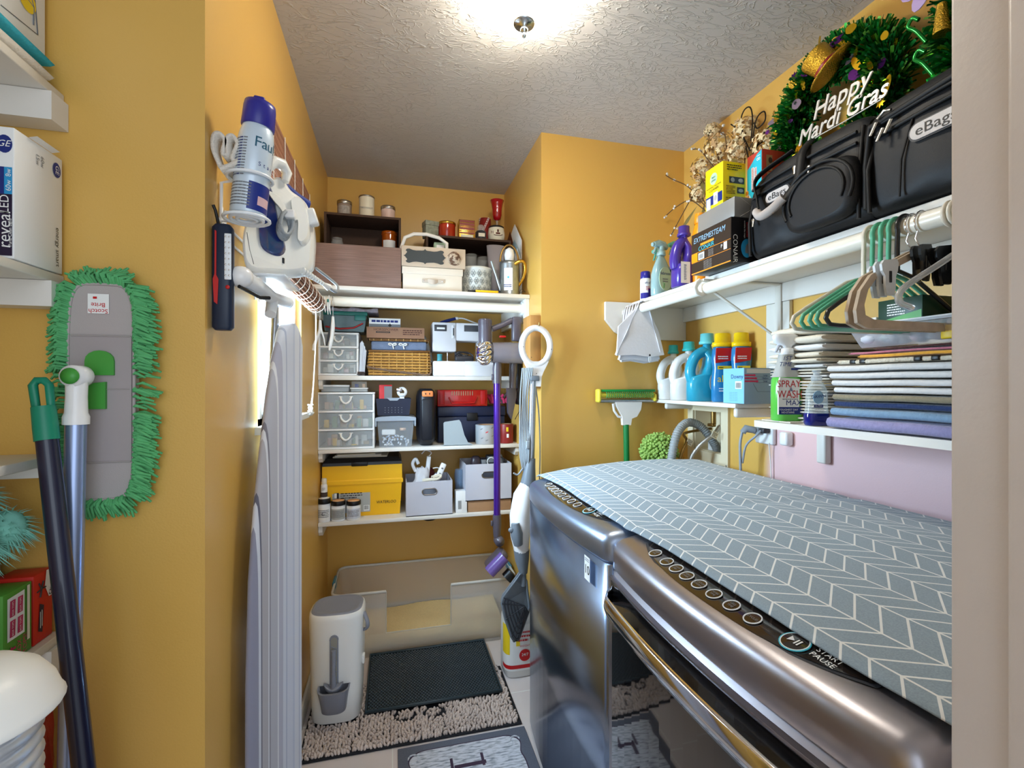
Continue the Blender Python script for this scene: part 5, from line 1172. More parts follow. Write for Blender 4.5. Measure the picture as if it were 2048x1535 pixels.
# ------------------------------------------------------------ window blind, cord, ironing board, iron on the left wall
mat('bamboo', (160,112,86), .6, vary=.45, vscale=90, stretch=(1, .3, 4)); mat('string', (232,226,214), .7)
t = thing('bamboo_blind', 'brown bamboo blind half rolled up over the window', 'blind', (XL, 1.735, 2.11))
g = G('bamboo'); n = 66
for i in range(n): z = -.005-.0062*i; g.tube([(.026+.001*math.sin(i*1.7), -.315, z), (.026+.001*math.sin(i*2.1+1), .315, z)], .0026, 5)
g.obj('slat', t)['kind'] = 'stuff'
g = G('bamboo'); g.box(.002, .022, -.315, .315, -.02, .0); g.obj('head_rail', t)
zr_ = 1.675-2.11; g = G('bamboo')
for k in range(70):
    a = k*.36; r = .034-.0003*k; g.tube([(.052+r*math.cos(a), -.315+.002*math.sin(k), zr_+r*math.sin(a)), (.052+r*math.cos(a), .315+.002*math.cos(k*3), zr_+r*math.sin(a))], .003, 5)
g.obj('roll', t)['kind'] = 'stuff'
g = G('string')
for k in range(9):
    y = -.30+.075*k; g.tube([(.052+.0375*math.cos(a), y, zr_+.0375*math.sin(a)) for a in [i*PI/8 for i in range(16)]], .0013, 5, closed=True)
    if k % 2 == 0: g.tube([(.030, y, 0), (.031, y+.004, -.2), (.030, y, zr_+.03)], .0013, 5)
g.obj('tie_string', t)
g = G('string'); yy = .302
g.tube(spline([(.052,yy,zr_+.03),(.055,yy-.006,zr_-.1),(.048,yy+.004,zr_-.25),(.040,yy-.004,zr_-.40),(.030,yy+.004,-.865)]), .0022, 6); g.tube(spline([(.052,yy+.01,zr_+.03),(.05,yy+.016,zr_-.15),(.042,yy+.006,zr_-.34),(.030,yy+.010,-.865)]), .0022, 6)
for k in range(4): g.tube([(.032+.010*math.cos(a+k), yy+.006+.010*math.sin(a), -.845-.008*k+.004*math.sin(a*2)) for a in [i*.7 for i in range(9)]], .0022, 5)
g.obj('pull_cord', t)
t = thing('cord_cleat', 'white cord cleat on the wall below the window corner', 'cleat', (XL, 2.10, 1.225)); g = G('plastic_white'); g.rbox(.001,.022,-.012,.012,-.010,.010,.004); g.tube([(.026,-.05,.004),(.024,0,0),(.026,.05,.004)], [.005,.008,.005], 8); g.obj('horn', t)
# ironing board
mat('board_cover', (206,210,222), .75, sheen=.2, bump=(14,.25,.01), stretch=(1, 1, 1)); nt, b, L = nodes_of('board_cover')
tcn = nt.nodes.new('ShaderNodeTexCoord'); sp = nt.nodes.new('ShaderNodeSeparateXYZ'); L.new(tcn.outputs['Object'], sp.inputs[0])
rp = nt.nodes.new('ShaderNodeValToRGB'); rp.color_ramp.interpolation = 'CONSTANT'
cols = [(0,(140,140,158)),(.10,(206,208,216)),(.13,(96,96,112)),(.145,(172,168,172)),(.24,(214,214,218)),(.26,(120,118,128)),(.275,(178,178,186)),(.40,(222,222,224)),(.42,(176,176,190)),(.50,(206,210,220)),(.56,(168,176,196)),(.58,(204,208,220)),(.70,(190,196,212)),(.74,(212,214,222)),(.84,(162,170,194)),(.86,(208,212,222))]
for i, (p, c_) in enumerate(cols):
    e = rp.color_ramp.elements[0] if i == 0 else (rp.color_ramp.elements[1] if i == 1 else rp.color_ramp.elements.new(p)); e.position = p; e.color = lin(c_)
mm = nt.nodes.new('ShaderNodeMath'); mm.operation = 'MULTIPLY_ADD'; mm.inputs[1].default_value = 1/.31; mm.inputs[2].default_value = 0
L.new(sp.outputs['X'], mm.inputs[0]); L.new(mm.outputs[0], rp.inputs[0]); L.new(rp.outputs[0], b.inputs['Base Color'])
A = Vector((-.318, 1.180, .20)); Bd = Vector((.058, .29, 0)).normalized(); rz = math.atan2(Bd.y, Bd.x)
t = thing('ironing_board', 'ironing board with striped pale blue cover hanging upright against the window', 'ironing board', tuple(A), rz)
Hb = 1.315; prof = [(0,.012),(.012,.045),(.03,.062),(.06,.076),(.10,.086),(.2,.102),(.32,.118),(.46,.134),(.62,.146),(.85,.152),(1.1,.153),(1.3,.150),(1.36,.146),(1.315,.13)]
g = G('board_cover'); rs = []
for dz, hw_ in prof:
    z = Hb-dz; cx = .305-hw_ if dz > .05 else .305-.076
    ring_ = []
    for i in range(20):
        a = 2*PI*i/20; ring_.append((cx+hw_*sgn(math.cos(a))*abs(math.cos(a))**.35, .015*math.sin(a)*(1+.12*noise.noise((z*14, i, 1))), z))
    rs.append(ring_)
g.rings(rs); g.obj('padded_cover', t)
g = G('mop_silver'); g.tube([(.10,.024,.1),(.16,.026,.9),(.20,.024,1.36)], .009, 8); g.tube([(.27,.024,.1),(.22,.026,.9),(.20,.024,1.36)], .009, 8); g.obj('leg', t)
# board and iron hanger on the wall
def bracket_pt(u, v, Y): return P(u, v, Y=Y)
O = Vector((XL, 1.20, 1.60)); t = thing('iron_rack', 'white wire rack with curled hooks carrying iron and spray can', 'rack', tuple(O))
g = G('plastic_white'); w1 = lambda *a: [Vector(p)-O for p in a]
cx, cy = -.283, 1.075
g.tube([Vector((cx+.042*math.cos(a), cy+.042*math.sin(a), 1.772))-O for a in [i*PI/10 for i in range(20)]], .0035, 6, closed=True)
for k in range(3): g.tube([Vector((cx-.006+(.042-.012*k)*math.cos(a), cy+(.042-.012*k)*math.sin(a), 1.688))-O for a in [i*PI/10 for i in range(20)]], .0035, 6, closed=True)
g.tube(w1((-.322,cy+.02,1.772),(-.345,cy+.03,1.77),(-.346,cy+.03,1.69),(-.322,cy+.02,1.688)), .0035, 6)
g.obj('can_ring', t)
g = G('plastic_white')
for y in (1.11, 1.13, 1.36, 1.40): g.tube(w1((-.346,y,1.72),(-.346,y,1.57)), .003, 6)
g.tube(w1((-.346,1.09,1.69),(-.346,1.42,1.69)), .003, 6); g.tube(w1((-.346,1.09,1.66),(-.346,1.42,1.66)), .003, 6); g.obj('wire_back', t)
mat('frost_tray', (220,224,230), .2, alpha=.7); g = G('frost_tray'); g.rbox(.002, .12, -.06, .12, -.012, -.006, .002); g.obj('tray', t)
# ironing board T-foot resting over the rack
O2 = Vector((-.345, 1.20, 1.55)); t = thing('board_foot_bar', 'white tubular foot of the ironing board with rounded end caps', 'ironing board foot', tuple(O2))
g = G('plastic_white'); a_ = bracket_pt(482, 553, 1.08); b_ = bracket_pt(520, 578, 1.16); c_ = bracket_pt(545, 595, 1.30); d_ = bracket_pt(574, 604, 1.42)
g.tube([a_-O2, b_-O2, c_-O2, d_-O2], [.020,.018,.016,.016], 14); e_ = bracket_pt(541, 628, 1.26); g.tube([c_-O2, e_-O2], [.014,.013], 12); g.obj('tube', t)
g = G('mop_white'); g.ell(tuple(a_-O2), .024, .022, .022); g.obj('end_cap', t); g = G('mop_white'); g.ell(tuple(d_-O2), .018, .02, .018); g.obj('end_cap', t)
g = G('black'); g.tube([a_-O2+Vector((.0,-.012,-.022)), b_-O2+Vector((.004,-.014,-.021)), b_-O2+Vector((.02,.0,-.018))], .004, 6); g.obj('rubber_strip', t)
# iron
mat('iron_white', (232,232,228), .25, coat=.4); mat('iron_navy', (24,42,104), .15, coat=.6, vary=.3, vscale=30); mat('iron_blue', (30,52,130), .3)
def ip(u, v):   # point on the slanted upright plane the iron hangs in
    s_ = (u-483)/(628-483); X = -.318+.128*s_; Y = 1.142+.165*s_; r_ = ray(u, v)
    tt = (X*r_.x+Y*r_.y)/(r_.x*r_.x+r_.y*r_.y); return Vector((r_.x*tt, r_.y*tt, CAMH+r_.z*tt))
IO = ip(555, 540); t = thing('steam_iron', 'white steam iron with navy water tank hanging nose up on the rack', 'iron', tuple(IO))
def shell(g, pts, th, m=None, off=0.0, sc=1.0):
    f = [ip(u, v)-IO for u, v in pts]; c_ = sum(f, Vector())/len(f)
    n_ = Vector((0, 1, 0))
    rs = []
    for d, s_ in ((0.0+off, .90), (.006+off, .975), (.018+off, 1.0), (th-.012, 1.0), (th, .93)):
        rs.append([c_+(p-c_)*s_*sc+n_*d for p in f])
    g.rings(rs, m)
def smooth_poly(pts, n=5):
    q_ = [Vector((a, b_, 0)) for a, b_ in pts]; N = len(q_); o = []
    for i in range(N):
        a, b_, c_, d = q_[i-1], q_[i], q_[(i+1) % N], q_[(i+2) % N]
        for k in range(n):
            s_ = k/n; p = .5*((2*b_)+(c_-a)*s_+(2*a-5*b_+4*c_-d)*s_*s_+(3*b_-a-3*c_+d)*s_**3); o.append((p.x, p.y))
    return o
g = G('iron_white'); shell(g, smooth_poly([(530,378),(545,352),(562,352),(580,376),(606,396),(618,420),(626,460),(626,500),(616,540),(560,548),(496,540),(482,500),(486,450),(508,400)], 4), .055); g.obj('body', t)
g = G('iron_navy'); shell(g, smooth_poly([(533,374),(542,374),(550,400),(558,440),(566,470),(572,500),(560,513),(538,508),(522,492),(518,460),(520,420)], 4), .045, off=-.009); g.obj('water_tank', t)
g = G('iron_white'); shell(g, smooth_poly([(536,384),(560,396),(580,430),(590,440),(586,400),(606,400),(618,430),(622,470),(612,490),(600,486),(600,446),(580,446),(562,420),(548,404)], 3), .04, off=-.020); g.obj('handle', t)
g = G('iron_blue'); g.tube([ip(u, v)-IO+Vector((0,.03,0)) for u, v in ((552,350),(570,366),(590,384),(614,400))], .006, 8, flat=2); g.obj('soleplate', t)
g = G('iron_white'); g.tube([ip(u, v)-IO+Vector((0,-.01,0)) for u, v in ((532,345),(548,326),(566,332),(576,350),(572,366))], [.010,.015,.014,.012,.009], 10); g.obj('spray_nose', t)
g = G('iron_white'); p = ip(618, 432)-IO; g.M = Matrix.Translation(p) @ Matrix.Rotation(-.3, 4, 'Y'); g.rbox(-.006,.018,-.01,.02,-.024,.018,.005); g.obj('dial', t)
g = G('cord_grey'); rnd = random.Random(3)
for k in range(7): g.tube(spline([ip(572+12*math.cos(a)+k*1.4, 462+22*math.sin(a)-k)-IO+Vector((0,-.022-.003*k,0)) for a in [k*.5+.9*i for i in range(8)]], 3), .0042, 7)
g.obj('cord', t)
g = G('mop_white'); p = ip(586, 438)-IO; g.rbox(p.x-.010, p.x+.012, p.y-.05, p.y-.022, p.z-.012, p.z+.008, .003); g.obj('plug', t)
g = G('print_grey'); p = ip(505, 470)-IO; g.tube([ip(u, v)-IO+Vector((0,-.0015,0)) for u, v in ((494,464),(500,500),(508,528))], .0006, 4, 'print_black'); g.rbox((ip(566,520)-IO).x-.003, (ip(566,520)-IO).x+.003, (ip(566,520)-IO).y-.003, (ip(566,520)-IO).y+.004, (ip(566,520)-IO).z-.007, (ip(566,520)-IO).z+.006, .001, m='black'); g.obj('marking', t)
g = G('iron_white'); a_, b_ = ip(604,540)-IO, ip(655,572)-IO
for k in range(10):
    s0 = k/10; p_ = a_+(b_-a_)*s0; g.tube([p_, p_+(b_-a_)*.07], .0095-.0005*k, 8)
g.tube([b_-(b_-a_)*.12, b_+(b_-a_)*.05], [.006,.010], 8); g.obj('cord_guard', t)
g = G('cord_grey'); g.tube(spline([b_, ip(672,583)-IO, ip(672,566)-IO+Vector((0,.03,0)), ip(650,545)-IO+Vector((0,.05,0)), ip(628,530)-IO+Vector((0,.03,0))]), .0038, 7); g.obj('cord_tail', t)
# spray starch can
mat('can_white', (206,220,232), .3, coat=.4, metal=.1); mat('cap_blue', (44,42,140), .3); mat('can_navy', (24,46,130), .3); mat('deep_teal', (20,86,110), .4)
t = thing('spray_can', 'tall pale blue spray starch can with dark blue cap in the wire ring', 'spray can', (-.287, 1.075, 1.695), rot=(0, .10, 0)); r = .0335
g = G('can_white'); g.lathe([(r*.95,0),(r,.003),(r,.150),(r*.97,.162),(r*.86,.178),(r*.80,.186)], 32); g.obj('body', t)
g = G('cap_blue'); g.lathe([(r*.90,.182),(r*.93,.184),(r*.90,.222),(r*.86,.232),(r*.5,.236)], 32); g.rbox(-.012,.010,-.012,.012,.232,.246,.004); g.obj('cap', t)
def wrap(g, r, z0, z1, a0, a1, m, n=14):
    v = []
    for i in range(n+1): a = math.radians(a0+(a1-a0)*i/n); v += [(r*math.cos(a), r*math.sin(a), z0), (r*math.cos(a), r*math.sin(a), z1)]
    g.add(v, [(2*i, 2*i+2, 2*i+3, 2*i+1) for i in range(n)], m, True)
g = G('can_navy'); wrap(g, r*1.006, .006, .062, -82, 20, 'can_navy'); wrap(g, r*1.012, .018, .036, -50, 0, 'pinkish'); 
for k in range(5):
    g.M = Matrix.Rotation(math.radians(-66+k*14-8), 4, 'Z'); 
for k in range(4):
    g.M = Matrix.Rotation(math.radians(-62+k*15), 4, 'Z'); g.lines(-.004,.004,.070,.150,14,-r*1.008,'print_grey' if k % 2 else 'print_blue', seed=k, jag=.1)
g.M = Matrix.Rotation(math.radians(62), 4, 'Z')
for k, ch in enumerate('Faultless'):
    g.M = Matrix.Rotation(math.radians(22+k*22), 4, 'Z'); g.text(ch, .030, (0, -r*1.012, .142), 'deep_teal')
for k, ch in enumerate('Starch'):
    g.M = Matrix.Rotation(math.radians(34+k*16), 4, 'Z'); g.text(ch, .012, (0, -r*1.012, .100), 'print_blue')
for k in range(6):
    g.M = Matrix.Rotation(math.radians(-60+k*14), 4, 'Z'); g.lines(-.004,.004,.01,.060,8,-r*1.008,'print_grey', seed=k+9, jag=.1)
g.M = Matrix.Identity(4); g.obj('label', t)
# washcloth folded over at the corner
mat('terry_white', (226,218,206), .95, bump=(220,.8,.004)); CO = P(446, 345, Y=1.075); CO.x = -.335
g = G('terry_white')
def ribbon(g, pts, wid, th, m=None, axis=Vector((0,1,0))):
    pts = [Vector(p) for p in pts]; K = len(pts); rs = []
    for i in range(K):
        tdir = (pts[min(i+1,K-1)]-pts[max(i-1,0)]).normalized(); nrm = tdir.cross(axis).normalized()
        rs.append([pts[i]-axis*wid/2-nrm*th/2, pts[i]+axis*wid/2-nrm*th/2, pts[i]+axis*wid/2+nrm*th/2, pts[i]-axis*wid/2+nrm*th/2])
    g.rings(rs, m)
cl = [(.0,0,.0),(-.013,0,.035),(-.012,0,.062),(-.002,0,.068),(.008,0,.055),(.004,0,.03),(.012,0,.028),(.012,0,.06),(.022,0,.066),(.030,0,.050),(.020,0,.020),(.035,0,.018),(.045,0,.035),(.050,0,.040)]
ribbon(g, spline(cl, 4), .045, .007)
ribbon(g, spline([(.0,0,-.004),(.02,0,.006),(.04,0,.022),(.056,0,.036)], 4), .05, .009)
single(g, 'washcloth', 'small white washcloth folded in loops beside the spray can', 'washcloth', (-.331, 1.075, CO.z+.002))
# pocket work light
mat('torch_navy', (20,34,58), .4); mat('led_white', (236,240,244), .2)
LO = Vector((-.3495, 1.066, 1.458)); t = thing('work_light', 'navy pocket work light with red stripe hanging near the corner', 'work light', tuple(LO))
g = G('torch_navy'); g.rings([ring(0,.014,.011,3,20,cx=.020), ring(.006,.019,.014,3,20,cx=.020), ring(.10,.0192,.014,3,20,cx=.020), ring(.205,.019,.014,3,20,cx=.020), ring(.212,.014,.010,3,20,cx=.020)]); g.obj('body', t)
g = G('red'); g.prism([(.008,.055),(.014,.05),(.016,.10),(.012,.108),(.0125,.195),(.0095,.197),(.009,.11),(.006,.10)], -.0152, -.013, 'xz'); g.obj('stripe', t)
g = G('led_white'); g.rbox(.026,.0385,-.0148,-.012,.10,.192,.002)
for i in range(8):
    for j in range(2): g.ell((.029+j*.006, -.0150, .108+i*.011), .002, .001, .002, 'chrome', n=8, k=4)
g.obj('led_strip', t); g = G('red'); g.ell((.032,-.0145,.085), .004, .002, .004); g.obj('button', t)
g = G('black'); g.tube([(.012,0,.208),(.008,.004,.225),(.006,.0,.24),(.003,-.004,.25)], .003, 6); g.obj('hook', t)
# ------------------------------------------------------------ open shelves at far left
SA, SB, SC_, SD = 1.872, 1.545, 1.225, .905; SXF = -.575
def left_shelf(z, label, cl=.05):
    t = thing('side_shelf', label, 'shelf', (0, 0, 0), group='open shelves at far left')
    g = G('shelf_white'); g.rbox(-1.049, SXF, -.30, YE-.001, z-.016, z, .002); g.obj('board', t)
    g = G('shelf_white'); g.box(-1.049, SXF+.006, YE-.045, YE-.001, z-.016-cl, z-.0165); g.obj('cleat', t)
left_shelf(SA, 'topmost white shelf at far left, folded towels on it'); left_shelf(SB, 'white shelf at far left under the light bulb box', .045)
left_shelf(SC_, 'white shelf at far left above the teal duster', .02); left_shelf(SD, 'white shelf at far left under the red and green boxes', .05)
mat('teal_towel', (60,178,196), .9, bump=(200,.5,.004)); mat('white_towel', (230,222,208), .9, bump=(200,.5,.004))
def folded(g, x0, x1, y0, y1, z0, z1, m=None, seed=0, nseg=14, wav=.004, e=4):
    """a soft folded cloth: rounded section swept along y, front edge at x0"""
    rs = []
    for j in range(nseg+1):
        s_ = j/nseg; y = y0+(y1-y0)*s_; en = min(1, min(s_, 1-s_)*nseg*.55+.62); ring_ = []
        for i in range(16):
            a = 2*PI*i/16; ca, sa = math.cos(a), math.sin(a)
            x = sgn(ca)*abs(ca)**(2/e); z = sgn(sa)*abs(sa)**(.62)
            dx = wav*noise.noise((y*9, seed*3.1, i*.2)); dz = wav*.8*noise.noise((y*8+5, seed*2.3, .5))
            ring_.append(((x0+x1)/2+x*(x1-x0)/2*(.985+.015*en)+dx, y, (z0+z1)/2+z*(z1-z0)/2*en+(dz if z0 > 0 else 0)))
        rs.append(ring_)
    g.rings(rs, m)
g = G('white_towel'); folded(g, -.40, -.0, -.20, .205, 0, .030, seed=2, wav=.002); single(g, 'folded_towel', 'white folded towel lowest on the top left shelf', 'towel', (-.575, .80, SA+.001))
g = G('teal_towel'); folded(g, -.40, -.002, -.20, .212, 0, .020, seed=4, wav=.002); single(g, 'folded_towel', 'turquoise folded towel lying between white towel and printed box', 'towel', (-.575, .80, SA+.0325))
t = thing('printed_box', 'white box with purple band and yellow dot on the turquoise towel', 'box', (-.598, 1.020, SA+.055)); mat('purple_print', (70,34,110), .5)
g = G('print_white'); g.rbox(-.24, 0, -.40, 0, 0, .27, .002); g.obj('carton', t)
g = G('purple_print'); e = .0008
def xf(pts, m, d=e): g.add([(d, y, z) for y, z in pts], [tuple(range(len(pts)))], m)
xf([(-.001,.150),(-.001,.195),(-.10,.269),(-.16,.269),(-.16,.24)], 'purple_print'); xf([(-.045+.020*math.cos(a), .072+.020*math.sin(a)) for a in [i*.4 for i in range(16)]], 'label_yellow', e*1.5)
for zc_, yc_ in ((.19,-.19),(.13,-.175)): g.tube([(e, yc_+.014*math.cos(a), zc_+.014*math.sin(a)) for a in [i*PI/10 for i in range(20)]], .0018, 4, 'purple_print', closed=True)
for k in range(3): g.tube([(e, -.15+.02*k, .21-.05*k), (e, -.11+.02*k, .16-.04*k), (e, -.07+.02*k, .15-.04*k), (e, -.03, .10-.03*k)], .0012, 4, 'print_grey')
g.tube([(e, -.10, .04), (e, -.10, .11), (e, -.03, .11), (e, -.02, .03), (e, -.10, .02)], .0008, 4, 'print_grey')
for k in range(5): g.tube([(e, -.23, .09-.010*k), (e, -.15-.004*k, .09-.010*k)], .0008, 4, 'print_grey')
g.obj('print', t)
# light bulb box
t = thing('bulb_box', 'white light bulb carton with dark reveal label on the second left shelf', 'box', (-.573, .908, SB+.001)); H = .205
g = G('print_white'); g.rbox(-.20, 0, 0, .112, 0, H, .0015); g.add([(.0,.03,H),(.012,.03,H+.003),(.012,.085,H+.003),(.0,.085,H)], [(0,1,2,3)]); g.obj('carton', t)
mat('indigo', (30,20,54), .4); mat('azure', (40,150,206), .45)
g = G('indigo'); g.quad(-.20,-.002,.004,.10,-.0008,'indigo'); g.quad(-.20,-.002,.10,.142,-.0008,'azure'); g.quad(-.20,-.012,.10,.142,-.0012,'print_blue')
g.text('reveal', .024, (-.0110, -.0016, .045), 'print_white', rot=PI/2, shear=.1); g.text('LED', .017, (-.0110, -.0016, .084), 'print_white', rot=PI/2); g.text('Pure, Clean Light', .0062, (-.0040,-.0016,.040), 'print_white', rot=PI/2); g.text('8w', .010, (-.0060,-.0016,.133), 'print_white', rot=PI/2); g.text('60w', .010, (-.0060,-.0016,.113), 'print_white', rot=PI/2)
g.lines(-.030,-.004,.10,.142,1,-.0016,'print_white') if False else None
for cx_, cz_ in ((-.012,.178),): g.prism([(cx_+.010*math.cos(a), cz_+.014*math.sin(a)) for a in [i*.35 for i in range(18)]], -.0010, 0, 'xz', 'print_blue'); g.text('GE', .014, (cx_,-.0014,cz_), 'print_white', shear=.3)
g.text('energy smart', .013, (.0010, .098, .045), 'print_black', '+x', rot=-PI/2); g.text('60w\n15w', .011, (.0010,.055,.178), 'print_grey', '+x', rot=-PI/2)
g.add([(.0008, .096+.010*math.cos(a), .180+.013*math.sin(a)) for a in [i*.35 for i in range(18)]], [tuple(range(18))], 'print_blue'); g.text('GE', .013, (.0014,.096,.180), 'print_white', '+x', rot=-PI/2); g.obj('label', t)
# things on the low left shelf
mat('hot_red', (206,36,22), .45); mat('box_green', (80,150,52), .45)
t = thing('cereal_box', 'red cardboard box turned sideways behind the green one at far left', 'box', (-.588, .974, SD+.001), .0)
g = G('hot_red'); g.rbox(-.055, 0, 0, .046, 0, .118, .001); g.obj('carton', t); g = G('print_white'); g.add([(.0008,.030,.118),(.0008,.045,.117),(.0008,.045,.070),(.0008,.036,.070),(.0008,.026,.092)], [(0,1,2,3,4)], 'print_white'); g.text('45', .014, (.0014,.040,.078), 'print_black', '+x', rot=-PI/2); g.add([(.0008,.010,.02),(.0008,.020,.015),(.0008,.024,.06),(.0008,.014,.066)], [(0,1,2,3)], 'indigo'); [g.add([(.0014,y_,z_),(.0014,y_+.0016,z_),(.0014,y_+.0016,z_+.028),(.0014,y_,z_+.028)], [(0,1,2,3)], 'print_white') for y_, z_ in ((.0135,.024),(.0175,.026))]
for k in range(5): g.tube([(.0008,.018,.09),(.0008,.018+.010*math.cos(k*1.1),.09+.014*math.sin(k*1.1))], .0015, 4, 'brown_dark')
g.obj('print', t)
t = thing('box_tops_carton', 'green cardboard box reading 4 box tops at far left', 'box', (-.588, .909, SD+.001))
g = G('box_green'); g.rbox(-.055, 0, 0, .061, 0, .113, .001); g.obj('carton', t); g = G('print_white'); g.add([(.0008,.008,.036),(.0008,.044,.036),(.0008,.044,.106),(.0008,.008,.104)], [(0,1,2,3)], 'print_white')
for yy_ in (.018,.034):
    for zz in (.054,.086): g.add([(.0014,yy_-.006,zz-.013),(.0014,yy_+.005,zz-.013),(.0014,yy_+.006,zz+.013),(.0014,yy_-.005,zz+.013)], [(0,1,2,3)], 'pink_knit'); g.lines(yy_-.004,yy_+.004,zz-.01,zz+.01,1,.002,'print_white','+x') if False else None; g.text('BOX TOPS', .0048, (.0018,yy_,zz), 'print_white', '+x', rot=PI/2)
g.text('4', .034, (.0014,.014,.018), 'pink_knit', '+x', rot=PI/2); g.text('BOX\nTOPS!', .012, (.0014,.038,.018), 'pink_knit', '+x', rot=PI/2); g.lines(.0,.0,.0,.0,1,0,'print_white') if False else None
g.add([(.0012,.049,.02),(.0012,.055,.02),(.0012,.055,.11),(.0012,.049,.11)], [(0,1,2,3)], 'cream'); g.obj('print', t)
t = thing('snack_box', 'orange and blue carton half hidden left of the green box', 'box', (-.612, .835, SD+.001)); g = G('orange_pl'); g.rbox(-.035,0,0,.055,.07,.112,.001,m='orange_pl'); g.rbox(-.035,0,0,.055,0,.0695,.001,m='can_navy'); g.obj('carton', t)
t = thing('storage_canister', 'grey lidded canister with white label below the duster', 'canister', (-.690, .985, SD+.001)); g = G('bin_grey'); g.lathe([(.040,0),(.042,.004),(.042,.15),(.040,.152)], 24); g.obj('body', t); g = G('print_white'); wrap(g, .0426, .08, .118, -175, 40, 'print_white', 20); g.M = Matrix.Rotation(math.radians(35), 4, 'Z'); g.text('M', .016, (0,-.0432,.10), 'print_black'); g.M = Matrix.Identity(4); g.obj('label', t)
t = thing('storage_canister', 'white cylindrical tub with yellow spot at the left frame edge', 'canister', (-.688, .88, SD+.001)); g = G('print_white'); g.lathe([(.036,0),(.037,.004),(.037,.136),(.034,.140)], 22); g.obj('body', t); g = G('label_yellow'); g.M = Matrix.Rotation(.5, 4, 'Z'); g.prism([(.010*math.cos(a), .11+.010*math.sin(a)) for a in [i*.5 for i in range(13)]], -.0385, -.03, 'xz'); g.M = Matrix.Identity(4); g.obj('spot', t)
mat('duster_teal', (130,196,178), .9, vary=.35, vscale=40); g = G('duster_teal'); rnd = random.Random(12)
g.ell((0,0,.055), .034, .034, .05); g.ell((.035,.03,.06), .025, .022, .03); 
for i in range(1700):
    c_ = Vector(rnd.choice([(0,0,.055),(0,0,.05),(.03,.03,.06),(.005,.01,.11)])); d = Vector((rnd.gauss(0,1), rnd.gauss(0,1), rnd.gauss(0,1))).normalized()
    k = rnd.uniform(.040,.075) if c_.x < .02 else rnd.uniform(.03,.05)
    if c_.z > .1: k *= .6
    p0 = c_+d*k*.4; p1 = c_+d*k+Vector((rnd.uniform(-.01,.01), rnd.uniform(-.01,.01), -.012)); s_ = d.orthogonal().normalized()*.0009
    m_ = (p0+p1)/2+Vector((0,0,.004)); g.add([p0-s_, p0+s_, m_+s_, p1, m_-s_], [(0,1,2,3,4)])
single(g, 'fluffy_duster', 'fluffy pale teal duster lying under the third left shelf', 'duster', (-.640, .915, SD+.150))
t = thing('snack_bag', 'crumpled dark red printed bag under the lowest left shelf', 'bag', (-.614, .972, .001)); mat('bag_red', (150,20,20), .3, vary=.8, vscale=14, bump=(12,.6,.02)); g = G('bag_red')
rs = []
for j in range(14):
    z = .82*j/13; hw_ = .056*(1-.25*(j/13)**3); rs.append([(hw_*sgn(math.cos(a))*abs(math.cos(a))**.6+.012*noise.noise((z*9, i*.7, 1)), .035*math.sin(a)+.01*noise.noise((z*7, i*.5, 5)), z) for i, a in enumerate([2*PI*i/24 for i in range(24)])])
g.rings(rs); g.obj('body', t)
t = thing('ribbed_canister', 'tall ribbed silver canister with white domed cover at the bottom left', 'canister', (-.458, .655, .001)); mat('ribbed_silver', (206,208,212), .35, metal=.5); g = G('ribbed_silver'); pr = [(.055,0)]
for k in range(60): z = .0162*k+.003; pr += [(.0560, z), (.0585, z+.003), (.0640, z+.008), (.0585, z+.013)]
pr += [(.055,.977)]; g.lathe(pr, 36); g.obj('body', t); g = G('white'); g.lathe([(.0815,.975),(.083,.978),(.0795,.984),(.074,1.000),(.062,1.018),(.043,1.031),(.02,1.037),(.001,1.038)], 36, cap=(True,False)); g.obj('cover', t)
# poles
mat('pole_navy', (18,20,48), .35, coat=.3); mat('grip_green', (14,128,98), .4)
t = thing('broom', 'navy broom pole with green hanging grip leaning at far left', 'broom', (-.350, .800, .0)); B0 = Vector((-.350, .800, 0)); top = Vector((-.546, .928, 1.305)); d = (top-B0)
g = G('pole_navy'); g.tube([d*.03, d*.6, d*.985], [.0145,.0145,.0145], 16); g.obj('pole', t)
g = G('grip_green'); dn = d.normalized(); e0 = d*.965; g.tube([e0, e0+dn*.02, e0+dn*.055], [.0162,.0162,.0155], 16)
sx_ = Vector((1,0,0)); rr_ = [e0+dn*.052-sx_*.0100, e0+dn*.090-sx_*.0110, e0+dn*.098-sx_*.005, e0+dn*.098+sx_*.005, e0+dn*.090+sx_*.0110, e0+dn*.052+sx_*.0100]; g.tube(rr_, .0062, 8, closed=True); g.obj('grip', t)
g = G('dark_grey'); g.rbox(-.14,.14,-.02,.02,.06,.10,.01); g.obj('broom_head', t); g = G('black'); g.box(-.13,.13,-.015,.015,.001,.062); g.obj('bristles', t)
t = thing('flat_mop_pole', 'silver mop pole with white joint leaning in front of the green pad', 'mop pole', (-.530, .935, .0)); B0 = Vector((-.530, .935, 0)); top = P(152, 840, Y=.952); d = top-B0
mat('pole_silver', (150,164,196), .28, metal=.7); g = G('pole_silver'); g.tube([d*.01, d*1.0], .0145, 16); g.obj('pole', t)
g = G('mop_white'); g.tube([d*.995, d*1.005, d*1.01, d*1.03, d*1.06], [.0180,.0180,.0155,.0145,.015], 16); c_ = d*1.058; g.M = Matrix.Translation(c_) @ Matrix.Rotation(PI/2, 4, 'X'); g.lathe([(.001,-.018),(.016,-.018),(.0180,-.014),(.0180,.014),(.001,.016)], 24); g.M = Matrix.Identity(4); g.obj('joint', t)
g = G('box_green'); mat('mop_green', (70,156,62), .4); g = G('mop_green'); g.M = Matrix.Translation(c_) @ Matrix.Rotation(PI/2, 4, 'X'); g.lathe([(.001,.0165),(.0125,.0165),(.0135,.019),(.001,.0205)], 24); g.obj('button', t)
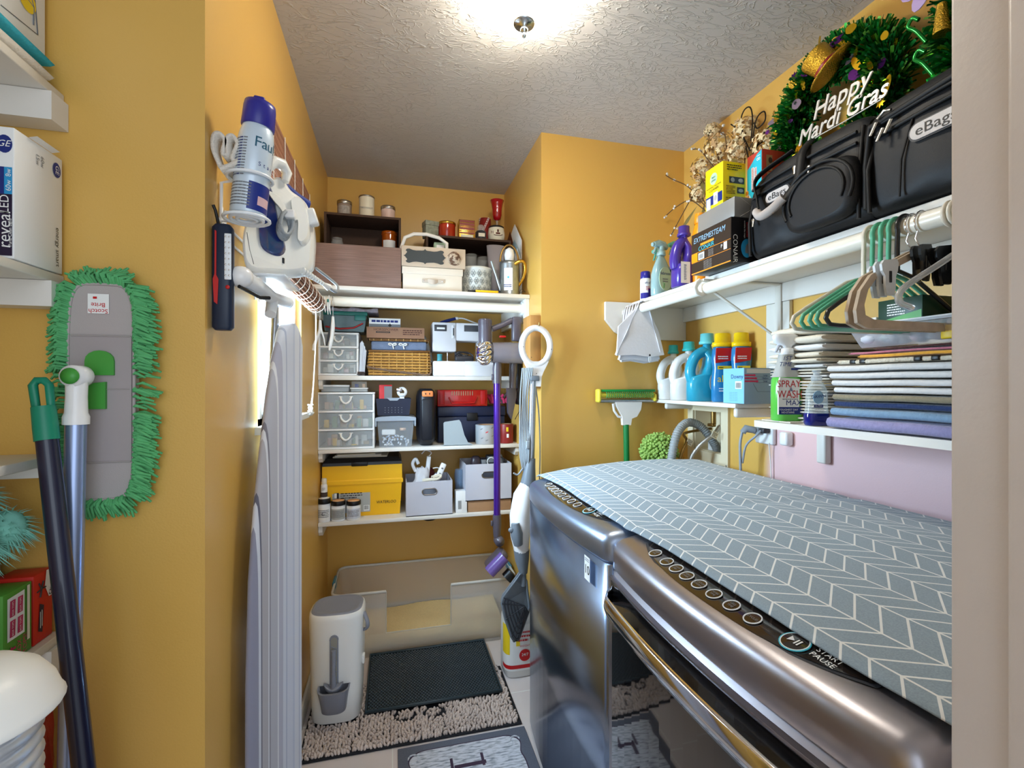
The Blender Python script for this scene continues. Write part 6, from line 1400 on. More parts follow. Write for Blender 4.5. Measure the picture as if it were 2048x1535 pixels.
# chenille mop pad
mat('yarn_green', (92,176,112), .8, vary=.3, vscale=60); mat('pad_grey', (178,168,166), .7, bump=(500,.1))
PO = P(203, 783, Y=1.0); PO.y = 1.012
t = thing('mop_pad', 'green chenille fringed mop pad with grey backing on the left end wall', 'mop pad', tuple(PO))
iw, ih = .050, .193
def rr(a, b_, e=5.5, n=44): return [(a*sgn(math.cos(q_))*abs(math.cos(q_))**(2/e), b_*sgn(math.sin(q_))*abs(math.sin(q_))**(2/e)) for q_ in [2*PI*i/n for i in range(n)]]
g = G('pad_grey'); g.prism(rr(iw, ih), -.012, .006, 'xz'); g.tube([(x, -.012, z) for x, z in rr(iw, ih)], .0028, 6, closed=True); g.obj('backing', t)
g = G('pad_grey'); mat('pad_grey2', (166,156,156), .7); g = G('pad_grey2'); g.prism([(-iw+.004,-.125),(iw-.003,-.125),(iw-.003,.10),(-iw+.004,.10)], -.0148, -.012, 'xz'); g.tube([(-iw+.006,-.0155,.10),(iw-.004,-.0155,.10)], .0012, 4, 'pad_grey'); g.tube([(-iw+.006,-.0155,-.125),(iw-.004,-.0155,-.125)], .0012, 4, 'pad_grey'); g.tube([(-iw+.01,-.0155,.005),(iw-.006,-.0155,.005)], .0008, 4, 'pad_grey'); g.obj('sleeve', t)
g = G('mop_green'); g.prism([(-.022,.030),(.022,.030),(.022,.055)]+[(.022*math.cos(a), .056+.018*math.sin(a)) for a in [i*PI/8 for i in range(1,8)]]+[(-.022,.055)], -.019, -.014, 'xz'); g.prism([(-.018,-.030),(.010,-.030),(.010,.018),(-.008,.016),(-.018,.008)], -.021, -.014, 'xz'); g.obj('clip', t, 'green plastic clip')
g = G('print_white'); g.quad(-.020,.012,.140,.175,-.0135,'print_white'); g.text('Scotch\nBrite', .011, (-.004,-.0142,.150), 'print_red', rot=PI); g.quad(-.012,-.006,.166,.170,-.0140,'print_red'); g.obj('care_tag', t)
g = G('yarn_green'); rnd = random.Random(6)
K = 430
raw = rr(1, 1, 5.5, 400); seg = [math.hypot((raw[(i+1) % 400][0]-raw[i][0])*iw, (raw[(i+1) % 400][1]-raw[i][1])*ih) for i in range(400)]; tot = sum(seg); per_ = []; acc = 0; k0 = 0
for i in range(160):
    tg = tot*i/160
    while acc+seg[k0] < tg: acc += seg[k0]; k0 += 1
    per_.append(raw[k0])
for lay in range(3):
    for i in range(K):
        s_ = (i+rnd.random())/K*len(per_); k0 = int(s_) % len(per_); fr = s_-int(s_); (xa, za), (xb, zb_) = per_[k0], per_[(k0+1) % len(per_)]; x = xa+(xb-xa)*fr; z = za+(zb_-za)*fr
        p0 = Vector((x*(iw-.004), .004-lay*.004-.003, z*(ih-.004))); out = Vector((x*.9+.0, 0, z*.25 if abs(z) < .97 else z)).normalized()
        L_ = rnd.uniform(.022,.044)*(1.0-.12*lay); dr = Vector((rnd.uniform(-.2,.2), rnd.uniform(-.30,.0), rnd.uniform(-.35,.1)))
        m_ = p0+out*L_*.55+Vector((0, -.010-.004*lay, .003)); p1 = p0+(out+dr*.6).normalized()*L_+Vector((0,.002-.002*lay,-.003))
        g.tube([p0, m_, p1], [.0019,.0029,.0021], 5)
g.obj('fringe', t)['kind'] = 'stuff'
mat('straw', (206,172,110), .8); g = G('straw'); rnd = random.Random(31)
for i in range(70): x = rnd.uniform(0,.02); y = rnd.uniform(-.035,.035); g.tube([(x*.4, y*.4, .34), (x, y, .12), (x*1.5+.002, y*1.5, .001)], .0011, 4)
t = thing('whisk_broom', 'straw whisk broom standing on the floor beside the white bin', 'broom', (-.345, 1.80, .0)); g.obj('bristles', t)['kind'] = 'stuff'
g = G('grip_green'); g.tube([(.004,0,.33),(.004,0,.44)], .009, 10, 'pine'); g.obj('grip', t)
# ------------------------------------------------------------ right wall: shelves, rod, bracket
R1, R2, R3 = 1.741, 1.276, 1.235
t = thing('long_shelf', 'long white shelf high on the right wall, black bags on it', 'shelf', (0, 0, 0))
g = G('shelf_white'); g.rbox(1.118, XR-.001, .345, YP-.001, R1-.018, R1, .002); g.obj('board', t)
g = G('shelf_white'); g.box(XR-.019, XR-.001, .34, YP-.021, 1.655, R1-.0185); g.obj('cleat', t)
g = G('shelf_white'); g.prism([(.981,R1-.001),(1.117,R1-.001),(1.117,R1-.0185),(XR-.002,R1-.0185),(XR-.002,1.565),(1.10,1.565),(1.03,1.60),(.981,1.655)], YP-.019, YP-.001, 'xz'); g.obj('end_cleat', t)
t = thing('closet_rod', 'white hanging rod under the long right shelf', 'rod', (1.085, 1.2, 1.690)); g = G('rod_white'); g.cyl((0,-.86,0), (0,YP-.020-1.2,0), .0205, n=24); g.obj('bar', t)
t = thing('shelf_bracket', 'white metal bracket with diagonal brace holding shelf and rod', 'bracket', (XR-.0195, 1.46, 1.72)); g = G('trim_white')
g.rbox(-.006, 0, -.014, .014, -.22, .0, .002); g.obj('wall_plate', t); g = G('trim_white'); g.rbox(-.33, 0, -.012, .012, -.0055, .0015, .001); g.obj('arm', t)
g = G('trim_white'); g.M = Matrix.Translation((-.335,0,.0)); g.tube([(0,0,-.002),(-.012,0,-.012),(-.02,0,-.03),(-.012,0,-.048),(.004,0,-.054),(.022,0,-.046)], .0035, 6, flat=2.6); g.obj('rod_hook', t)
g = G('trim_white'); g.tube([(-.004,0,-.20),(-.30,0,-.030)], .008, 6, flat=.45); g.obj('brace', t)
g = G('trim_white'); g.rbox(XR-.017, XR-.001, 1.415, 1.525, R2+.001, 1.654, .002); single(g, 'wall_batten', 'vertical white board on the right wall behind the bracket', 'board')
t = thing('small_shelf', 'small white shelf holding the detergent bottles', 'shelf', (0, 0, 0)); g = G('shelf_white'); g.rbox(1.238, XR-.001, 1.500, YP-.001, R2-.016, R2, .002); g.obj('board', t)
g = G('shelf_white'); g.rbox(1.245, XR-.002, 1.502, 1.522, R2-.052, R2-.0165, .008); g.obj('cleat', t); g = G('shelf_white'); g.rbox(1.26, XR-.002, 1.99, 2.01, R2-.045, R2-.0165, .008); g.obj('cleat', t)
t = thing('towel_shelf', 'white shelf with rounded front above the machines, towels on it', 'shelf', (0, 0, 0)); g = G('shelf_white')
ol = [(XR-.001, .34), (1.10, .34), (1.085, .36), (1.10, .8), (1.105, 1.22), (1.115, 1.265), (1.14, 1.282), (XR-.001, 1.290)]; g.prism(ol, R3-.020, R3, 'xy'); g.obj('board', t)
for y in (1.300-.02, .80): g = G('shelf_white'); g.rbox(XR-.030, XR-.001, y-.022, y+.012, 1.085, R3-.021, .006); g.obj('bracket', t)
g = G('plastic_white'); g.rbox(XR-.035, XR-.001, 1.41, 1.445, 1.125, 1.175, .008); single(g, 'plug_cover', 'small white plastic block on the wall beside the outlet', 'plug cover')
# ---- long shelf, far end: bottles
t = thing('aerosol_can', 'small aerosol can with purple cap at the far end of the long shelf', 'spray can', (1.147, 1.985, R1+.001)); r = .0245
g = G('print_white'); g.lathe([(r*.95,0),(r,.003),(r,.092),(r*.9,.098)], 24); wrap(g, r*1.01, .004, .03, -180, 20, 'cap_blue'); wrap(g, r*1.01, .004, .05, -90, 20, 'cap_blue'); g.text('affiro', .013, (-.004,-r*1.02,.075), 'print_blue'); g.lines(-.012,.008,.04,.06,3,-r*1.02,'print_red'); g.obj('body', t)
g = G('cap_blue'); g.lathe([(r*.92,.098),(r*.94,.099),(r*.92,.128),(r*.8,.131)], 24); g.obj('cap', t)
mat('freshener', (150,184,186), .25, coat=.4); mat('teal_cap', (96,178,160), .3)
def trigger_bottle(t, H, W, D, body_m, head_m, label=True, text=None, tm='print_blue', facing=-1):
    g = G(body_m); rs = []
    for q_, k in ((0,.92),(.02,1.0),(.15,1.0),(.38,.96),(.50,.80),(.60,.58),(.68,.36),(.72,.30)):
        rs.append(ring(H*q_, W/2*k, D/2*(k if k < .9 else 1)*1.0, 2.6, 26))
    g.rings(rs); g.obj('bottle', t)
    g = G(head_m); g.lathe([(W*.20,H*.715),(W*.21,H*.72),(W*.19,H*.79),(W*.13,H*.80)], 20)
    g.tube([(W*.34,0,H*.86),(W*.12,0,H*.90),(-W*.15,0,H*.925),(-W*.40,0,H*.90)], [W*.10,W*.19,W*.17,W*.12], 12); g.cyl((0,0,H*.79),(0,0,H*.90), W*.15, W*.16, 14); g.tube([(-W*.40,0,H*.90),(-W*.50,0,H*.895)], [W*.10,W*.09], 10); g.obj('spray_head', t)
    g = G(head_m); g.tube([(-W*.22,0,H*.88),(-W*.34,0,H*.82),(-W*.38,0,H*.77),(-W*.44,0,H*.74)], [W*.06,W*.055,W*.05,W*.04], 8); g.obj('trigger', t)
tb_ = thing('trigger_spray_bottle', 'pale blue green air freshener trigger bottle with leafy white label', 'spray bottle', (1.165, 1.882, R1+.001), .15); trigger_bottle(tb_, .252, .098, .056, 'freshener', 'freshener')
g = G('print_white'); ol = [(.034*math.cos(a), .072+.052*math.sin(a)) for a in [i*PI/14 for i in range(28)]]; g.prism(ol, -.0292, -.026, 'xz', 'pale_green'); g.text('febreze', .019, (0,-.0298,.095), 'print_blue'); g.lines(-.016,.014,.055,.075,2,-.0298,'print_grey'); g.tube([(-.012,-.0295,.03),(-.008,-.0295,.05),(-.014,-.0295,.055)], .001, 4, 'mop_green'); g.tube([(-.008,-.0295,.03),(-.004,-.0295,.052)], .001, 4, 'mop_green'); g.obj('label', tb_)
mat('deep_blue', (26,70,110), .3, coat=.3); tb2 = thing('trigger_spray_bottle', 'dark blue trigger bottle with aqua head behind the pale one', 'spray bottle', (1.255, 1.900, R1+.001), .1); trigger_bottle(tb2, .262, .090, .055, 'deep_blue', 'teal_cap')
tb3 = thing('trigger_spray_bottle', 'white and blue trigger bottle with green head nearest the corner', 'spray bottle', (1.228, 2.000, R1+.001), .3); trigger_bottle(tb3, .255, .088, .055, 'print_white', 'teal_cap'); g = G('print_blue'); g.prism([(-.04,.05),(-.01,.06),(-.0,.12),(-.03,.14),(-.043,.10)], -.0288, -.0255, 'xz', 'deep_blue'); g.obj('label', tb3)
mat('jug_purple', (70,50,150), .25, coat=.4)
def jug(name, label, cat, loc, W, D, H, body_m, cap_m, rz=0.0, handle_side=-1, capr=.024, group=None):
    """detergent jug seen from its wide face: body with a real handle opening at one side"""
    t = thing(name, label, cat, loc, rz, group); s_ = handle_side
    cap_h = .16*H if H > .2 else .1*H; Hb = H-cap_h; x0 = W/2
    # section between the front and back face: swept column of body behind the opening, handle bar before it
    g = G(body_m)
    rs = []
    for z, xa, xb, d in ((0,-.46,.46,.92),(.012,-.5,.5,1),(.30,-.5,.5,1),(.42,-.47,.5,1),(.47,-.10,.49,.98),(.62,.02,.47,.95),(.76,.05,.43,.88),(.84,-.05,.36,.7),(.90,-.02,.28,.5),(.97,.02,.24,.42),(1,.03,.23,.42)):
        if z > .3 and z < .8 : pass
        cx_ = (xa+xb)/2*W*-s_; a = (xb-xa)/2*W; rs.append([(cx_+px, py, z*Hb) for px, py, _ in ring(0, a, D/2*d, 3.0, 24)])
    g.rings(rs)
    hz = lambda z: z*Hb
    g.tube(spline([(s_*W*.36,0,hz(.36)),(s_*W*.415,0,hz(.50)),(s_*W*.37,0,hz(.64)),(s_*W*.24,0,hz(.78)),(s_*W*.02,0,hz(.86)),(-s_*W*.08,0,hz(.86))], 4), [D*.30]*21, 12)
    g.obj('bottle', t)
    g = G(cap_m); cxp = -s_*W*.13; g.lathe([(capr*1.0,0),(capr*1.12,.001),(capr*1.12,cap_h*.25),(capr*.98,cap_h*.3),(capr*.92,cap_h*.97),(capr*.8,cap_h)], 26, c=(cxp,0,Hb-.002)); g.obj('cap', t)
    return t, Hb
tj, Hb = jug('laundry_jug', 'purple handled jug with white side label between blue bottles and black box', 'jug', (1.142, 1.692, R1+.001), .075, .075, .25, 'jug_purple', 'jug_purple', .0)
g = G('print_white'); g.quad(-.030,.012,.01,.095,-.0385,'print_white'); g.lines(-.004,.004,.02,.085,1,-.039,'print_blue') if False else None; g.lines(-.016,-.004,.022,.085,14,-.0390,'print_blue',jag=.4); g.obj('label', tj)
t = thing('spray_bottle_orange', 'orange topped bottle standing behind the purple jug', 'bottle', (1.20, 1.655, R1+.001)); mat('orange_bright', (246,150,20), .35); g = G('orange_bright'); g.lathe([(.030,0),(.032,.004),(.032,.20),(.024,.235),(.018,.25)], 22); g.obj('bottle', t); g = G('orange_bright'); g.lathe([(.020,.25),(.022,.251),(.020,.29)], 18); g.obj('cap', t)
t.name = 'cleaner_bottle'
t = thing('trigger_spray_bottle', 'white bottle with grey nozzle head behind the silver carton', 'spray bottle', (1.195, 1.545, R1+.001), .0); trigger_bottle(t, .335, .085, .06, 'print_white', 'cream')
# boxes: X0B = overhanging front, long side faces the room
mat('carton_brown', (52,40,32), .4); mat('carton_black', (16,14,18), .35); mat('carton_orange', (236,150,40), .5)
BX, BY0, BY1, BZ = 1.050, 1.290, 1.495, R1+.001; H = .143
t = thing('steamer_box', 'black and brown steamer carton with blue and white lettering', 'box', (BX, BY0, BZ)); D = BY1-BY0; W = .245
g = G('carton_black'); g.rbox(0, W, 0, D, 0, H, .0015); g.obj('carton', t)
g = G('carton_brown'); e = -.0008
def fx(y0, y1, z0, z1, m, d=-.0008): g.add([(d, y1, z0), (d, y0, z0), (d, y0, z1), (d, y1, z1)], [(0,1,2,3)], m)
fx(.001, D-.001, .001, H-.001, 'carton_brown')
fx(.001, D-.002, .072, .0735, 'carton_orange', -.0014); fx(.001, D-.002, .040, .0415, 'carton_orange', -.0014); fx(D-.035, D-.001, .042, .0715, 'orange_bright', -.0014); fx(.001,D-.001,.0,.004,'carton_orange',-.0014)
mat('pale_blue', (150,190,220), .4)
g.text('EXTREMESTEAM', .026, (-.0016, D*.53, .116), 'pale_blue', '-x', sx=.88, shear=.25); fx(D*.40, D*.75, .092, .100, 'carton_orange', -.0016); g.text('CONAIR', .022, (-.0016, D*.60, .082), 'cyan', '-x', sx=1.0)
fx(D-.072, D-.040, .044, .068, 'print_white', -.0016)
for k in range(8): fx(D-.066+k*.0028, D-.0648+k*.0028, .047, .063, 'print_black', -.002)
fx(.018, .034, .046, .070, 'print_white', -.0016)
for k in range(6): g.text('-- --- -- ----', .006, (-.0016, D*.48, .066-.004*k), 'print_white', '-x'); 
for k in range(8): g.text('---- -- ----- --- ----', .006, (-.0016, D*.56, .034-.0038*k), 'print_white', '-x')
g.text('P', .016, (-.0016, .044, .060), 'print_white', '-x')
g.text('CONAIR', .024, (.014, -.0008, .042), 'print_white', rot=-PI/2); ol = [(.058+.021*math.cos(a), .045+.030*math.sin(a)) for a in [i*PI/14 for i in range(28)]]; g.prism(ol, -.0012, 0, 'xz', 'azure'); g.prism([(.052,.03),(.062,.028),(.066,.045),(.064,.062),(.055,.055),(.052,.042)], -.0018, -.001, 'xz', 'print_grey')
g.text('Eliminates', .012, (.060, -.0010, .105), 'print_red', rot=-PI/2); g.text('wrinkles like magic', .0075, (.050, -.0010, .105), 'print_white', rot=-PI/2); g.obj('print', t)
mat('silver_card', (156,156,154), .35, metal=.35)
t = thing('silver_carton', 'plain silver grey carton on top of the black steamer box', 'box', (1.062, BY0, BZ+H+.001)); g = G('silver_card'); g.rbox(0, .265, 0, .186, 0, .065, .0012); g.tube([(.02,-.0006,.001),(.075,-.0006,.033),(.14,-.0006,.001)], .0006, 4, 'paper'); g.tube([(.02,-.0006,.064),(.075,-.0006,.033),(.2,-.0006,.040)], .0006, 4, 'paper'); g.obj('carton', t)
zt2 = BZ+H+.067
t = thing('cleaner_box', 'yellow washing machine cleaner box standing on the silver carton', 'box', (1.080, 1.367, zt2)); W = .090; H = .150; g = G('yellow'); mat('bright_yellow', (250,222,20), .4); g = G('bright_yellow'); g.rbox(0, W, 0, .091, 0, H, .001); g.obj('carton', t)
g = G('pale_green'); L2 = .091
g.add([(-.0008, .047+.019*math.cos(a), .108+.020*math.sin(a)) for a in [-i*.35 for i in range(18)]], [tuple(range(18))], 'pale_green'); g.text('lemi\nshine', .011, (-.0014, .047, .108), 'teal_pl', '-x'); g.text('WASHING MACHINE', .0082, (-.0010, .046, .081), 'print_black', '-x'); g.text('CLEANER', .012, (-.0010, .046, .071), 'print_black', '-x'); fx(.003,.088,.020,.052,'can_navy',-.001); fx(.025,.047,.016,.058,'print_white',-.0014); g.add([(-.0018,.036+.008*math.cos(a),.038+.010*math.sin(a)) for a in [i*.5 for i in range(13)]], [tuple(range(13))], 'label_grey'); fx(.062,.084,.006,.046,'bag_white',-.0016)
g.lines(.015,.075,.120,.142,3,-.0008,'print_black'); g.quad(.024,.084,.078,.100,-.0008,'dark_grey'); g.ell((.038,-.0008,.089),.008,.0006,.008,'label_grey'); g.ell((.070,-.0008,.089),.010,.0006,.007,'label_grey'); g.quad(.055,.084,.045,.066,-.0008,'dark_grey'); g.ell((.070,-.001,.055),.010,.0006,.006,'label_grey'); g.lines(.012,.050,.040,.070,6,-.0008,'brown_print'); g.lines(.010,.080,.012,.030,3,-.0008,'brown_print'); g.obj('print', t)
t = thing('snack_carton', 'turquoise and red snack carton beside the yellow box on the silver carton', 'box', (1.176, 1.300, zt2)); mat('carton_red', (184,62,46), .45); g = G('carton_red'); g.rbox(0, .092, 0, .066, 0, .170, .001); g.obj('carton', t); g = G('azure'); mat('turquoise', (40,184,208), .4)
g.add([(-.0008,.0655,.0),(-.0008,.001,.0),(-.0008,.001,.169),(-.0008,.022,.160),(-.0008,.045,.140),(-.0008,.0655,.125)], [(0,1,2,3,4,5)], 'turquoise'); g.add([(-.0012,.0655,.001),(-.0012,.045,.001),(-.0012,.05,.03),(-.0012,.068,.055),(-.0012,.0655,.06)], [(0,1,2,3,4)], 'print_white'); g.ell((-.001,.066,.048),.0006,.007,.008,'carton_orange'); g.ell((-.001,.064,.030),.0006,.007,.008,'carton_orange')
g.text('18', .022, (-.0014,.015,.148), 'print_white', '-x', rot=-PI/2); [(g.quad(-y_-.0055,-y_+.0055,z_,z_+h_,-.0014,'print_white','-x'), g.quad(-y_-.0040,-y_+.0040,z_+.002,z_+h_-.002,-.0018,'carton_red','-x'), g.lines(-y_-.0036,-y_+.0036,z_+.003,z_+h_-.003,int(h_/.0055),-.0022,'print_white','-x',jag=.1,fill=.5)) for y_, z_, h_ in ((.040,.050,.074),(.027,.074,.046))]; g.quad(.016,.040,.10,.152,-.0008,'tan'); g.ell((.032,-.001,.135),.008,.0005,.010,'brown_dark'); g.quad(.020,.046,.05,.095,-.0008,'tan'); g.text('18', .012, (.066,-.001,.11), 'print_white', rot=-PI/2); g.obj('print', t)
# ---- black travel bags
mat('nylon', (9,10,15), .55, bump=(500,.25,.001), vary=.15, vscale=20); mat('webbing', (9,9,11), .6); mat('zip_metal', (200,198,192), .25, metal=1); mat('badge', (196,190,188), .4); mat('grip_fab', (176,166,160), .9)
def bag(label, X0_, X1_, Y0_, Y1_, Z0_, H, slump):
    """soft bag: section in x-z swept along y, ends rounded"""
    t = thing('travel_bag', label, 'bag', ((X0_+X1_)/2, (Y0_+Y1_)/2, Z0_)); W = X1_-X0_; L_ = Y1_-Y0_; g = G('nylon'); n = 30; rs = []
    for j in range(n+1):
        s_ = -1+2*j/n; en = (1-abs(s_)**7)**.35 if abs(s_) < 1 else .0; en = max(en, .35); ring_ = []
        for i in range(36):
            a = 2*PI*i/36; ca, sa = math.cos(a), math.sin(a)
            x = sgn(ca)*abs(ca)**(.42)*W/2*(.82+.18*en); z = sgn(sa)*abs(sa)**(.42)
            hh = H*(1-slump*max(0, s_)**2)
            zz = hh/2+z*hh/2*(.80+.20*en)*(1 if z < 0 else (1-.0)) if z > 0 else hh/2+z*hh/2
            wv = .006*noise.noise((s_*3.2, i*.35, H*9)) if z > -.9 else 0
            ring_.append((x+(wv if abs(x) > W*.3 else 0), s_*L_/2, max(0, zz+(wv if z > .2 else 0))))
        rs.append(ring_)
    g.rings(rs); g.obj('body', t); return t, W, L_
b1, W1, L1 = bag('black duffel bag with light grey wrapped handle on the long shelf', 1.090, 1.268, .885, 1.262, R1+.001, .270, .10)
def piping(t, W, L_, H, name='piping'):
    g = G('webbing')
    for zz in (.80*H, .70*H): g.tube([(-W/2-.003, -L_*.46, zz), (-W/2-.005, -L_*.2, zz*1.01), (-W/2-.005, L_*.2, zz*.99), (-W/2-.003, L_*.44, zz*.96)], .0045, 8)
    g.tube([(-W/2-.002, -L_*.47, .02*H), (-W/2-.003, -L_*.475, .4*H), (-W/2+.01, -L_*.475, .85*H)], .005, 8); g.tube([(-W/2-.002, L_*.47, .03*H), (-W/2-.004, L_*.475, .4*H), (-W/2+.02, L_*.46, .84*H)], .005, 8)
    g.obj(name, t)
piping(b1, W1, L1, .27)
g = G('nylon'); rs = []
for d, k in ((0,1.0),(.012,.99),(.022,.93),(.026,.8)):
    rs.append([(-W1/2-.002-d, y*k-.08, .095+z*k) for y, z in [(.105*sgn(math.cos(a))*abs(math.cos(a))**.5, .078*sgn(math.sin(a))*abs(math.sin(a))**.5) for a in [2*PI*i/32 for i in range(32)]]])
g.rings(rs); g.obj('pocket', b1)
g = G('webbing'); g.tube([(-W1/2-.026, y-.08, .095+z) for y, z in [(.103*math.cos(a), .082*math.sin(a)) for a in [PI*i/14 for i in range(-2, 17)]]], .0045, 8); g.tube([(-W1/2-.030, y-.08, .095+z) for y, z in [(.082*math.cos(a), .066*math.sin(a)) for a in [PI*i/14 for i in range(-2, 17)]]], .0035, 8); g.obj('pocket_piping', b1)
def strap(g, pts, wid, m, th=.004):
    pts = spline(pts, 6); ribbon(g, pts, wid, th, m, axis=Vector((0,1,0)))
g = G('webbing'); yh0, yh1 = L1*.36, -L1*.30
for yy_, lean in ((yh0, -.02), (-.01, .045)):
    g.tube(spline([(-.05, yy_*.4+.0, .285), (-W1/2-.01, yy_-lean*.3, .235), (-W1/2-.022, yy_-.01, .16), (-W1/2-.034, yy_-.03 if yy_ > 0 else yy_+.02, .120)], 6), .013, 6, flat=.28)
g.obj('strap', b1)
g = G('grip_fab'); g.tube(spline([(-W1/2-.034, yh0-.02, .122), (-W1/2-.046, .085, .098), (-W1/2-.044, .045, .105), (-W1/2-.036, .012, .125)], 6), .0125, 12); g.obj('grip', b1)
def badge(t, x, y, z, s_, rz=0):
    g = G('badge'); g.M = Matrix.Translation((x, y, z)) @ Matrix.Rotation(-PI/2, 4, 'Z'); ol = stadium(.100*s_, .034*s_, 0, 0)
    g.prism([(a*1.08, b_*1.2) for a, b_ in ol], -.001, .004, 'xz', 'dark_grey'); g.prism(ol, -.003, .0, 'xz'); g.text('eBags', .030*s_, (0, -.0036, 0), 'print_black', sx=1.15); g.obj('badge', t)
badge(b1, -W1/2-.006, .065, .158, .85)
g = G('zip_metal')
for y, z in ((-.045,.185),(.0,.205),(.155,.11)): g.tube([(-W1/2-.012,y,z),(-W1/2-.016,y-.003,z-.020)], [.006,.004], 8, flat=.5); g.ell((-W1/2-.012,y,z), .003,.008,.008,n=10,k=5)
g.obj('zip_pull', b1)
b2, W2, L2_ = bag('larger black suitcase bag with full maker badge, nearest the door jamb', 1.085, 1.262, .395, .880, R1+.001, .262, .02); piping(b2, W2, L2_, .262)
badge(b2, -W2/2-.006, .085, .142, 1.0)
g = G('webbing'); g.tube([(-W2/2-.003, .16, .02), (-W2/2-.005, .155, .10), (-W2/2-.004, .13, .185)], .0022, 6); g.tube([(-W2/2-.004,-.23,.215),(-W2/2-.008,.0,.222),(-W2/2-.004,.225,.205),(-W2/2+.0,.238,.12),(-W2/2-.0,.237,.02)], .007, 8); g.obj('seam', b2)
g = G('zip_metal'); 
for y, z in ((.205,.205),(.190,.185),(.172,.195)): g.tube([(-W2/2-.012,y,z),(-W2/2-.020,y+.008,z-.028)], [.0055,.004], 8, flat=.5)
for a in (0,): g.tube([(-W2/2-.014,.20,.21),(-W2/2-.014,.185,.222),(-W2/2-.014,.17,.215)], .0035, 6)
g.obj('zip_pull', b2)
# ---- wreaths
mat('tinsel_green', (40,150,66), .15, metal=.65); mat('tinsel_lime', (140,210,90), .18, metal=.6); mat('tinsel_dark', (16,78,34), .3, metal=.3); mat('tinsel_gold', (226,180,40), .16, metal=.95); mat('tinsel_purple', (96,40,120), .2, metal=.8); mat('foil_lilac', (170,150,170), .25, metal=.8)
mat('glitter_gold', (216,172,60), .22, metal=.95, bump=(260,1.0,.004)); mat('sign_silver', (226,220,212), .3, metal=.35)
def wreath(name, label, cy, cz, R_, r_, n, seed, a0=0, a1=2*PI):
    t = thing(name, label, 'wreath', (XR-.012-r_, cy, cz)); rnd = random.Random(seed); g = G('tinsel_dark')
    g.tube([(0, R_*math.cos(a), R_*math.sin(a)) for a in [2*PI*i/40 for i in range(40)]], r_*.55, 8, closed=True); g.obj('ring', t)
    g = G('tinsel_green')
    for i in range(n):
        a = rnd.uniform(a0, a1); c_ = Vector((0, R_*math.cos(a), R_*math.sin(a))); b_ = rnd.uniform(0, 2*PI)
        rad = Vector((0, math.cos(a), math.sin(a))); o_ = (rad*math.cos(b_)+Vector((-1,0,0))*abs(math.sin(b_))); d = (o_+Vector((rnd.uniform(-.5,.5), rnd.uniform(-.6,.6), rnd.uniform(-.6,.6)))).normalized()
        p0 = c_+o_*r_*.4; p1 = c_+o_*r_*.5+d*r_*rnd.uniform(.4,.85); w_ = d.cross(Vector((rnd.random()-.5, rnd.random()-.5, rnd.random()-.5))).normalized()*rnd.uniform(.0022,.0045)
        p1.x = min(p1.x, r_+.008); g.add([p0-w_, p0+w_, p1+w_, p1-w_], [(0,1,2,3)], rnd.choice(['tinsel_green','tinsel_green','tinsel_green','tinsel_dark','tinsel_lime','tinsel_green','tinsel_gold' if rnd.random() < .25 else 'tinsel_green']))
    g.obj('tinsel', t)['kind'] = 'stuff'
    g = G('tinsel_gold')
    return t, rnd
wt_, rnd = wreath('mardi_gras_wreath', 'green and gold tinsel wreath with glitter hat and Happy Mardi Gras sign', 1.165, 2.19, .158, .066, 5200, 17)
for i in range(60):
    a = rnd.uniform(0, 2*PI); rr_ = .158+rnd.uniform(-.05,.06); g = G(rnd.choice(['tinsel_gold','tinsel_gold','foil_lilac','tinsel_purple','glitter_gold'])); x = -.062-rnd.random()*.012
    s_ = rnd.uniform(.009,.017); tl_ = rnd.uniform(-.5,.5)
    g.M = Matrix.Translation((x, rr_*math.cos(a), rr_*math.sin(a))) @ Matrix.Rotation(tl_, 4, 'Z') @ Matrix.Rotation(rnd.uniform(0,3), 4, 'X')
    k = i % 3
    if k == 0: g.prism([(s_*math.cos(q_)*1.2, s_*.8*math.sin(q_)-(.3*s_ if math.sin(q_) < -.5 else 0)) for q_ in [2*PI*j/14 for j in range(14)]], -.0006, .0006, 'yz')
    elif k == 1: g.prism([((s_ if j % 2 else s_*.55)*math.cos(2*PI*j/16), (s_ if j % 2 else s_*.55)*math.sin(2*PI*j/16)) for j in range(16)], -.0006, .0006, 'yz')
    else: g.prism([(s_*1.5*math.cos(q_), s_*.6*math.sin(q_)) for q_ in [2*PI*j/12 for j in range(12)]], -.0006, .0006, 'yz')
    g.obj('foil_charm', wt_)
hM = Matrix.Translation((-.085, -.050, .085)) @ Matrix.Rotation(-.55, 4, 'X') @ Matrix.Rotation(-.45, 4, 'Y')
g = G('glitter_gold'); g.M = hM; g.lathe([(.036,0),(.038,.03),(.042,.066),(.040,.070),(.001,.071)], 26, cap=(False,False)); g.lathe([(.036,.002),(.062,.006),(.064,.003),(.06,.0),(.036,-.003),(.001,-.003)], 30, cap=(False,False), ax=.85, ay=1.1); g.obj('hat', wt_, 'gold glitter top hat')
g = G('dk_red'); g.M = hM; g.lathe([(.0375,.005),(.0385,.008),(.0388,.018),(.0378,.020)], 26, cap=(False,False)); g.obj('hat_band', wt_)
g = G('sign_silver')
def sign_line(txt, size, c, rot):
    v, f = text_mesh(txt); R_ = Matrix.Translation(Vector(c)) @ Matrix.Rotation(-PI/2, 4, 'Z') @ Matrix.Rotation(PI/2, 4, 'X') @ Matrix.Rotation(rot, 4, 'Z')
    for dx, dy, dz in ((0,0,0),(.0012,0,.0004),(-.0012,0,.0008),(0,.0012,.0012),(0,-.0012,.0016),(0,0,-.003)):
        g.add([R_ @ Vector(((p.x+.28*p.y)*size*.95+dx, p.y*size+dy, dz)) for p in v], f)
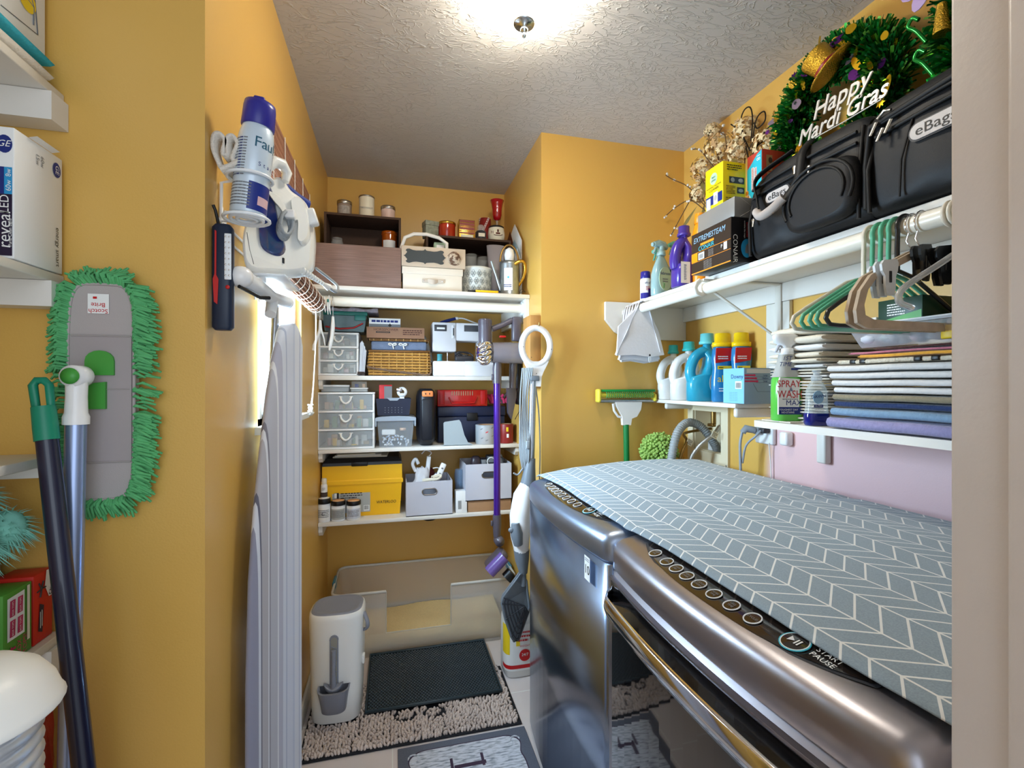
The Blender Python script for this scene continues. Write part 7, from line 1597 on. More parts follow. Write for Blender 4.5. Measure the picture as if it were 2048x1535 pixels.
sign_line('Happy', .072, (-.098, -.092, -.019), .0); sign_line('Mardi Gras', .064, (-.098, -.088, -.074), .0)
g.tube([(-.097,.03,-.102),(-.097,-.02,-.096),(-.097,-.10,-.098),(-.097,-.205,-.096)], .0018, 5); g.obj('sign', wt_, 'silver script sign reading Happy Mardi Gras')
w2_, rnd = wreath('tinsel_wreath', 'second green wreath with purple flower, cut off by the door jamb', .700, 2.20, .150, .060, 2600, 23)
g = G('foil_lilac'); mat('lilac_petal', (186,160,206), .5)
for k in range(6): a = k*PI/3; g.M = Matrix.Translation((-.075, .165, .135)) @ Matrix.Rotation(a, 4, 'X'); g.prism([(.02+.045*math.cos(q_), .022*math.sin(q_)) for q_ in [2*PI*j/14 for j in range(14)]], -.002, .0, 'yz', 'lilac_petal')
g.M = Matrix.Identity(4); g.ell((-.080,.165,.135), .008,.010,.010,'pink_knit'); g.obj('flower', w2_)
g = G('tinsel_green')
for k, (y_, z_) in enumerate(((.175,.03),(.16,-.06))): g.tube(spline([(-.07, y_, z_-.04), (-.075, y_+.02, z_), (-.08, y_+.035, z_+.02), (-.08, y_+.025, z_+.035), (-.078, y_+.012, z_+.022)], 5), .005, 8)
g.tube([(-.08,.135,.05),(-.08,.135,-.02)], [.010,.018], 10, 'glitter_gold'); g.obj('curl', w2_)
# ---- dried flowers
mat('petal_dry', (236,212,168), .8, vary=.25, vscale=50); mat('petal_dry2', (198,160,112), .8, vary=.25, vscale=50); mat('stem_dry', (96,70,44), .7); mat('leaf_olive', (120,104,50), .7, vary=.3, vscale=30); mat('wire_dark', (36,30,26), .4, metal=.6); mat('berry', (226,224,220), .4); mat('leaf_slate', (98,108,116), .6, vary=.4, vscale=30)
t = thing('dried_flowers', 'arrangement of dried beige hydrangeas with wire scrolls behind the boxes', 'flowers', (1.345, 1.60, R1+.001)); FO = Vector((1.345, 1.60, R1+.001)); rnd = random.Random(40)
g = G('cream'); g.lathe([(.035,0),(.045,.01),(.055,.10),(.040,.17),(.045,.18)], 24); g.obj('vase', t)
def fpt(u, v, X): p = P(u, v, X=X); return p-FO
for (u, v, R_, xx) in ((1440,296,.070,1.34),(1492,262,.060,1.36),(1405,340,.058,1.33),(1534,285,.055,1.35),(1478,300,.055,1.34),(1398,385,.045,1.32),(1425,262,.035,1.35)):
    c_ = fpt(u, v, xx); g = G('petal_dry')
    for i in range(150):
        d = Vector((rnd.gauss(0,1), rnd.gauss(0,1), rnd.gauss(0,1))).normalized(); p = c_+d*R_*rnd.uniform(.6,1.0); p.x = min(p.x, XR-.004-FO.x-.012)
        s_ = rnd.uniform(.009,.016); a = d.orthogonal().normalized(); b_ = d.cross(a); ro = rnd.random()*6
        pts = []
        for k in range(8):
            q_ = 2*PI*k/8+ro; rr_ = s_*(1 if k % 2 else .5); w_ = a*math.cos(q_)*rr_+b_*math.sin(q_)*rr_; pts.append(p+w_+d*.004*(1 if k % 2 else 0)*rnd.uniform(-1,1))
        if max(q_.x for q_ in pts) > XR-.003-FO.x: continue
        g.add(pts+[p], [(k, (k+1) % 8, 8) for k in range(8)], rnd.choice(['petal_dry','petal_dry','petal_dry2']))
    g.obj('bloom', t)
    g = G('stem_dry'); g.tube(spline([(0,0,.12), c_*.5+Vector((0,0,.05)), c_], 5), .0028, 6); g.obj('stem', t)
for pts in ([(1400,400),(1375,372),(1345,358),(1318,360)], [(1410,420),(1380,400),(1350,415),(1325,435)], [(1425,330),(1400,300),(1385,298)], [(1450,270),(1440,262),(1448,250)], [(1405,360),(1380,400),(1350,455),(1342,470)]):
    g = G('stem_dry'); w_ = [fpt(u, v, 1.30) for u, v in pts]; w_ = [Vector((p.x, min(p.y, YP-.02-FO.y), p.z)) for p in w_]; g.tube([Vector((0,0,.16))]+spline(w_, 5), .0022, 6)
    for p in w_[1:]:
        for k in range(2): g.ell(tuple(p+Vector((rnd.uniform(-.012,.012), rnd.uniform(-.012,.006), rnd.uniform(-.012,.012)))), .0055,.0055,.0055,'berry',n=8,k=5)
    g.obj('berry_twig', t)
for pts in ([(1500,330),(1483,250),(1487,222),(1500,214),(1505,240),(1500,300)], [(1502,300),(1512,240),(1528,222),(1530,240),(1515,256),(1508,245)], [(1505,310),(1530,262),(1560,238)], [(1500,300),(1480,262),(1462,248)], [(1505,300),(1522,285),(1545,275),(1552,300),(1540,310),(1532,298)]):
    g = G('wire_dark'); g.tube(spline([fpt(u, v, 1.33) for u, v in pts], 6), .0026, 6); g.obj('wire_scroll', t)
for (u, v, du, dv) in ((1420,340,-18,60),(1400,350,10,40),(1395,410,-40,60),(1460,310,20,30),(1410,400,-10,60)):
    g = G('leaf_olive'); a, b_ = fpt(u, v, 1.31), fpt(u+du, v+dv, 1.30); m_ = (a+b_)/2; w_ = (b_-a).cross(Vector((1,.3,0))).normalized()*.010; b_.y = min(b_.y, YP-.01-FO.y); g.add([a, m_+w_, b_, m_-w_, m_+Vector((-.006,0,0))], [(0,1,4),(1,2,4),(2,3,4),(3,0,4)]); g.obj('leaf', t)
t = thing('slate_foliage', 'dark slate blue leaf spray standing between dried flowers and wreath', 'foliage', (1.370, 1.425, R1+.001)); FO = Vector((1.370, 1.425, R1+.001)); g = G('stem_dry'); g.tube([(0,0,0),(0,.01,.25),(0,-.01,.55)], .004, 6); g.obj('stem', t)
for i in range(26):
    z = .30+.30*rnd.random(); a = rnd.uniform(0, 2*PI); L_ = rnd.uniform(.035,.06); p0 = Vector((0,.0,z)); d = Vector((-abs(math.cos(a))*.5, math.sin(a), .5)).normalized(); p1 = p0+d*L_; w_ = d.cross(Vector((1,0,0))).normalized()*.010; m_ = (p0+p1)/2
    if i < 26: g = G('leaf_slate' if i % 4 else 'petal_dry2'); g.add([p0, m_+w_, p1, m_-w_, m_+Vector((-.004,0,0))], [(0,1,4),(1,2,4),(2,3,4),(3,0,4)]); g.obj('leaf', t)
# ---- white cloths over the rod
mat('linen_white', (226,226,232), .85, bump=(120,.2,.003))
spec = [(1.905,-.13,.11,.215,.06),(1.925,-.105,.10,.235,-.03),(1.95,-.085,.115,.225,.08),(1.975,-.07,.125,.240,-.05),(2.00,-.055,.13,.235,.03),(2.025,-.045,.13,.225,-.02)]
lc = ['frontmost white cloth folded over the far end of the rod', 'white cloth over the rod, second from the front of the bunch', 'white cloth over the rod, third from the front of the bunch', 'white cloth over the rod, fourth from the front of the bunch', 'white cloth over the rod, second from the wall', 'white cloth over the rod, nearest the wall']
for k, (y, xl, wd, dp, sl) in enumerate(spec):
    t = thing('hanging_cloth', lc[k], 'cloth', (1.085, y, 1.69), 0, 'white cloths folded over the rod'); g = G('linen_white'); yw = .010
    pr = []
    for i in range(21):                          # left flap, over the rod, right flap
        q_ = i/20
        if q_ < .4: s_ = q_/.4; pr.append((xl*(1-s_)-.026*s_, -dp*(1-s_)+.004))
        elif q_ < .6: a = PI-(q_-.4)/.2*PI; pr.append((.026*math.cos(a), .004+.026*math.sin(a)))
        else: s_ = (q_-.6)/.4; pr.append((.026+(wd-.05)*s_*1.0, .004-dp*(.93+.1*sl)*s_))
    rs = []
    for i, (x, z) in enumerate(pr):
        wv = .003*math.sin(i*1.3+k); rs.append([(x, -yw+wv, z), (x+.002, -yw*.2+wv, z+.0035), (x, yw+wv, z), (x-.000, wv, z-.0005)])
    g.rings(rs); g.obj('fold', t)
    g = G('linen_white'); fr = [(xl, -dp), (xl+.010, -dp*.4), (-.028, -.002), (.028, -.002), (wd*.75, -dp*.5), (wd, -dp*.97), (wd*.4, -dp*1.02), (xl*.3, -dp*.98)]
    g.prism([(x*.98, z) for x, z in fr], -.0045+.0*k, .0035, 'xz'); g.obj('panel', t)
g = G('plastic_white'); g.tube([(0,0,.012),(0.0045,0,.006),(.0045,0,-.010),(0,0,-.016),(-.0045,0,-.010),(-.0045,0,.006)], .0018, 6, closed=True); g.ell((0,0,.016),.004,.003,.006,'print_black'); single(g, 'zipper_pull', 'little white zip pull dangling below the hanging cloths', 'zip pull', (1.115, 1.892, 1.462))
# ---- hangers on the near end of the rod
mat('hang_green', (92,180,146), .35, coat=.2); mat('hang_cream', (228,220,204), .35); mat('hang_black', (20,22,24), .3, coat=.3); mat('hang_beige', (190,170,146), .45, vary=.35, vscale=40)
def hanger(label, y, m, W=.42, rz=0.0, dz=0.0, hook_m=None, group='tubular hangers bunched on the rod'):
    t = thing('clothes_hanger', label, 'hanger', (1.085, y, 1.690), rz, group); R_ = .0265
    g = G(hook_m or m); hk = [(-.0265*math.cos(a), 0, .0265*math.sin(a)) for a in [-.35+i*.3 for i in range(13)]]
    g.tube([(-.0255,0,-.095-dz),(-.0262,0,-.05)]+hk, .0048, 8); g.obj('hook', t)
    g = G(m); xo = -.0255
    pts = [(xo,0,-.095-dz),(xo-.05,0,-.108-dz),(xo-W*.40,0,-.172-dz),(xo-W*.47,0,-.190-dz),(xo-W*.485,0,-.205-dz),(xo-W*.46,0,-.217-dz),(xo-W*.40,0,-.219-dz),(xo,0,-.219-dz),(xo+W*.40,0,-.219-dz),(xo+W*.46,0,-.217-dz),(xo+W*.485,0,-.205-dz),(xo+W*.47,0,-.19-dz),(xo+W*.40,0,-.172-dz),(xo+.05,0,-.108-dz)]
    g.tube(pts, .0046, 8, closed=True); g.obj('frame', t)
    return t
hs = [(.860,'hang_cream','white tubular hanger, deepest in the bunch',-.02),(.840,'hang_green','mint green hanger next to the white one',.0),(.822,'hang_green','mint green hanger in the middle of the green three',.015),(.804,'hang_green','mint green hanger beside the black one',.01),(.786,'hang_black','black tubular hanger among the green ones',.03)]
for y, m_, lab, rz_ in hs: hanger(lab, y, m_, .41, rz_)
for k, (y, lab) in enumerate(((.770,'beige marbled flat hanger with notch, rear of the pair'),(.752,'beige marbled flat hanger with notch, front of the pair'))):
    t = thing('flat_hanger', lab, 'hanger', (1.085, y, 1.690), .03, 'beige marbled hangers'); g = G('chrome'); g.tube([(-.003,0,-.06),(-.022,0,-.035)]+[(-.0248*math.cos(a), 0, .0248*math.sin(a)) for a in [-.9+i*.3 for i in range(14)]], .0019, 6); g.obj('hook', t)
    g = G('hang_beige'); W = .20; zb_ = -.058
    outer = [(-.02,zb_),(-.085,zb_-.030),(-.090,zb_-.042),(-.098,zb_-.036),(-.15,zb_-.062),(-.178,zb_-.095),(-.190,zb_-.135),(-.186,zb_-.160),(-.16,zb_-.170),(.16,zb_-.170),(.186,zb_-.160),(.190,zb_-.135),(.178,zb_-.095),(.15,zb_-.062),(.098,zb_-.036),(.090,zb_-.042),(.085,zb_-.030),(.02,zb_)]
    inner = [(x*.885 if abs(x) > .05 else x, (z-zb_+.0)*.80+zb_-.016) for x, z in outer]; inner = [(x, max(z, zb_-.155)) for x, z in inner]
    N = len(outer)
    for yy_ in (-.0035, .0035): g.add([(x, yy_, z) for x, z in outer]+[(x, yy_, z) for x, z in inner], [(i, (i+1) % N, (i+1) % N+N, i+N) for i in range(N)])
    g.add([(x, yy_, z) for yy_ in (-.0035,.0035) for x, z in outer], [(i, (i+1) % N, (i+1) % N+N, i+N) for i in range(N)]); g.add([(x, yy_, z) for yy_ in (-.0035,.0035) for x, z in inner], [(i, (i+1) % N, (i+1) % N+N, i+N) for i in range(N)])
    g.obj('frame', t)
mat('clip_frost', (222,226,228), .35, alpha=.9); 
def clip(label, loc, m, s_=1.0, rz=0.0, tilt=0.0):
    t = thing('hanger_clip', label, 'clip', loc, rot=(0, tilt, rz)); g = G(m); sh = [(-.016,.030),(.016,.034),(.020,.026),(.018,.012),(.013,.0),(.012,-.025),(.008,-.036),(-.008,-.036),(-.012,-.022),(-.013,0),(-.020,.010),(-.022,.022)]
    for y in (-.010, .004): g.prism([(a*s_, b_*s_) for a, b_ in sh], y, y+.005, 'xz')
    g.obj('jaw', t); g = G('black' if m == 'clip_frost' else 'hang_black'); g.rbox(-.004*s_, .002*s_, -.0115, .010, -.012*s_, .010*s_, .001); g.obj('spring', t); return t
clip('frosted white clip on the front beige hanger', (.965, .738, 1.565), 'clip_frost', 1.05); clip('frosted white clip behind the front one', (.990, .771, 1.567), 'clip_frost', 1.0)
clip('black clip at the left of the black cluster on the rod', (1.055, .735, 1.600), 'hang_black', 1.1, .2); clip('black clip in the middle of the black cluster', (1.082, .715, 1.592), 'hang_black', 1.15, -.1); clip('black clip at the right of the black cluster', (1.110, .695, 1.598), 'hang_black', 1.1, .15); clip('small black clip hanging lowest by the jamb', (1.112, .655, 1.560), 'hang_black', .8, .3, .4)
mat('crystal', (236,240,244), .05, trans=.7, coat=.5); t = thing('clear_hanger', 'clear crystal plastic hanger cut off by the door jamb', 'hanger', (1.085, .660, 1.690)); g = G('crystal')
g.tube([(-.004,0,-.04)]+[(-.0255*math.cos(a), 0, .0255*math.sin(a)) for a in [-.6+i*.3 for i in range(13)]], .003, 6); g.rbox(-.028,.028,-.012,.012,-.085,-.035,.006,1,smooth=False); g.obj('hook', t); g = G('crystal'); g.tube(spline([(-.02,0,-.075),(-.10,0,-.12),(-.18,0,-.165),(-.19,0,-.19),(-.16,0,-.20)], 5), .006, 8); g.tube(spline([(.02,0,-.075),(.10,0,-.12),(.18,0,-.165)], 5), .006, 8); g.obj('frame', t)
t = thing('rod_rings', 'cluster of cream rings round the rod next to the jamb', 'rings', (1.085, .70, 1.690)); 
for k in range(3): g = G('hang_cream'); g.tube([(.0245*math.cos(a), -.010*k, .0245*math.sin(a)) for a in [i*PI/9 for i in range(18)]], .0035, 6, closed=True); g.obj('ring', t)
# ---- small shelf: detergents
mat('det_white', (236,234,230), .3, coat=.3); mat('det_aqua', (40,160,190), .28, coat=.35); mat('cap_aqua', (50,178,178), .3); mat('det_blue', (30,120,176), .25, coat=.4); mat('cap_yellow', (252,208,16), .3); mat('cap_mint', (110,200,204), .3)
t, Hb = jug('detergent_jug', 'white detergent jug with teal cap nearest the corner', 'jug', (1.300, 2.020, R2+.001), .118, .066, .262, 'det_white', 'cap_aqua', -.15, -1, .023)
t, Hb = jug('detergent_jug', 'white detergent jug with teal cap and barcode, between corner jug and blue jug', 'jug', (1.300, 1.900, R2+.001), .134, .070, .268, 'det_white', 'cap_aqua', -.15, -1, .026); g = G('print_white'); g.barcode(.012,.045,.045,.085,-.0358); g.quad(.005,.055,.040,.10,-.0355,'pale_green'); g.obj('label', t)
t, Hb = jug('detergent_jug', 'aqua blue detergent jug with round back label', 'jug', (1.298, 1.770, R2+.001), .140, .074, .292, 'det_aqua', 'cap_mint', -.15, -1, .029); g = G('print_white'); g.prism([(.045+.036*math.cos(a), .078+.048*math.sin(a)) for a in [i*PI/12 for i in range(24)] if True], -.0378, -.034, 'xz', 'label_grey'); g.lines(.018,.066,.05,.10,8,-.0384,'print_grey'); g.quad(.02,.062,.108,.122,-.0386,'teal_cap'); g.obj('label', t)
def scent(label, loc, w_, H, rz=0.0):
    t = thing('scent_booster_bottle', label, 'bottle', loc, rz, 'blue bottles with yellow caps'); g = G('det_blue'); rs = []
    for z, k in ((0,.92),(.02,1.0),(.30,1.0),(.48,.88),(.62,.98),(.76,.92),(.80,.78)): rs.append(ring(H*z, w_/2*k, .026*k, 2.4, 26))
    g.rings(rs); g.obj('bottle', t); g = G('cap_yellow'); g.rings([ring(H*z, w_/2*k, .026*k, 2.2, 26) for z, k in ((.80,.86),(.80,.92),(.865,.92),(.867,.74),(.985,.70),(1,.62))]); g.obj('cap', t)
    g = G('red'); e_ = -.0262; g.prism([(-w_*.43,H*.56),(w_*.30,H*.60),(w_*.36,H*.78),(-w_*.40,H*.78)], e_, e_+.006, 'xz', 'red'); g.lines(-w_*.34,w_*.12,H*.61,H*.67,2,e_-.0006,'print_white',jag=.2); g.quad(-w_*.36,w_*.28,H*.47,H*.52,e_-.0003,'label_yellow'); g.lines(-w_*.30,-w_*.1,H*.48,H*.51,1,e_-.001,'print_black'); g.text('all', .040, (-w_*.18, e_-.0008, H*.33), 'label_yellow'); g.tube([(w_*.38,e_,H*.46),(w_*.30,e_-.001,H*.30),(-w_*.1,e_-.001,H*.10)], .0014, 4, 'label_yellow'); g.lines(-w_*.30,w_*.08,H*.14,H*.21,2,e_-.0008,'print_white',jag=.3); g.obj('label', t)
scent('blue scent booster bottle with yellow cap beside the aqua jug', (1.330, 1.685, R2+.001), .092, .283, -.25); scent('blue scent booster bottle with yellow cap behind the dryer sheet box', (1.368, 1.622, R2+.001), .082, .280, -.25)
t = thing('dryer_sheet_box', 'pale blue dryer sheet box with Downy print and pink bars', 'box', (1.245, 1.462, R2+.001)); mat('downy_blue', (130,196,224), .4); mat('downy_grey', (128,156,184), .45); H = .132; W = .128; D = .112
g = G('downy_grey'); g.rbox(0, W, 0, D, 0, H, .001); g.obj('carton', t); g = G('downy_blue'); g.add([(-.0006,D-.001,.001),(-.0006,.001,.001),(-.0006,.001,H-.001),(-.0006,D-.001,H-.001)], [(0,1,2,3)]); g.text('Downy', .022, (-.0012, .036, .100), 'print_blue', '-x'); g.add([(-.001,.045,.055),(-.001,.012,.055),(-.001,.012,.083),(-.001,.045,.083)], [(0,1,2,3)], 'print_white')
for k in range(9): y_ = .016+k*.003; g.add([(-.0014,y_+.0014,.058),(-.0014,y_,.058),(-.0014,y_,.078),(-.0014,y_+.0014,.078)], [(0,1,2,3)], 'print_black')
for k in range(6): g.text('------ --- ------', .008, (-.0012, .055, .042-.006*k), 'print_blue', '-x')
for k, (zz, lab) in enumerate(((.105,'Large'),(.094,'Medium'),(.083,'Small'))): g.quad(.002,W*.34+.006*k,zz-.003,zz+.003,-.0006,'pink_knit'); g.ell((W*.34+.006*k,-.0006,zz),.006,.0006,.004,'pink_knit'); g.text(lab, .0085, (W*.72,-.0008,zz), 'print_blue'); g.tube([(W*.4,-.0006,zz-.0045),(W*.95,-.0006,zz-.0045)], .0003, 4, 'print_blue')
g.quad(.01,W*.9,.113,.128,-.0006,'bag_white'); g.tube([(W*.3,-.0006,.075),(W*.45,-.0006,.045),(W*.9,-.0006,.045)], .0004, 4, 'dark_grey'); g.obj('print', t)
# ---- towel shelf
g = G('terry_white'); g.prism([(-.09,-.06),(.06,-.07),(.075,.05),(-.02,.075),(-.08,.06)], 0, .003, 'xy'); single(g, 'folded_cloth', 'thin white folded cloth lying under the spray bottle', 'cloth', (1.21, 1.19, R3+.001))
mat('spray_green', (92,196,74), .25, coat=.4); t = thing('stain_remover_bottle', 'green stain remover trigger bottle lettered SPRAY WASH MAX', 'spray bottle', (1.160, 1.185, R3+.0045), -.25); H = .262
g = G('spray_green'); W = .084; rs = []
for z, k, d in ((0,.94,.92),(.012,1,1),(.35,1,1),(.47,.97,.97),(.53,.80,.85)): rs.append(ring(H*z, W/2*k, .030*d, 2.8, 28))
g.rings(rs); g.obj('bottle', t)
g = G('label_grey'); g.rings([ring(H*z, W/2*k, .030*d, 2.8, 28) for z, k, d in ((.50,.96,.97),(.55,.82,.86),(.66,.62,.68),(.76,.50,.54))]); g.obj('shoulder_label', t)
g = G('plastic_white'); g.lathe([(.019,H*.76),(.020,H*.765),(.020,H*.83),(.014,H*.84)], 22); g.rings([[(x*1.0+cx_, y, H*z) for x, y, _ in ring(0, a, b_, 2.6, 20)] for z, a, b_, cx_ in ((.83,.013,.012,.0),(.86,.016,.013,.0),(.90,.034,.015,-.002),(.955,.040,.016,-.002),(.985,.037,.014,-.004),(1,.028,.010,-.004))]); g.obj('spray_head', t)
g = G('bag_white'); g.tube([(-.016,0,H*.89),(-.026,0,H*.85),(-.030,0,H*.81),(-.034,0,H*.79)], [.006,.006,.005,.004], 8); g.obj('trigger', t)
g = G('print_white'); e_ = -.0312; g.prism([(-.041,.02),(.020,.02),(.022,.125),(-.036,.130),(-.041,.11)], e_, e_+.006, 'xz', 'print_white'); g.text('SPRAY', .029, (-.010, e_-.0006, .110), 'print_red', sx=.85); g.text('&', .016, (-.004, e_-.001, .094), 'print_blue'); g.text('WASH', .032, (-.008, e_-.0006, .079), 'print_red', sx=.80); g.text('MAX', .022, (.004, e_-.0006, .054), 'print_blue'); g.quad(-.040,.030,.020,.042,e_-.0006,'print_blue'); g.text("TOUGHEST DAY", .0075, (-.012,e_-.0012,.034), 'print_white'); g.text('NO-STAINS', .0075, (-.014,e_-.0012,.026), 'print_white'); g.text('1ST\nTIME', .018, (-.012,-.0225,.178), 'print_blue', shear=.3, rot=.0); g.quad(.0,.030,.152,.158,-.0245,'print_blue'); g.lines(-.03,.018,.063,.068,1,e_-.0006,'print_grey'); g.obj('label', t)
t = thing('dish_soap_bottle', 'clear dish soap bottle a quarter full of deep blue liquid', 'bottle', (1.133, 1.055, R3+.001), -.3); mat('soap_clear', (212,222,220), .1, alpha=.38); mat('soap_blue', (10,24,120), .1, coat=.6); H = .152
g = G('soap_clear'); g.rings([ring(H*z, .030*k, .020*k, 2.6, 26) for z, k in ((.0,.92),(.04,1.02),(.20,1.02),(.32,.92),(.62,.88),(.74,.66),(.80,.40))]); g.obj('bottle', t)
g = G('soap_blue'); g.rings([ring(H*z, .0306*k, .0206*k, 2.6, 26) for z, k in ((.006,.93),(.04,1.03),(.20,1.03),(.225,1.0))]); g.obj('liquid', t)
g = G('frost'); g.lathe([(.012,H*.80),(.0135,H*.81),(.013,H*.90),(.008,H*.91),(.0075,H*.97),(.011,H*.975),(.010,H)], 20); g.obj('cap', t)
g = G('print_white'); g.prism([(-.006+.014*math.cos(a), .078+.018*math.sin(a)) for a in [i*.45 for i in range(14)]], -.0200, -.0185, 'xz', 'pale_blue'); g.text('DAWN', .012, (-.006,-.0206,.080), 'print_blue', rot=.1); g.quad(-.018,.006,.050,.058,-.0205,'print_blue'); g.text('ULTRA', .0065, (-.006,-.0210,.054), 'print_white'); g.lines(-.016,.010,.038,.048,2,-.0205,'print_white'); g.obj('label', t)
# washcloth pile
mat('cotton_cream', (226,216,198), .95, bump=(260,.6,.003), vary=.05, vscale=12); mat('cotton_white', (230,228,226), .95, bump=(260,.6,.003))
rnd = random.Random(50); z = R3+.001; k = 0; tops = ['bottommost','topmost']
N_ = 24
hts = [.0085]*18+[.014,.016,.020,.022,.026,.030]
for k in range(N_):
    h = hts[k]; g = G('cotton_cream' if k % 3 else 'cotton_white'); w_ = .115+rnd.uniform(-.006,.006); d = .098+rnd.uniform(-.006,.006)
    ox = rnd.uniform(-.005,.005); oy = rnd.uniform(-.006,.006)
    if k > 17: w_ += .012
    folded(g, -w_, w_-.012, -d, d, 0, h*.93, seed=k, wav=.0035, nseg=10, e=5)
    if k > 17:
        for q_ in range(2): g.tube([( -w_*.9+.18*w_*2*s_, -d-.001, h*(.3+.35*q_)+.002*math.sin(s_*9+k)) for s_ in [i/5*4.5 for i in range(6)]], .0014, 5)
    od = {N_-2: 'second', N_-3: 'third', N_-4: 'fourth', N_-5: 'fifth', N_-6: 'sixth'}
    lab = 'lowest folded white washcloth of the tall pile' if k == 0 else ('topmost folded white washcloth of the tall pile' if k == N_-1 else ('thicker folded washcloth, '+od[k]+' from the top of the tall pile' if k in od else 'thin folded washcloth in the lower part of the tall white pile'))
    single(g, 'folded_washcloth', lab, 'washcloth', (1.292+ox, 1.165+oy, z), rnd.uniform(-.05,.05), 'white washcloths folded in a tall pile'); z += h*1.0+.0004
# towels
TOW = [('lavender', (150,146,190), .030, 'lavender blue bath towel at the bottom of the towel stack', -.010), ('sky', (128,160,190), .022, 'grey blue bath towel second from the bottom of the stack', .0), ('navy', (34,56,104), .015, 'dark navy towel in the lower part of the stack', .01), ('tan', (146,136,112), .017, 'tan brown towel between navy and white towels', .005)]
z = R3+.001
def towel(nm, col, h, lab, ox, y1=1.0, m=None, grp=None, x1=1.395):
    global z
    if m is None: m = mat('towel_'+nm, col, .95, bump=(150,.7,.003), vary=.14, vscale=80, sheen=.3)
    t = thing('folded_towel', lab, 'towel', (1.118+ox, y1, z), 0, grp)
    g = G(m); W = x1-1.118
    folded(g, 0, W, -.56, .0, 0, h, seed=len(nm)+int(h*1000), wav=.0018, nseg=18, e=4.5); g.obj('fold', t)
    g = G(m); g.tube([(-.001+.0015*math.sin(i*.9), -.55+.54*i/14, h*.5+.0006*math.sin(i*1.3+h*99)) for i in range(15)], h*.43, 8); g.obj('edge_roll', t)
    z += h*1.0+.0016; return t
for a in TOW: towel(*a)
mat('towel_white', (228,226,224), .95, bump=(150,.6,.003), vary=.04, vscale=60)
for k, (h, lab) in enumerate(((.0165,'white bath towel lying directly on the tan one'),(.0165,'white bath towel second above the tan one'),(.0165,'white bath towel third above the tan one'),(.017,'white bath towel just under the striped waffle towel'))): towel('white', None, h, lab, .004-.004*k, .995+.003*k, 'towel_white', 'white bath towels in the stack')
mat('towel_waffle', (224,216,198), .95, bump=(90,1.0,.008))
t = towel('waffle', None, .012, 'cream waffle towel with pairs of black stripes', .004, .985, 'towel_waffle'); g = G('black')
for y in (-.20,-.235,-.05,-.075): g.rbox(-.0075,-.001,y-.008,y+.008,.001,.0115,.002)
g.obj('stripe', t)
t = towel('amber', (240,172,60), .009, 'orange yellow cloth above the waffle towel', .006, .93); t = towel('rose', (200,120,140), .006, 'pink cloth with rolled edge in the stack', .012, .96); t = towel('cocoa', (78,40,34), .006, 'dark brown textured cloth beneath the clear tub', .02, .90)
# clear tub with bits
t = thing('clear_tub', 'frosted clear plastic tub of small items on top of the towels', 'tub', (1.135, .965, z+.002)); mat('tub_frost', (220,222,230), .25, alpha=.36); g = G('tub_frost'); Ht = .054
g.rings([[(x, y, zz) for x, y in ((0-i_,0+i_*1.3),(.22+i_*.3,0+i_*1.3),(.22+i_*.3,-.42),(0-i_,-.42))] for zz, i_ in ((0,-.018),(.004,-.016),(Ht-.006,-.002),(Ht-.005,.004),(Ht,.004))], None, False, cap=(True,False)); g.obj('tub', t)
g = G('print_white'); rnd = random.Random(77)
for k in range(26):
    x, y = rnd.uniform(.02,.10), rnd.uniform(-.36,-.03); m_ = rnd.choice(['print_white','bag_white','bag_white','pinkish','bluish_clear','frost']); s_ = rnd.uniform(.012,.022); g.ell((x,y,.008+s_*.7), s_, s_*1.3, s_*.7, m_, n=8, k=5)
g.rbox(.010,.03,-.235,-.205,.006,.036,.003,m='label_yellow'); g.cyl((.012,-.275,.022),(.03,-.275,.022),.015,n=18,m='print_white'); g.rbox(.012,.04,-.31,-.24,.02,.05,.006,m='azure'); g.rbox(.008,.02,-.33,-.30,.010,.046,.002,m='print_white'); g.obj('contents', t)['kind'] = 'stuff'
t = thing('tub_lid', 'white sheet lid resting across the clear tub under the green box', 'lid', (1.14, .95, z+.002+Ht+.001)); g = G('plastic_white'); g.rbox(.0,.22,-.42,.005,0,.004,.002); g.obj('sheet', t); g = G('paper'); g.rbox(.02,.09,-.040,.0,.0045,.020,.002); g.obj('packet', t)
t = thing('green_box', 'dark green carton with white print on the clear tub', 'box', (1.153, .900, z+.002+Ht+.0062), 0); mat('dk_green', (14,58,40), .4); g = G('dk_green'); g.rbox(0, .12, -.10, 0, 0, .050, .001); g.obj('carton', t); g = G('print_white')
g.add([(-.0006,-.004,.0),(-.0006,-.098,.0),(-.0006,-.098,.018)], [(0,1,2)], 'mop_green'); g.lines(.022,.066,.010,.040,5,-.0010,'print_white','-x'); g.obj('print', t)
# ---- valve box, hoses, outlet, squeegee, mop ball
mat('box_cream', (226,212,180), .5); t = thing('washer_valve_box', 'recessed cream washer valve box with taps in the right wall', 'valve box', (XR, 1.89, 1.13)); g = G('box_cream')
y0, y1, z0, z1 = -.145, .14, -.145, .125
for a in ((y0,VY0-1.89-.0,z0,z1),(VY1-1.89,y1,z0,z1),(VY0-1.89,VY1-1.89,z0,VZ0-1.13),(VY0-1.89,VY1-1.89,VZ1-1.13,z1)): g.box(-.012,-.001,*a)
g.obj('frame', t); g = G('box_cream'); g.box(.10,.105,VY0-1.89,VY1-1.89,VZ0-1.13,VZ1-1.13); g.box(.0,.10,VY0-1.89,VY0-1.89+.003,VZ0-1.13,VZ1-1.13); g.box(0,.10,VY1-1.89-.003,VY1-1.89,VZ0-1.13,VZ1-1.13); g.box(0,.10,VY0-1.89,VY1-1.89,VZ0-1.13,VZ0-1.127); g.obj('liner', t)
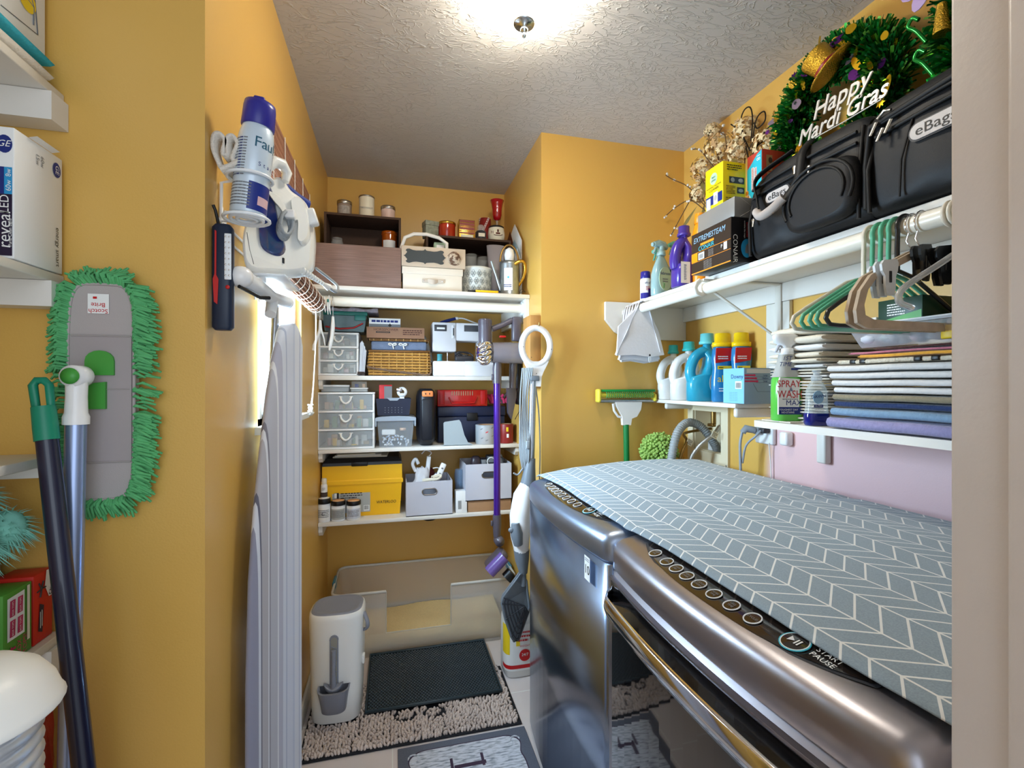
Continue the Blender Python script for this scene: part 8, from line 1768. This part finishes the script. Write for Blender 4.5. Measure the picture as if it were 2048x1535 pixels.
g = G('bronze_lid'); g.cyl((.05,.03,.03),(.05,.03,.092),.012,n=12); g.rbox(.03,.05,.01,.05,.02,.035,.004); g.obj('valve', t); g = G('plastic_white'); g.cyl((.05,.02,-.088),(.05,.02,-.05),.03,n=20); g.obj('drain_cap', t)
for yy_, zz in ((-.135,-.135),): g = G('steel'); g.ell((-.013,yy_,zz),.002,.004,.004); g.obj('screw', t)
mat('hose_grey', (150,156,158), .5); g = G('hose_grey'); pts = spline([(1.185,1.835,.60),(1.185,1.835,.95),(1.195,1.84,1.05),(1.235,1.86,1.135),(1.30,1.88,1.175),(1.365,1.875,1.155),(1.415,1.86,1.09),(1.44,1.86,1.05)], 26)
rr_ = [.0175+.0022*math.sin(i*1.9) for i in range(len(pts))]; g.tube(pts, rr_, 14); g.tube([pts[-1], pts[-1]+Vector((.004,0,-.004))], .021, 14); single(g, 'drain_hose', 'grey corrugated drain hose arching into the valve box', 'hose')
mat('braid', (186,184,180), .3, metal=.9, bump=(400,.8,.002), vary=.3, vscale=300); g = G('braid'); g.tube(spline([(1.262,1.835,.70),(1.275,1.835,.98),(1.31,1.82,1.07),(1.375,1.80,1.13),(1.45,1.86,1.155)], 10), .0085, 10)
single(g, 'water_hose', 'silver braided water hose at the valve box', 'hose'); g = G('stem_dry'); g = G('bronze_lid'); g.tube(spline([(1.225,1.850,.80),(1.235,1.850,1.0),(1.285,1.868,1.09),(1.33,1.945,1.12),(1.462,1.93,1.14)], 8), .0065, 8); single(g, 'water_hose', 'thin dark brown water hose beside the corrugated one', 'hose')
for (x, y, z_, lab) in ((1.298,1.875,1.088,'small paper tag on the dark water hose'),(1.362,1.790,1.128,'printed paper tag on the braided hose')): g = G('cream'); g.M = Matrix.Rotation(.5, 4, 'Y'); g.rbox(-.016,.016,-.001,.001,-.014,.014,.0005); g.lines(-.013,.013,-.011,.011,4,-.0016,'print_black'); single(g, 'hose_tag', lab, 'tag', (x, y-.012, z_))
t = thing('wall_outlet', 'white outlet box with plugs beneath the end of the towel shelf', 'outlet', (XR, 1.535, 1.160)); g = G('plastic_white'); g.rbox(-.020,-.001,-.045,.045,-.042,.045,.006); g.obj('plate', t)
mat('plug_grey', (150,158,166), .4); g = G('plug_grey'); g.rbox(-.048,-.020,.0,.03,-.006,.022,.008); g.tube([(-.045,.015,.01),(-.075,.03,.016),(-.085,.035,-.0)], [.013,.015,.012], 10); g.obj('plug', t)
g = G('dark_grey'); g.rbox(-.05,-.020,-.035,-.008,.002,.022,.005); g.obj('plug', t); g = G('plug_grey'); g.tube(spline([(-.085,.035,.01),(-.092,.04,-.04),(-.09,.042,-.10),(-.085,.045,-.20),(-.08,.045,-.5)], 6), .0052, 8); g.tube(spline([(-.05,-.02,.012),(-.065,-.01,-.01),(-.078,.025,-.05),(-.082,.04,-.12)], 6), .0042, 8); g.tube(spline([(-.022,-.03,-.035),(-.016,-.028,-.08),(-.012,-.03,-.16),(-.01,-.03,-.4)], 6), .0022, 6, 'mop_white'); g.obj('cord', t)
# squeegee
mat('sq_green', (24,140,62), .35); mat('sq_yellow', (232,214,70), .6); SO = P(1251, 812, Y=2.040)
t = thing('squeegee', 'green and yellow squeegee scrubber with white neck standing in the corner', 'squeegee', tuple(SO)); sv = lambda u, v, y=2.04: P(u, v, Y=y)-SO
g = G('sq_yellow'); a, b_ = sv(1196, 789), sv(1308, 789); g.tube([a, b_], .012, 10); g.rbox(a.x-.008, a.x+.010, -.02, .02, a.z-.035, a.z+.028, .008); g.rbox(b_.x-.008, b_.x+.006, -.018, .018, b_.z-.03, b_.z+.006, .006); g.obj('sponge', t)
g = G('sq_green'); g.rbox(a.x+.012, b_.x, -.016, .018, a.z+.014, a.z+.026, .004)
for k in range(24): x = a.x+.035+k*(b_.x-a.x-.045)/24; g.tube([(x, -.016, a.z+.014),(x+.004,-.021,a.z),(x+.0,-.017,a.z-.014)], .0022, 5)
g.obj('scrubber', t); g = G('mop_white'); c_ = sv(1198, 797); g.tube([sv(1200,801), sv(1306,801)], .009, 8, 'mop_silver'); g.obj('wiper_bar', t)
g = G('mop_white'); pl = [(1229,803),(1282,803),(1280,818),(1272,832),(1262,836),(1260,849),(1244,849),(1243,832),(1232,812)]; g.prism([(sv(u,v).x, sv(u,v).z) for u, v in pl], -.010, .010, 'xz'); g.tube([sv(1226,806), sv(1228,820), sv(1236,832), sv(1246,834)], .006, 8); g.obj('neck', t)
g = G('sq_green'); mat('pole_green', (16,120,58), .35); g = G('pole_green'); p = sv(1252, 848); q_ = Vector((p.x+.012, -.02, -SO.z+.002)); g.tube([p, q_], .0135, 14); g.obj('pole', t)
mat('chenille_green', (150,182,92), .85, vary=.25, vscale=70)
t = thing('chenille_duster', 'bushy light green chenille mop head standing behind the washer', 'mop head', (1.205, 1.968, 1.045)); g = G('chenille_green'); rnd = random.Random(60); N = 420
for i in range(N):
    ph_ = math.acos(1-2*(i+.5)/N); th_ = PI*(1+5**.5)*i; d = Vector((math.cos(th_)*math.sin(ph_), math.sin(th_)*math.sin(ph_), math.cos(ph_))); R_ = .080*(1+.10*rnd.random()); p0 = d*R_*.7; p1 = d*R_+Vector((rnd.uniform(-.006,.006), rnd.uniform(-.006,.006), rnd.uniform(-.012,0)))
    g.tube([p0, (p0+p1)/2*1.05, p1], [.0045,.0080,.0050], 6)
g.obj('tuft', t)['kind'] = 'stuff'; g = G('mop_green'); g.ell((0,0,0), .06,.06,.06); g.obj('core', t); g = G('pole_green'); g.cyl((0,0,-1.043),(0,0,-.05),.012); g.obj('pole', t)
